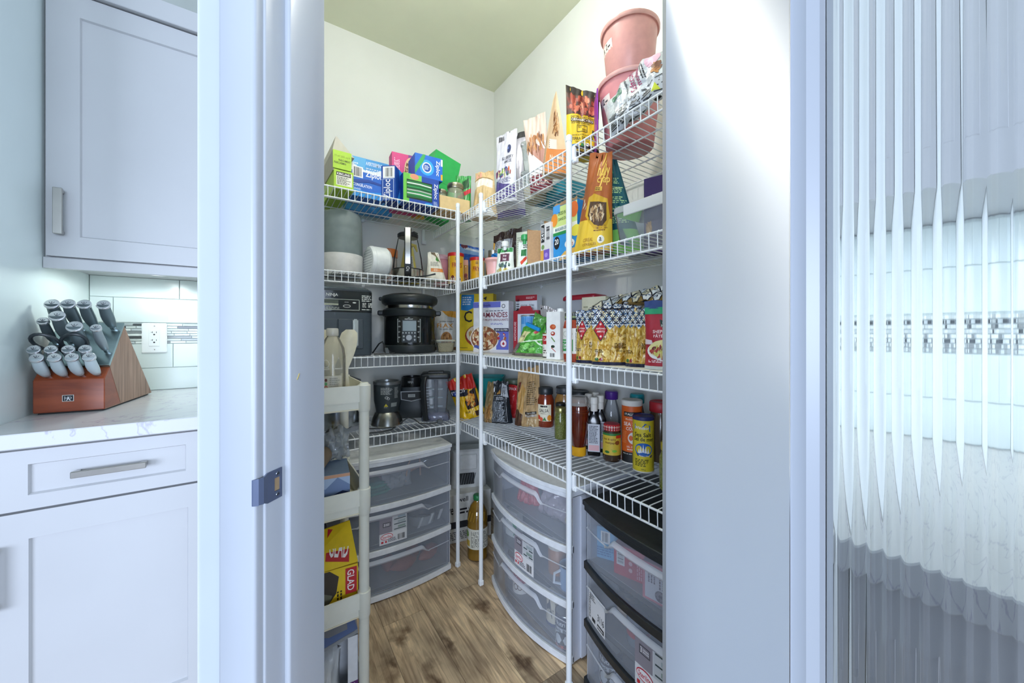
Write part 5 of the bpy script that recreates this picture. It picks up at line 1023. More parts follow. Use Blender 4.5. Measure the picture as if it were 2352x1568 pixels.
# ================================================================ lowest shelf, right wall
t = thing('storage_basket', 'teal plastic basket in the back corner of the lowest shelf', 'basket', (1.085, 1.955, LZ), -38)
tm = clear('12989a', .85, .2); g = G()
lo = rrect(.19, .15, .0); hi = rrect(.26, .21, .185); li = rrect(.25, .20, .185); lb_ = rrect(.184, .144, .004)
loft(g, [lo, hi, li, lb_], M('16a0a0', .35), (1, 1)); g.out('basket_body', t)
t, S, _ = pouch('corn_chip_bag', 'yellow and red corn chip bag leaning in the lowest shelf corner', 'bag', (.905, 1.735, LZ), -42, .15, .225, .065, 'e2b616', seed=101, rough=.28, crinkle=.005, ry=-20, bump=.3)
d = Dec(S, 19); d.poly([(0, .78), (1, .62), (1, 1), (0, 1)], 'c8281e', 2).poly([(0, .62), (.62, .52), (.68, .66), (.05, .78)], '1a1e30', 3).text('FRITOS', .06, .63, .58, .72, 'e8eaf4', 4).ell(.2, .65, .1, .05, '2a4aa8', 4).poly([(.5, .22), (.92, .24), (.96, .66), (.62, .58), (.46, .4)], '2a1810', 3).scat(.72, .42, .2, .18, 40, ['e8a83c', 'd07a28', 'f0c86a', 'b85c1c'], .07, .022, 4).text('14 oz', .36, .14, .56, .20, '2a1a08', 3).rect(.7, .02, .96, .14, '3a2010', 3).poly([(.3, .86), (.4, .95), (.5, .84)], 'e87a1e', 3); d.done(t)
t, S, _ = pouch('snack_bag', 'clear bag of pale crackers behind the inner pole on the lowest shelf', 'bag', (.935, 1.605, LZ), -50, .075, .20, .05, clear('b89a68', .7, .15), seed=103, crinkle=.005, topw=.4)
d = Dec(S, 3); d.scat(.5, .25, .4, .22, 24, ['c89a5a', 'a87840', 'd8b480'], .12, .04, 1); d.done(t)
turned('jar', 'clear jar with a green band behind the black snack bag', 'jar', (1.155, 1.72, LZ), [('jar_body', [(.045, 0), (.047, .005), (.047, .15), (.04, .165)], clear('6a8a6a', .5, .08)), ('green_band', [(.0478, .11), (.048, .13)], M('1e6a3c', .4)), ('lid', [(.048, .165), (.048, .185), (.001, .19)], M('6a7a62', .4))])
t, S, _ = pouch('snack_bag', 'bright red bag behind the black snack bag on the lowest shelf', 'bag', (1.085, 1.635, LZ), -55, .16, .17, .05, 'c0262a', seed=104, rough=.3, bump=.3)
d = Dec(S, 3); d.text('SNACK', .4, .84, .7, .92, 'f2e0e0'); d.done(t)
t, S, _ = pouch('snack_bag', 'black bag with white text panel on the lowest shelf', 'bag', (.975, 1.568, LZ), -50, .125, .205, .075, '20262c', seed=105, topw=.62, rough=.28, crinkle=.005, bump=.35)
d = Dec(S, 20); d.frame(.14, .04, .86, .66, .012, 'c8ccd0', 2, .008).fine(.2, .06, .8, .52, 14, 'aab2ba', 3).text('AIR POPPED', .28, .59, .72, .625, 'e0e4e8', 3).text('popcorn', .3, .55, .7, .58, 'e0e4e8', 3).poly([(.55, .66), (.98, .62), (.9, .92), (.6, .94)], 'b4b8bc', 2).fine(.62, .7, .9, .88, 5, '50565c', 3).poly([(.3, .68), (.5, .7), (.46, .8)], 'b88a4a', 3).poly([(.02, .7), (.16, .74), (.14, .86), (.05, .8)], 'd8dce0', 3); d.done(t)
t, S, Bk = pouch('paper_bag', 'crumpled brown paper bag with printed label panel on the lowest shelf', 'bag', (1.055, 1.445, LZ), -48, .135, .275, .085, 'b59668', seed=106, topw=.78, rough=.65, crinkle=.008, lean=.02, bump=.5, slope=.05)
d = Dec(S, 21); d.poly([(0, 0), (.30, 0), (.34, .2), (.1, .3), (0, .26)], '5a3c28', 2).poly([(.12, .3), (.34, .22), (.4, .62), (.26, .74), (.1, .6)], 'c49a58', 2).poly([(.06, .6), (.16, .6), (.2, .78), (.1, .78)], '6a2a1e', 2).fine(.48, .36, .9, .76, 12, '6a5a40').rect(.44, .21, .86, .255, '1e1c1a', 3, 4).text('KIRKLAND', .5, .222, .82, .245, 'e8e4da', 4).rect(.44, .17, .86, .205, 'b4aca0', 2, 4).scat(.66, .08, .24, .07, 40, ['d8be94', 'c4a678', 'e6d2ae'], .03, .012, 2); d.done(t)
def jarw(name, label, x, y, r_, h, body, lid, cat='jar', sq=1, **k):
    t = turned(name, label, cat, (x, y, LZ), [('jar_body', [(r_*.92, 0), (r_, .006), (r_, h*.68), (r_*.8, h*.80), (r_*.78, h*.84)], body), ('lid', [(r_*.86, h*.83), (r_*.88, h*.84), (r_*.88, h*.98), (r_*.82, h), (r_*.7, h*.985), (.001, h*.985)], lid)], **k); return t
BL = M('22282c', .4)
t = jarw('salsa_jar', 'red brown salsa jar with black lid and cream label', 1.115, 1.385, .040, .185, M('7c2f18', .15, coat=.5, var=.2), BL, rz=-48)
d = Dec(cylmap(.0403, .03, .078, -150, -40), 5); d.rect(.04, 0, .98, 1, 'e2dcc4', 1, 8).text('SALSA', .22, .54, .80, .74, '2a2018', 2).rect(.28, .84, .72, .94, '22201c', 2, 3).fine(.3, .42, .72, .5, 2, '8a7a60').ell(.14, .22, .14, .14, 'c83a26', 2).ell(.34, .12, .12, .12, 'd85a3a', 3).ell(.86, .2, .14, .18, 'e0902c', 2).poly([(.42, .02), (.56, .26), (.68, .02)], '2f7a34', 3); d.done(t)
t = jarw('sauce_jar', 'tan brown jar with wide black ribbed lid behind the small green jars', 1.155, 1.295, .045, .198, M('9a7038', .2, coat=.4, var=.2), BL, rz=-50)
d = Dec(cylmap(.0453, .07, .06, -130, -50), 5); d.rect(.05, 0, .9, 1, 'ccccc8', 1, 6).fine(.1, .05, .85, .95, 10, '4a4a48', 2); d.done(t)
g = G(); 
for i in range(36): 
    a = 2*pi*i/36; g.tube([(.0402*cos(a), .0402*sin(a), .17), (.0402*cos(a), .0402*sin(a), .19)], .0014, BL, 4)
g.out('lid_ribs', t)
jarw('sauce_jar', 'brown jar with wide black lid, right behind the nearest pole on the lowest shelf', 1.135, 1.175, .047, .195, M('7a4a30', .2, coat=.4, var=.2), BL)
t = jarw('relish_jar', 'small jar with black lid and pale label beside the green herb jar', 1.085, 1.245, .024, .135, M('9a9458', .25, coat=.3), BL, rz=-50)
d = Dec(cylmap(.0242, .02, .06, -150, -50), 5); d.rect(.1, 0, .9, 1, 'd8d8d0', 1, 6).fine(.2, .1, .8, .9, 8, '6a6a60'); d.done(t)
t = jarw('herb_jar', 'small glass jar of green capers beside the nearest pole', 1.035, 1.185, .026, .132, M('69702c', .15, coat=.6, var=.4, scale=220, bump=.5), M('a8a468', .3, .8))
t = thing('syrup_bottle', 'upside down amber syrup bottle with a yellow cap, behind the nearest pole', 'bottle', (.952, .990, LZ), -50)
G().lathe([(.022, .030), (.024, .034), (.028, .06), (.034, .10), (.036, .14), (.036, .175), (.034, .182)], M('5c1c0a', .1, coat=.8, var=.2), 30).out('syrup', t)
G().lathe([(.0365, .182), (.0368, .19), (.036, .205), (.030, .214), (.001, .216)], clear('d8d0c8', .3, .05, .2), 30, cap=False).out('bottle_top', t)
G().lathe([(.026, 0), (.027, .002), (.027, .028), (.024, .032)], M('e4a81c', .35), 26).out('cap', t)
G().lathe([(.0368, .164), (.0373, .166), (.0368, .168)], M('6a2a14', .15), 30, cap=False).lathe([(.0368, .155), (.0373, .157), (.0368, .159)], M('6a2a14', .15), 30, cap=False).out('grip_ring', t)
lbl = ['black bottle with white cap just right of the syrup bottle', 'black bottle with white cap, second from the syrup bottle', 'white capped black bottle at the back behind the syrup bottle', 'white capped black bottle furthest back of the four']
for i, (x, y) in enumerate(((.998, .958), (1.045, .972), (1.035, 1.022), (1.082, 1.03))):
    t = thing('vanilla_bottle', lbl[i], 'bottle', (x, y, LZ), -48, 'white capped black bottles'); g = G()
    loft(g, [rrect(.044, .030, 0, .006), rrect(.046, .032, .003, .006), rrect(.046, .032, .12, .006), rrect(.03, .026, .145, .008), rrect(.02, .02, .155, .008), rrect(.02, .02, .165, .008)], M('15171a', .15)); g.out('bottle_body', t)
    G().lathe([(.0125, .160), (.013, .163), (.013, .185), (.0145, .187), (.0145, .208), (.012, .211), (.001, .211)], M('e6e4dc', .4), 16).out('cap', t)
    d = Dec(flat(-.021, -.0163, .015, .042, 0, .1), 6); d.rect(0, 0, 1, 1, 'c4c8d0', 1).fine(.1, .3, .9, .95, 12, '4a4c58', 2).rect(.06, .04, .94, .24, 'd8a8ac', 2); d.done(t)
    d = Dec(flat(.0233, -.014, .015, 0, .028, .1), 7); d.rect(0, 0, 1, 1, 'b8bcc8', 1).fine(.1, .05, .9, .95, 14, '4a4c58', 2); d.done(t)
def bottle(label, x, y, r_, h, m, cap, cw=.5): 
    return turned('bottle', label, 'bottle', (x, y, LZ), [('bottle_body', [(r_*.9, 0), (r_, .006), (r_, h*.50), (r_*.75, h*.70), (r_*cw*.8, h*.82), (r_*cw*.8, h*.86)], m), ('cap', [(r_*cw, h*.85), (r_*cw*1.05, h*.86), (r_*cw*1.05, h*.98), (r_*cw*.9, h), (.001, h)], M(cap, .35))])
bottle('tall clear bottle with a purple cap behind the plaid lid jar', 1.145, 1.005, .036, .215, clear('c4ccd4', .3, .04, .25), '4f2a86', .68)
bottle('bottle with a teal cap behind the orange salt canister', 1.135, .875, .034, .222, clear('c4ccd4', .35, .04, .25), '12909a', .72)
t = thing('sauce_jar', 'small sauce jar with a red plaid lid and green yellow label', 'jar', (1.010, .885, LZ), -45)
G().lathe([(.028, 0), (.031, .004), (.031, .10), (.026, .108)], M('3c2c20', .15, coat=.6), 28).out('jar_body', t)
G().lathe([(.0285, .106), (.029, .108), (.0285, .124), (.026, .128), (.001, .129)], M('b8242c', .4), 28).out('lid', t)
d = Dec(cylmap(.029, .108, .016, -170, -10), 5)
for i in range(9): d.rect(i/9+.02, 0, i/9+.05, 1, 'e8d8cc', 1)
d.rect(0, .3, 1, .42, '7a1420', 2, 12).rect(0, .7, 1, .78, 'e8d8cc', 2, 12); d.done(t, 'plaid_print')
d = Dec(cylmap(.0312, .024, .075, -170, -15), 6); d.rect(0, 0, 1, 1, 'd2b43c', 1, 14).poly([(0, 0), (1, 0), (1, .46), (.6, .34), (.3, .4), (0, .24)], '3f9a3c', 2).rect(.0, .9, 1, 1, '2f7a3a', 2, 10).text('hot & spicy', .16, .66, .66, .78, '6a2a10', 3).text('ketjap', .24, .50, .62, .62, '6a2a10', 3).ell(.72, .58, .1, .10, '8a4a20', 3).rect(.66, .78, .96, .92, 'c8381e', 3, 3).ell(.3, .14, .1, .06, '2a6a2c', 3).ell(.6, .2, .1, .06, '78b840', 3); d.done(t)
t = thing('salt_canister', 'tall orange coarse sea salt canister with white lid and black base', 'canister', (1.055, .835, LZ), -45)
G().lathe([(.034, .003), (.034, .198)], M('d65f1e', .45), 32).out('tube', t)
G().lathe([(.0345, .196), (.0355, .198), (.0355, .212), (.033, .215), (.001, .214)], M('e4e2dc', .4), 32).out('lid', t)
G().lathe([(.033, 0), (.035, .001), (.0345, .005)], M('e0ddd4', .4), 32).out('bottom_rim', t)
d = Dec(cylmap(.0341, .004, .192, -165, -15), 7); d.rect(0, 0, 1, .19, '1e2022', 1, 14).rect(.14, .82, .86, .90, '1c1c1c', 2, 8).text('ITALISSIMA', .19, .84, .82, .88, 'f0ece6', 3).text('Mediterranean', .22, .755, .78, .79, 'f0c8a8', 2).text('SEA SALT', .14, .655, .86, .72, 'f6efe8', 2).text('COARSE', .24, .575, .80, .635, 'f6efe8', 2).ell(.55, .44, .24, .11, 'dcdcda', 2, 20).fine(.0, .34, .3, .56, 8, 'e88a50', 1.5).text('SEL DE MER', .26, .27, .76, .30, 'f6e0d0', 2).fine(.28, .22, .76, .255, 1, 'f6e0d0').text('750 g', .5, .07, .78, .13, 'e8e8e4', 3).fine(.1, .145, .8, .17, 1, 'b8b8b4', 3); d.done(t)
t = thing('salt_canister', 'yellow sea salt canister with navy lid and blue sailing ship, nearest on the lowest shelf', 'canister', (1.020, .762, LZ), -42)
G().lathe([(.033, .002), (.033, .170)], M('dcc72c', .42), 32).out('tube', t)
G().lathe([(.0335, .166), (.0338, .168), (.0336, .176), (.032, .178), (.031, .175), (.001, .175)], M('2b2f66', .4), 32).out('lid', t)
G().lathe([(.032, 0), (.0338, .001), (.0335, .005)], M('d8d4c8', .4), 32).out('bottom_rim', t)
d = Dec(cylmap(.0331, .004, .163, -170, -10), 8)
d.poly([(.12, .82), (.66, .78), (.66, .90), (.5, .94), (.12, .92)], '1f5fb0', 2).text('Windsor', .14, .825, .62, .885, 'f0f4f8', 3).text('Sea Salt', .12, .68, .70, .76, '1c1c18', 2).text('Sel de mer', .10, .595, .80, .675, '1c1c18', 2).ell(.44, .43, .30, .13, '1f62b8', 2, 22).poly([(.18, .36), (.74, .33), (.70, .28), (.24, .30)], '232a5a', 3).text('Fine / Fin', .30, .298, .62, .33, 'e8ecf4', 4)
for x, y, s in ((.34, .4, .1), (.42, .41, .13), (.50, .4, .11), (.28, .39, .07), (.58, .39, .08)): d.poly([(x-.03, y-.03), (x+.045, y-.03), (x+.01, y+s)], 'f2f4f6', 3)
d.fine(.14, .10, .62, .25, 5, '4a4410', 2, words=4).text('500 g', .36, .03, .5, .06, '4a4410').frame(.02, .07, .80, .80, .009, '2a2a1a', 1.5, .006); d.done(t)
t = jarw('pepper_jar', 'wide jar with a red lid behind the orange and yellow salt canisters', 1.155, .79, .044, .205, M('6a5a44', .2, coat=.3), M('c8303a', .4))
t = jarw('pepper_jar', 'dark grinder jar with a red lid and grey label, right end of the lowest shelf', 1.105, .695, .040, .195, M('2c2c2c', .25, coat=.3), M('c82e38', .4), rz=-40)
d = Dec(cylmap(.0403, .01, .095, -150, -50), 9); d.rect(0, 0, 1, 1, 'a8a8a8', 1, 8).ell(.4, .5, .3, .2, '4a4440', 2).scat(.4, .5, .26, .16, 20, ['2a2624', '7a706a'], .05, .04, 3).text('PEPPER', .1, .76, .7, .86, '5a2a2c', 2).text('POIVRE', .1, .08, .7, .22, '2c2c2c', 2); d.done(t)
t = jarw('herb_jar', 'green herb jar with yellow label at the very front right of the lowest shelf', .955, .622, .030, .135, M('74782c', .25, coat=.4, var=.4, scale=200), M('b8a42c', .4))
# ================================================================ drawer carts on the floor
FROST = clear('ccd4e0', .20, .3, .06); FROST2 = clear('ccd2dc', .42, .35, .06); FROST3 = clear('d6dae4', .86, .35, .06)
def cart(name, label, loc, rz, w, d, h, bow, rail, handle=True):
    t = thing(name, label, 'drawer cart', loc, rz)
    RM = M(rail, .35, bump=.1 if rail[0] == '2' else 0); N = 14
    yf = lambda x, o=0: -d/2-bow*(1-(2*x/w)**2)-o
    def slab(g, z0, z1, x0, x1, o, m, yb=None):
        xs = [x0+(x1-x0)*i/N for i in range(N+1)]; yb = d/2 if yb is None else yb
        poly = [(x, yf(x, o)) for x in xs] + [(x1, yb), (x0, yb)]; g.prism(poly, z0, z1, m)
    def shell(g, z0, z1, x0, x1, o, th, m, m0=None):
        xs = [x0+(x1-x0)*i/N for i in range(N+1)]
        g.prism([(x, yf(x, o)) for x in xs] + [(x, yf(x, o)+th) for x in xs[::-1]], z0, z1, m)
    g = G(); slab(g, h-.016, h, -w/2-.004, w/2+.004, .012, RM); slab(g, h-.034, h-.016, -w/2, w/2, .006, RM); g.out('top', t, bev=.002)
    hh = (h-.034-.004)/3
    g = G()
    for s in (-1, 1):
        a, b_ = (w/2-.003, w/2) if s > 0 else (-w/2, -w/2+.003)
        g.box(a, b_, -d/2+.008, d/2, .008, h-.03, FROST3)
        for q in (-.36, 0.38): g.box(min(s*w/2, s*(w/2+.007)), max(s*w/2, s*(w/2+.007)), d*q-.012, d*q+.012, .012, h-.034, FROST3)
    g.box(-w/2, w/2, d/2-.003, d/2, .008, h-.03, FROST2); g.out('side_panels', t)
    for k in range(3):
        z0 = .004+k*hh
        g = G(); shell(g, z0, z0+.024, -w/2, w/2, .008, .022, RM); g.box(-w/2, w/2, -d/2+.01, d/2-.004, z0+.006, z0+.009, FROST2); g.out('rail', t, bev=.002)
        dr_ = thing('drawer', '', '', (0, 0, 0)); del dr_['label']; del dr_['category']; dr_.parent = t
        g = G(); x1 = w/2-.012; a, b_ = z0+.026, z0+hh-.003
        shell(g, a, b_, -x1, x1, .0, .0025, FROST)
        g.box(-x1, -x1+.002, -d/2+.01, d/2-.02, a, b_-.02, FROST2).box(x1-.002, x1, -d/2+.01, d/2-.02, a, b_-.02, FROST2)
        g.box(-x1, x1, -d/2+.01, d/2-.02, a, a+.002, FROST2); g.out('drawer_body', dr_)
        # ridge with a curved finger pull in the middle
        g = G(); q = .28*w; zr = b_-.048; zt = b_-.014
        def zz(x):
            u = abs(x)
            if u > q: return zr
            f = min(1, (q-u)/(.06*w)); return zr+(zt-zr)*f*f*(3-2*f)
        xs = [-x1+2*x1*i/40 for i in range(41)]
        g.grid(lambda u, v: (-x1+2*x1*u, yf(-x1+2*x1*u, .0005)-.011*sin(pi*v)*(1 if abs(-x1+2*x1*u) < q else .35), zz(-x1+2*x1*u)-(.004+.020*(zz(-x1+2*x1*u)-zr)/(zt-zr))*(1-v)), 48, 4, clear('d4d8e2', .7, .2, .08)); g.out('pull', dr_)
    return t, yf, hh
def sticker(cart_, yf, w, x0, x1, z0, z1, par, kind=0, seed=1):
    S = lambda a, b, o: (x0+(x1-x0)*a, yf(x0+(x1-x0)*a)-.0012-o, z0+(z1-z0)*b)
    d = Dec(S, seed); d.rect(0, 0, 1, 1, 'dcdde0', 1, 4)
    if kind == 0:
        d.rect(0, .40, .46, 1, '8f8a94', 2, 2).rect(.48, .40, 1, 1, 'c4c8cc', 2, 2).frame(.12, .62, .40, .78, .02, '4a4a52', 3).text('3', .15, .65, .19, .75, 'e8e8ea', 3).fine(.22, .66, .38, .74, 2, 'd8d8dc', 3)
        for i in range(3): d.rect(.52, .45+i*.18, .96, .48+i*.18, '3a4a4e', 3).rect(.66, .50+i*.18, .94, .58+i*.18, ('8fa09a', 'a4b0b4', '9aaab4')[i], 3)
        d.ell(.26, .27, .22, .11, 'c81e3c', 3, 18).ell(.26, .27, .20, .09, 'f0f0f2', 4, 18).text('Sterilite', .10, .22, .42, .32, 'c81e3c', 5).rect(.06, .06, .14, .13, 'c82838', 3).rect(.2, .06, .26, .13, 'c82838', 3).fine(.3, .06, .62, .2, 3, '6a6a74', 3).bars(.66, .06, .92, .26, o=3)
    else:
        d.fine(.08, .72, .5, .92, 3, '5a5a60', 2).fine(.04, .1, .14, .9, 3, '2a2a2e', 2, 1).text('3116', .58, .30, .94, .52, '1a1a1e', 2).rect(.24, .08, .44, .2, '1e1e22', 2).rect(.56, .06, .94, .2, '1e1e22', 2).fine(.58, .08, .92, .18, 1, 'e0e0e4', 3)
    d.done(par, 'sticker', 'sticker_print')
ct, yf1, hh = cart('drawer_cart', 'white three drawer plastic cart below the left hand shelves', (.467, 1.865, 0), 0, .556, .40, .612, .034, 'e4e7ea')
dr1 = [c for c in ct.children if c.name.startswith('drawer')]
sticker(ct, yf1, .556, -.067, .052, .235, .355, dr1[1], 0, 3)
ct2, yf2, hh2 = cart('drawer_cart', 'white three drawer plastic cart below the right hand shelves, middle of the floor', (1.066, 1.21, 0), -90, .530, .385, .612, .048, 'e2e6ec')
dr2 = [c for c in ct2.children if c.name.startswith('drawer')]
sticker(ct2, yf2, .53, -.012, .105, .232, .372, dr2[1], 0, 4)
ct3, yf3, hh3 = cart('drawer_cart', 'black trimmed three drawer plastic cart nearest the door edge', (1.062, .593, 0), -90, .560, .385, .606, .050, '24292d')
dr3 = [c for c in ct3.children if c.name.startswith('drawer')]
sticker(ct3, yf3, .56, -.255, -.165, .238, .335, dr3[1], 1, 5)
sticker(ct3, yf3, .56, -.045, .075, .215, .365, dr3[1], 0, 6)
# contents of the left cart
t = thing('whisk', 'pink handled wire whisk in the top drawer of the left cart', 'whisk', (.63, 1.80, .475), 20)
G().tube([(-.06, 0, .0), (.02, 0, .012)], .008, M('c4a08c', .5), 8).out('handle', t)
for k in range(4):
    a = pi*k/4; p = [(.02+.13*sin(pi*i/12)**.7*(1 if True else 0) if False else .02+.065*(1-cos(2*pi*i/12)), .034*sin(2*pi*i/12)*cos(a), .014+.034*sin(2*pi*i/12)*sin(a)) for i in range(13)]
    G().tube(p, .0014, M('b4bac0', .25, 1), 4).out('wire', t)
t = thing('tongs', 'pale pink looped tongs standing in the top drawer of the left cart', 'tongs', (.585, 1.77, .425), 10)
G().tube([(-.03, 0, .01), (-.02, 0, .08), (.0, 0, .118), (.03, 0, .124), (.045, 0, .10), (.05, 0, .02)], .004, M('d0a890', .45), 6).out('loop', t)
t = thing('cloth', 'folded green cloth in the top drawer of the left cart', 'cloth', (.40, 1.775, .412), 5); g = G()
for i in range(4): g.tube([(-.075+.01*i, -.045, .008+.017*i), (.05-.008*i, -.045, .010+.016*i), (.066-.008*i, -.045, .017+.013*i), (.05-.008*i, -.045, .024+.010*i)], .0075, M(('1a8a74', '147a68', '1f9a80', '128070')[i], .8), 6, sq=1)
g.hexa([(-.09, -.04, .002), (.06, -.04, .002), (.06, .07, .002), (-.09, .07, .002), (-.085, -.04, .055), (.04, -.04, .055), (.04, .07, .055), (-.085, .07, .055)], M('168270', .8)); g.out('folded_cloth', t, bev=.002)
def crumple(name, label, cat, loc, rz, w, h, dp, m, seed, rx=-20):
    t, S, _ = pouch(name, label, cat, loc, rz, w, h, dp, m, seed=seed, kind='pillow', crinkle=.012, rx=rx, n=(16, 16)); return t
crumple('plastic_bag', 'crumpled clear plastic bag in the top drawer of the left cart', 'bag', (.515, 1.76, .412), 8, .15, .09, .05, clear('dde2e8', .55, .05, .35), 111)
t = thing('measuring_cup', 'clear measuring cups with white tabs in the middle drawer of the left cart', 'cup', (.635, 1.765, .222), 15)
G().lathe([(.05, 0), (.062, .004), (.072, .05), (.070, .05), (.06, .006)], clear('dde2e6', .5, .05, .3), 24, cap=False).out('cup', t)
for x in (-.06, .0, .055): G().hexa([(x-.006, -.064, .01), (x+.006, -.064, .01), (x+.006, -.06, .01), (x-.006, -.06, .01), (x+.008, -.072, .055), (x+.022, -.072, .055), (x+.022, -.066, .055), (x+.008, -.066, .055)], M('e6e8e8', .5)).out('tab', t)
for i, (x, y, a, L_, lb) in enumerate(((.475, 1.77, 70, .055, 'left sweet potato in the lowest drawer of the left cart'), (.535, 1.735, 10, .07, 'long pointed sweet potato at the front of the lowest drawer of the left cart'), (.60, 1.80, 55, .06, 'middle sweet potato at the back of the lowest drawer of the left cart'), (.665, 1.755, 30, .07, 'right sweet potato in the lowest drawer of the left cart'))):
    t = thing('sweet_potato', lb, 'sweet potato', (x, y, .030), a, 'sweet potatoes in the left cart')
    G().lathe([(.002, -L_), (.012, -L_*.8), (.026, -L_*.4), (.034, 0), (.030, L_*.45), (.014, L_*.85), (.002, L_)], M('a4523e', .6, var=.2, scale=30), 14, (0, 0, .034), ax='x').out('root', t)
# contents of the middle cart
t, S, _ = pouch('net_bag', 'red mesh bag in the top drawer of the middle cart', 'bag', (.955, 1.30, .413), -70, .13, .145, .06, clear('c8303c', .85, .3), seed=121, topw=.5, crinkle=.006)
d = Dec(S, 3)
for i in range(9): d.rect(.05+i*.1, .05, .062+i*.1, .9, 'e88a8c', 1, 1, 6).rect(.05, .06+i*.09, .95, .066+i*.09, 'e88a8c', 1, 6)
d.done(t, 'mesh')
crumple('plastic_bag', 'clear crumpled bag in the top drawer of the middle cart', 'bag', (.95, 1.13, .413), -80, .17, .13, .06, clear('d8c8d4', .5, .05, .3), 122)
t = thing('onion', 'pale onion half hidden in the top drawer of the middle cart', 'onion', (.96, 1.02, .413))
G().lathe([(.004, 0), (.03, .012), (.038, .035), (.028, .06), (.008, .075), (.004, .09)], M('d8c4a0', .5, var=.12), 18).out('bulb', t)
b = box_item('broth_carton', 'white carton with a green curve in the middle drawer of the middle cart', 'carton', (.945, 1.405, .218), -80, .075, .04, .12, 'dfe3e2')
d = Dec(b.F, 5); d.ell(.6, .5, .4, .4, '2f9a6a', 2, 20).ell(.4, .3, .36, .34, 'dfe3e2', 3, 18).text('NATURE', .1, .84, .8, .94, '3a5a4a', 3); d.done(b.t)
turned('jar', 'brown jar in the middle drawer of the middle cart', 'jar', (.945, 1.10, .218), [('jar_body', [(.036, 0), (.037, .003), (.037, .095), (.033, .10)], M('b07a50', .4)), ('lid', [(.038, .10), (.038, .115), (.001, .117)], M('e4e2da', .4))])
t = thing('mug', 'blue rimmed mug in the middle drawer of the middle cart', 'mug', (.925, 1.005, .218), -20)
G().lathe([(.034, 0), (.038, .004), (.04, .085), (.037, .085), (.035, .006), (.001, .006)], M('8fb0d8', .35), 26, cap=False).lathe([(.034, 0), (.001, 0)], M('8fb0d8', .35), 26, cap=False).out('cup', t); G().tube([(-.038, 0, .07), (-.062, 0, .062), (-.064, 0, .03), (-.037, 0, .02)], .005, M('dce4ea', .35), 6).out('handle', t)
def coco(x, y, rz, lb, kind=0):
    h = .112; R = .037
    t = turned('tin_can', lb, 'can', (x, y, .028), [('can', [(R, 0), (R, h)], M('d8d6d2' if kind == 0 else 'd8d2bc' if kind == 1 else 'c8d0d8', .4)), ('rim', [(R, h-.003), (R+.0015, h-.001), (R, h+.002), (R-.003, h), (.001, h-.002)], M('b0b4b8', .25, 1))], rz=rz)
    d = Dec(cylmap(R+.0002, 0, h, -170, -10), 5)
    if kind == 0: d.rect(0, .44, 1, .98, '8e2c40', 1, 8).scat(.5, .7, .5, .24, 30, ['d8c4c4', 'b86a78'], .04, .03, 2).ring(.42, .3, .10, .12, .25, '5a3a30', 2).ring(.60, .3, .10, .12, .25, '5a3a30', 2)
    elif kind == 1: d.rect(0, .0, 1, .14, '33406a', 1, 8).poly([(.1, .9), (.4, .95), (.5, .3), (.2, .5)], '2a3040', 2).fine(.6, .2, .95, .85, 10, '6a6a60').text('LAIT', .36, .5, .56, .6, '3a3a30', 2)
    else: d.rect(0, .62, 1, .98, '24304a', 1, 8).text('Black Beans', .12, .50, .9, .6, '20242a', 2).ell(.5, .26, .34, .24, '1a1a20', 2, 18).ell(.5, .05, .3, .04, 'c8502c', 3).text('Nutri', .2, .7, .6, .84, 'e4e8ee', 3)
    d.done(t)
coco(.955, 1.405, -60, 'left coconut milk can in the lowest drawer of the middle cart')
coco(.925, 1.320, -60, 'right coconut milk can in the lowest drawer of the middle cart')
coco(.935, 1.10, -60, 'cream can with navy base in the lowest drawer of the middle cart', 1)
coco(.905, 1.01, -60, 'black bean can in the lowest drawer of the middle cart', 2)
# contents of the black cart
b = box_item('tea_box', 'light blue box with barcode in the top drawer of the black cart', 'box', (.945, .845, .408), -62, .085, .05, .105, '6fb0dc')
d = Dec(b.F, 6); d.rect(.3, .5, .66, .88, 'e8eef2').bars(.36, .55, .6, .84).fine(.15, .1, .85, .4, 4, '3f78b0'); d.done(b.t)
b = box_item('tea_box', 'yellow box behind the light blue one in the top drawer of the black cart', 'box', (1.02, .815, .408), -62, .09, .05, .135, 'e0d070')
d = Dec(b.F, 7); d.fine(.1, .1, .9, .5, 4, 'b0983a'); d.done(b.t)
t, S, _ = pouch('snack_bag', 'silver foil bag lying on boxes in the top drawer of the black cart', 'bag', (1.02, .70, .44), -75, .10, .09, .04, 'c8ccd6', seed=131, kind='pillow', rough=.22, metal=.5, crinkle=.005)
b = box_item('tea_box', 'red box with barcode in the top drawer of the black cart', 'box', (.935, .728, .408), -72, .115, .05, .092, 'c23a4e')
d = Dec(b.F, 8); d.rect(.08, .36, .30, .86, 'e4e6ea').bars(.11, .42, .27, .8, up=1).fine(.62, .1, .92, .9, 6, 'e8a8b0', 2, 1)
for i in range(3): d.ell(.46, .3+i*.22, .05, .07, 'e8b8be', 2)
d.done(b.t)
b = box_item('tea_box', 'pink edged white box with round pictures in the top drawer of the black cart', 'box', (.915, .600, .408), -80, .13, .05, .105, 'dc7c8c')
d = Dec(b.F, 9); d.rect(.06, .08, .97, .92, 'e2e2ec').fine(.12, .5, .3, .86, 3, '6a5a6a', 2, 1).fine(.36, .42, .6, .86, 4, '6a5a6a', 2, 1).fine(.66, .42, .9, .86, 4, '6a5a6a', 2, 1)
for x in (.40, .78): d.ell(x, .24, .12, .15, '5a4a58', 2, 16).scat(x, .24, .11, .14, 18, ['8a7a88', '3a2a38'], .03, .03, 3)
d.done(b.t)
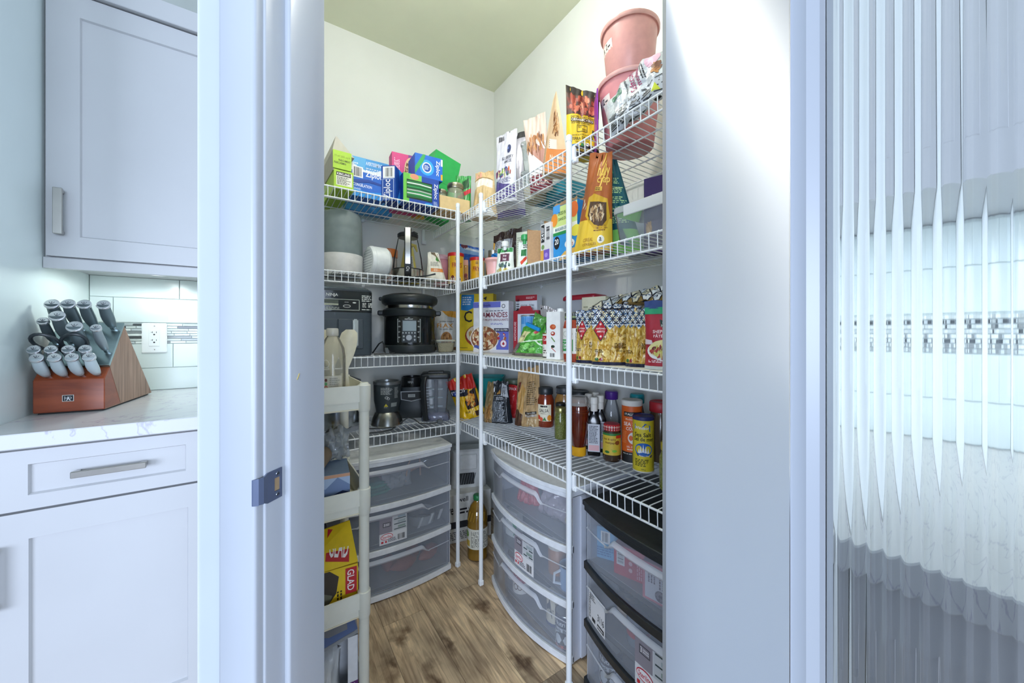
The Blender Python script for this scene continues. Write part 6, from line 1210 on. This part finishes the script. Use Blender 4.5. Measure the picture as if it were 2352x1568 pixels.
for i, (x, y, c, lb) in enumerate(((.935, .715, '9aa4b0', 'glass jar with a red band in the middle drawer of the black cart'), (.99, .80, 'b8a48c', 'pale jar at the back of the middle drawer of the black cart'))):
    turned('jar', lb, 'jar', (x, y, .216), [('jar_body', [(.033, 0), (.035, .004), (.035, .07), (.028, .08)], clear(c, .7, .1)), ('band', [(.0355, .03), (.0358, .05)], M('c83a3c' if i == 0 else 'c8b090', .4)), ('lid', [(.03, .08), (.03, .094), (.001, .095)], M('8a8f96', .3, 1))])
coco(.925, .815, -60, 'dark printed spice can in the lowest drawer of the black cart', 2)
# ================================================================ things in the floor corner
b = box_item('appliance_box', 'white printed appliance box standing in the back corner on the floor', 'box', (.95, 1.935, .001), -10, .26, .20, .262, 'dcdcd8', part='carton')
d = Dec(b.F, 10); d.rect(0, .30, 1, .44, '2a2c34').text('well', .26, .84, .48, .94, '222226').text('ve', .04, .60, .16, .74, '222226').fine(.30, .58, .56, .72, 2, '222226', words=2).fine(.05, .06, .7, .24, 5, '6a6a6a').rect(.62, .04, .96, .26, 'c8c8c4'); d.done(b.t)
t = thing('fan_heater', 'white upright appliance with a dark grille on the printed box', 'heater', (.985, 1.955, .264), -20)
g = G(); loft(g, [rrect(.20, .12, 0, .02), rrect(.205, .125, .01, .02), rrect(.185, .115, .205, .02), rrect(.165, .10, .215, .02)], M('dfe0de', .4)); g.out('housing', t)
G().box(-.055, .03, -.066, -.0595, .02, .085, M('23272b', .5)).out('grille', t, bev=.003)
for k in range(6): G().hexa([(-.05+.014*k, -.068, .022), (-.046+.014*k, -.068, .022), (-.046+.014*k, -.066, .022), (-.05+.014*k, -.066, .022), (-.036+.014*k, -.068, .083), (-.032+.014*k, -.068, .083), (-.032+.014*k, -.066, .083), (-.036+.014*k, -.066, .083)], M('8a9094', .3, .8)).out('grille_bar', t)
G().box(-.05, .045, -.068, -.058, .105, .19, M('e9eae8', .35)).out('front_cover', t, bev=.004)
t = turned('juice_bottle', 'large amber juice bottle with a green cap, on the floor between the carts', 'bottle', (.902, 1.680, .001), [
    ('bottle_body', [(.044, 0), (.052, .006), (.053, .02), (.051, .05), (.053, .06), (.053, .165), (.051, .18), (.053, .20), (.048, .235), (.034, .268), (.020, .285), (.019, .295)], M('80601c', .1, coat=.8, var=.25, scale=12)),
    ('cap', [(.020, .293), (.0215, .295), (.0215, .315), (.019, .318), (.001, .318)], M('1f7a44', .4))], rz=-30)
d = Dec(cylmap(.0533, .062, .10, -175, -5), 11); d.rect(0, 0, 1, 1, 'd8d8cc', 1, 16).fine(.3, .08, .95, .9, 12, '6a6a62', 2).ell(.1, .7, .1, .16, '6a9a3a', 2).rect(.04, .1, .24, .4, 'c8a848', 2, 3); d.done(t)
g = G()
for i in range(6): g.tube([(.0525*cos(rad(-150+i*20)), .0525*sin(rad(-150+i*20)), .20), (.046*cos(rad(-140+i*20)), .046*sin(rad(-140+i*20)), .242)], .003, M('a07c2c', .1, coat=.6), 5)
g.out('moulded_ribs', t)
t = turned('juice_bottle', 'dark bottle with white label squeezed behind the juice bottle', 'bottle', (1.015, 1.600, .001), [('bottle_body', [(.042, 0), (.048, .006), (.048, .17), (.03, .22), (.016, .25), (.016, .27)], M('1d1418', .12, coat=.6)), ('cap', [(.018, .268), (.018, .29), (.001, .291)], M('222', .4) if False else M('22222a', .4))], rz=-40)
d = Dec(cylmap(.0482, .03, .12, -175, -5), 12); d.rect(0, 0, 1, 1, 'd4d4d6', 1, 14).fine(.1, .1, .9, .8, 10, '5a5a60'); d.done(t)
# ================================================================ slim ivory shelving
IV = M('dcdcd0', .42, var=.02); IV2 = M('d9d2b8', .45)
uc = (.146, 1.303); t = thing('slim_shelf_unit', 'slim ivory plastic four tier shelf unit just inside the doorway', 'shelf unit', (*uc, 0), 1)
W2, D2 = .090, .152
tiers = (.997, .692, .389, .100)
for sx in (-1, 1):
    for sy in (-1, 1):
        g = G().lathe([(.0135, .0), (.0145, .01)] + [(.0145, .96), (.0150, .998), (.011, 1.004)], IV, 16, (sx*W2, sy*D2, 0)); g.out('post', t)
for z in tiers:
    g = G(); h = .072; a, b_ = W2+.010, D2+.010
    for x0, x1, y0, y1 in ((-a, a, -b_, -b_+.004), (-a, a, b_-.004, b_), (-a, -a+.004, -b_, b_), (a-.004, a, -b_, b_)):
        g.box(x0, x1, y0, y1, z-.048, z, IV)
        k = .006; g.box(x0+(k if x1-x0 > .1 else 0), x1-(k if x1-x0 > .1 else 0), y0+(.004 if y0 < 0 else -.004), y1+(.004 if y0 < 0 else -.004), z-h, z-.046, IV)
    g.box(-a+.003, a-.003, -b_+.003, b_-.003, z-h, z-h+.004, IV2)
    g.out('tray', t)
    for sx in (-1, 1):
        for sy in (-1, 1): G().lathe([(.0155, z-h-.006), (.0175, z-h), (.0185, z-.03), (.0185, z-.001), (.0165, z+.001)], IV, 16, (sx*W2, sy*D2, 0)).out('collar', t)
t = thing('spray_jug', 'clear plastic vinegar bottle with printed label on the top ivory tier', 'bottle', (.163, 1.225, .930), -35)
G().lathe([(.032, 0), (.036, .005), (.036, .15), (.033, .175), (.022, .20), (.014, .212), (.0135, .220)], clear('c9c4b0', .38, .06, .2), 30).out('bottle_body', t)
G().lathe([(.0165, .212), (.017, .214), (.017, .232), (.015, .235), (.001, .235)], clear('d8d6cc', .75, .1), 24).out('cap', t)
d = Dec(cylmap(.0362, .02, .12, -165, -15), 13); d.rect(.05, .0, .97, .62, clear('cfccc0', .75, .2), 1, 10).fine(.1, .04, .9, .26, 6, '6a6a64', 2).ring(.26, .42, .09, .11, .3, '3a4650', 2).fine(.2, .38, .32, .46, 2, '3a4650', 2, words=2).ell(.5, .52, .04, .04, '5a2a2a', 2).ell(.5, .43, .04, .04, '5aa06a', 2).ring(.5, .34, .05, .05, .4, 'b83a34', 2, 12).fine(.6, .3, .92, .58, 6, '8a8a84', 2).ring(.5, .92, .1, .1, .12, 'e4e2d8', 2); d.done(t)
for i, (x, y, rz_, lean_, lb) in enumerate(((.195, 1.36, 10, .02, 'ivory serving spoon standing behind the clear bottle'), (.222, 1.285, -15, .004, 'ivory serving spoon standing at the right of the top ivory tier'))):
    t = thing('serving_spoon', lb, 'spoon', (x, y, .930), rz_)
    g = G(); hh_ = .165
    def SP(u, v): 
        z = .232*v; w = .007+.0*v if v < .45 else .007+(.021 if i else .034)*sin(min(1, (v-.45)/.55)*pi*.78)**1.0
        if v > .97: w *= .6
        xx = (2*u-1)*w - (0 if i else .05)*max(0, v-.3)**1.5 - .012*sin(pi*v)
        return (xx, -.004+.016*((2*u-1)**2)*max(0, v-.4)+lean_*v, z)
    g.grid(lambda u, v: SP(u, v), 8, 22, IV2).grid(lambda u, v: tuple(a+b for a, b in zip(SP(1-u, v), (0, .0035, 0))), 8, 22, IV2)
    g.out('spoon', t, merge=1e-5, ang=60)
b = box_item('tissue_box', 'tissue box with a blue mountain print on the second ivory tier', 'box', (.145, 1.245, .625), -6, .130, .14, .115, '8ea4c4')
d = Dec(b.F, 14); d.rect(0, .5, 1, 1, 'a8bcd8', 1).poly([(0, .62), (.3, .85), (.5, .66), (.75, .92), (1, .7), (1, .42), (0, .42)], '7288b0', 2).poly([(0, .42), (.3, .52), (.6, .44), (.85, .58), (1, .5), (1, .3), (0, .3)], '26355e', 3).rect(0, 0, 1, .34, '4a4238', 2)
for i in range(60):
    x = d.r.random(); y = d.r.random()*.26; d.poly([(x, y), (min(1, x+.015), y), (min(1, x+.06), min(.42, y+.12)), (min(1, x+.05), min(.42, y+.12))], d.r.choice(['d88a3c', '26355e', 'a8b4cc', '1a2448', 'e0c090', '6a7a9c']), 4)
d.rect(0, .92, 1, 1, 'c89878', 4); d.done(b.t)
d = Dec(b.R, 15); d.poly([(0, 0), (1, 0), (1, .5), (.4, .7), (0, .5)], '3a4a78', 1).rect(0, .9, 1, 1, 'c89878', 2); d.done(b.t)
t = thing('roll', 'brown cardboard roll lying on the tissue box', 'roll', (.125, 1.235, .770), 70)
G().lathe([(.020, -.05), (.028, -.05), (.028, .05), (.020, .05), (.020, -.05)], M('9a8468', .6), 24, ax='x', cap=False).out('roll_body', t)
crumple('plastic_bag', 'clear crumpled wrap behind the roll on the second ivory tier', 'bag', (.185, 1.31, .742), 10, .09, .10, .05, clear('c8d0d4', .5, .06, .3), 141, rx=0)
b = box_item('trash_bag_box', 'yellow trash bag box with red logo panels, on the third ivory tier', 'box', (.142, 1.225, .322), -4, .172, .11, .145, 'e4c21c')
G().hexa([(-.086, -.055, .145), (.086, -.055, .150), (.086, -.052, .150), (-.086, -.052, .145), (-.070, .03, .218), (.072, .03, .238), (.072, .034, .238), (-.070, .034, .218)], M('e4c21c', .5)).out('lid_flap', b.t)
d = Dec(b.F, 16); d.poly([(.0, .24), (.26, .22), (.52, .30), (.66, .52), (.70, .84), (.56, .99), (0, .99)], '3a3228', 1).poly([(.05, .3), (.3, .26), (.56, .36), (.60, .5), (.4, .62), (.1, .5)], '6a6a58', 2).fine(.28, .36, .5, .5, 3, '3a3a30', 3).rect(.80, .44, .98, .96, 'b8232c', 2).text('GLAD', .83, .50, .94, .92, 'f4ece8', 3, -1).ell(.52, .10, .06, .06, 'e8ecf0', 2).fine(.66, .08, .76, .6, 2, '3a2a08', 2, 1).poly([(0, 0), (.14, 0), (.16, .12), (0, .2)], '6a3a24', 2); d.done(b.t)
d = Dec(lambda a, b_, o: (-.086+.172*a+.016*b_*(1-2*a)*.2, -.055+.086*b_-o*.6, .1475+.082*b_+.004*a+o*.7), 17); d.poly([(.50, .20), (.86, .04), (.92, .78), (.56, .95)], 'b8232c', 2)
vs, fs = textmesh('GLAD'); d.t.add([d.P(.545+.30*x+.06*y, .27+.52*y-.13*x, 3) for x, y in vs], fs, M('f4ece8', .5, var=0)); d.fine(.40, .1, .49, .7, 2, '4a3a08', 2, 1); d.done(b.t, 'printed_flap')
t = thing('bag_box', 'white and purple bag box with a bulging clear bag, on the lowest ivory tier', 'box', (.142, 1.22, .034), -3)
wm = M('d8dade', .5); g = G(); w_, d_, h_ = .168, .12, .228
g.box(-w_/2, w_/2, d_/2-.003, d_/2, 0, h_, wm).box(-w_/2, w_/2, -d_/2, d_/2, 0, .003, wm).box(w_/2-.028, w_/2, -d_/2, -d_/2+.002, 0, h_, wm).box(w_/2-.002, w_/2, -d_/2, d_/2, 0, h_, wm).box(-w_/2, -w_/2+.002, -d_/2, d_/2, 0, h_, wm); g.out('carton', t)
g = G().hexa([(-w_/2, -d_/2, h_-.03), (w_/2, -d_/2, h_+.005), (w_/2, -d_/2+.003, h_+.005), (-w_/2, -d_/2+.003, h_-.03), (-w_/2, d_/2-.003, h_+.04), (w_/2, d_/2-.003, h_+.05), (w_/2, d_/2, h_+.05), (-w_/2, d_/2, h_+.04)], M('a8aab0', .5)); g.out('lid_flap', t)
d = Dec(lambda a, b_, o: (-w_/2+w_*a, -d_/2+d_*b_-o*.3, h_-.0285+.035*a*(1-b_)+.07*b_+.01*a*b_+o), 18); d.poly([(.0, .0), (.3, .05), (.3, .5), (0, .6)], '7c2a86', 1).poly([(.3, .05), (1, .08), (.94, .5), (.36, .5)], '7488b8', 1).bars(.5, .62, .8, .86, o=2); d.done(t, 'printed_flap')
d = Dec(flat(w_/2-.028, -d_/2, 0, .028, 0, h_), 19); d.rect(0, 0, 1, .42, '5a2468', 1).text('D BAGS', .25, .06, .72, .40, 'f0ecf4', 2, 1); d.done(t)
g = G(); pouch_mesh(g, .125, .175, .085, clear('dfe2e4', .85, .2, .2), seed=9, kind='pillow', crinkle=.006); o = g.out('bag_roll', t, merge=2e-4); o.location = (-.02, -.01, .006)
# ================================================================ knife block
kb_ = thing('knife_block', 'cherry and walnut wood knife block with a steel top plate, on the worktop', 'knife block', (-.412, 1.613, .916), -6)
CH = wood('6e2c14', 'a4502a', 14, 3.0, .35, 2, axis=2); WN = wood('7a5a48', 'b08c76', 4, 90, .5, 2, axis=2)
KW = .146
body = [(.004, .004), (.004, .098), (.034, .128), (.127, .258), (.350, .004)]
g = G().prism([(y, z) for y, z in body][::-1], -KW, 0, WN, 'x'); g.out('side_block', kb_, ang=20)
g = G(); g.prism([(.0, .004), (.0, .098), (.030, .130), (.058, .128), (.100, .004)][::-1], -KW-.0006, .0004, CH, 'x'); g.out('front_block', kb_, bev=.002)
sd = G(); sd.prism([(.064, .004), (.112, .004), (.036, .134), (.034, .132)] if False else [(.1005, .006), (.349, .0055), (.1268, .2565), (.0305, .131)], .0001, .0009, WN, 'x'); sd.out('side_veneer', kb_)
pl_ = lambda t_, o: (.030+.097*t_-.812*o, .132+.130*t_+.583*o)
g = G(); a, b2 = pl_(0, 0), pl_(1.02, 0); c2, d2 = pl_(1.02, .008), pl_(0, .008)
g.prism([a, b2, c2, d2], -KW-.002, .002, M('9fb0b0', .22, .9, var=.02), 'x'); g.out('steel_plate', kb_, bev=.0015)
G().box(-KW+.006, -.006, .008, .34, -.001, .004, M('1c1c1c', .7)).out('base_foot', kb_)
d = Dec(flat(-.088, -.0006, .034, .024, 0, .019), 20); d.rect(0, 0, 1, 1, 'c8c4bc', 1).rect(.06, .07, .94, .93, '15161c', 2)
d.poly([(.46, .60), (.56, .60), (.56, .74), (.46, .74)], 'd8d8d8', 3).poly([(.40, .34), (.50, .34), (.60, .58), (.50, .60)], 'd8d8d8', 3).poly([(.56, .34), (.66, .34), (.58, .5), (.5, .5)], 'd8d8d8', 3).poly([(.34, .14), (.42, .14), (.52, .36), (.44, .38)], 'd8d8d8', 3).poly([(.66, .14), (.76, .14), (.62, .38), (.54, .36)], 'd8d8d8', 3).poly([(.2, .5), (.5, .5), (.5, .56), (.2, .58)], 'd8d8d8', 3).poly([(.22, .16), (.26, .16), (.26, .8), (.22, .8)], 'd8d8d8', 3).ring(.68, .54, .14, .16, .3, 'd8d8d8', 3, 14); d.done(kb_, 'badge')
KD = (-.656, .755)
def knife(x, t_, L_, r0, label, steak=False, dark='', side=0):
    if steak: y, z = .0+.030*t_-.002, .098+.032*t_
    else: y, z = pl_(t_, .008)
    c, s = cos(rad(-6)), sin(rad(-6)); wx, wy = c*x-s*y, s*x+c*y
    t = thing('knife', label, 'knife', (-.412+wx, 1.613+wy, .916+z), -6, 'steak knives in the block' if steak else 'large knives in the block')
    P = lambda q, o=0, xx=0: (xx-side*q*q*3, KD[0]*q+.755*o, KD[1]*q+.656*o)
    bend = lambda q: .006*sin(pi*q/L_)*(1 if steak else .8)
    hm = M('c0cacd' if not dark else dark, .38, .35 if not dark else .6, var=.03)
    path = [P(q, -bend(q)) for q in [L_*k/7 for k in range(8)]]
    rr = [r0*.62, r0*.72, r0*.9, r0*1.02, r0*1.04, r0*.98, r0*.92, r0*1.0]
    G().tube([P(.012)]+path[1:], rr, hm, 14, sq=.72 if not steak else .8).out('handle', t, ang=60)
    G().tube([P(-.012), P(.006), P(.016)], [r0*.5, r0*.55, r0*.68], M('b9bec0', .15, 1), 10, sq=.6).out('bolster', t)
    # slanted round end cap, facing up and to the front
    nn = (-.90, .436); mm = (.436, .90); e = P(L_-.003)
    Q = lambda u, v, o: (e[0]+u, e[1]+mm[0]*v+nn[0]*o, e[2]+mm[1]*v+nn[1]*o)
    cap = []; 
    for rr_, oo in ((1.0, -.006), (1.09, -.001), (1.09, .0025), (.96, .0042)):
        cap += [Q(r0*rr_*cos(2*pi*i/18), r0*rr_*.98*sin(2*pi*i/18), oo) for i in range(18)]
    G().add(cap, [(j*18+i, j*18+(i+1) % 18, (j+1)*18+(i+1) % 18, (j+1)*18+i) for j in range(3) for i in range(18)] + [tuple(range(54, 72))], M('d4d4d6', .25, .9)).out('end_cap', t)
    nx = [(-.5, -.5), (.5, -.5), (.3, .4), (-.3, .4)]
    g = G(); 
    for ax, ay, bx, by in ((-.3, .3, 0, -.1), (0, -.1, .3, .3), (0, .35, 0, -.1), (0, -.1, -.3, -.45), (0, -.1, .3, -.45)):
        A = [Q(r0*ax*1.3, r0*ay*1.3, .0045), Q(r0*bx*1.3, r0*by*1.3, .0045)]; g.tube(A, .0007, M('6a6e74', .4, .8), 4)
    g.out('engraved_mark', t)
ordn = ('leftmost', 'second', 'third', 'rightmost')
for i, x in enumerate((-.131, -.098, -.064, -.030)): knife(x, .90, .083, .0128, f'{ordn[i]} steak knife of the back row in the front of the knife block', True, '98a4a8')
for i, x in enumerate((-.119, -.085, -.051, -.016)): knife(x, .30, .078, .0132, f'{ordn[i]} steak knife of the front row in the front of the knife block', True)
for i, x in enumerate((-.128, -.094, -.060, -.018)): knife(x, .86, .100 if i else .098, .0150, f'{ordn[i]} large knife of the back row in the knife block', False, '5c6a6e' if i == 0 else '6e7c80')
for i, (x, L_, r_, s_) in enumerate(((-.134, .088, .0115, 'small dark knife at the left of the middle row in the knife block'), (-.100, .108, .0160, 'large knife left of centre in the middle row of the knife block'))): knife(x, .52, L_, r_, s_, False, '5e6a6e' if i == 0 else '6e7a7e')
knife(-.052, .24, .115, .0162, 'large knife in the lower row of the steel plate, above the steak knives', False, '78868a')
knife(-.014, .30, .100, .0118, 'small silver knife at the right of the lower row of the steel plate', False, '98a2a6')
y, z = pl_(.12, .008); c, s = cos(rad(-6)), sin(rad(-6)); x = -.086
t = thing('scissors', 'black handled kitchen scissors in the knife block', 'scissors', (-.412+c*x-s*y, 1.613+s*x+c*y, .916+z), -6)
sb = M('262c30', .4)
for sgn in (-1, 1):
    p = []
    for i in range(18):
        a = 2*pi*i/18; u = .027*cos(a)*sgn+sgn*.028; v = .074+.030*sin(a)+.006*cos(a); p.append((u, KD[0]*v, KD[1]*v))
    G().tube(p, .0045, sb, 8, closed=True).out('finger_loop', t)
    G().tube([(sgn*.010, KD[0]*.058, KD[1]*.058), (sgn*.004, KD[0]*.036, KD[1]*.036), (-sgn*.003, -KD[0]*.01, -KD[1]*.01)], .0055, sb, 8).out('shank', t)
G().lathe([(.004, -.006), (.005, -.005), (.005, .005), (.004, .006)], M('a8acb0', .25, 1), 12, (0, KD[0]*.030, KD[1]*.030), ax='y').out('pivot', t)
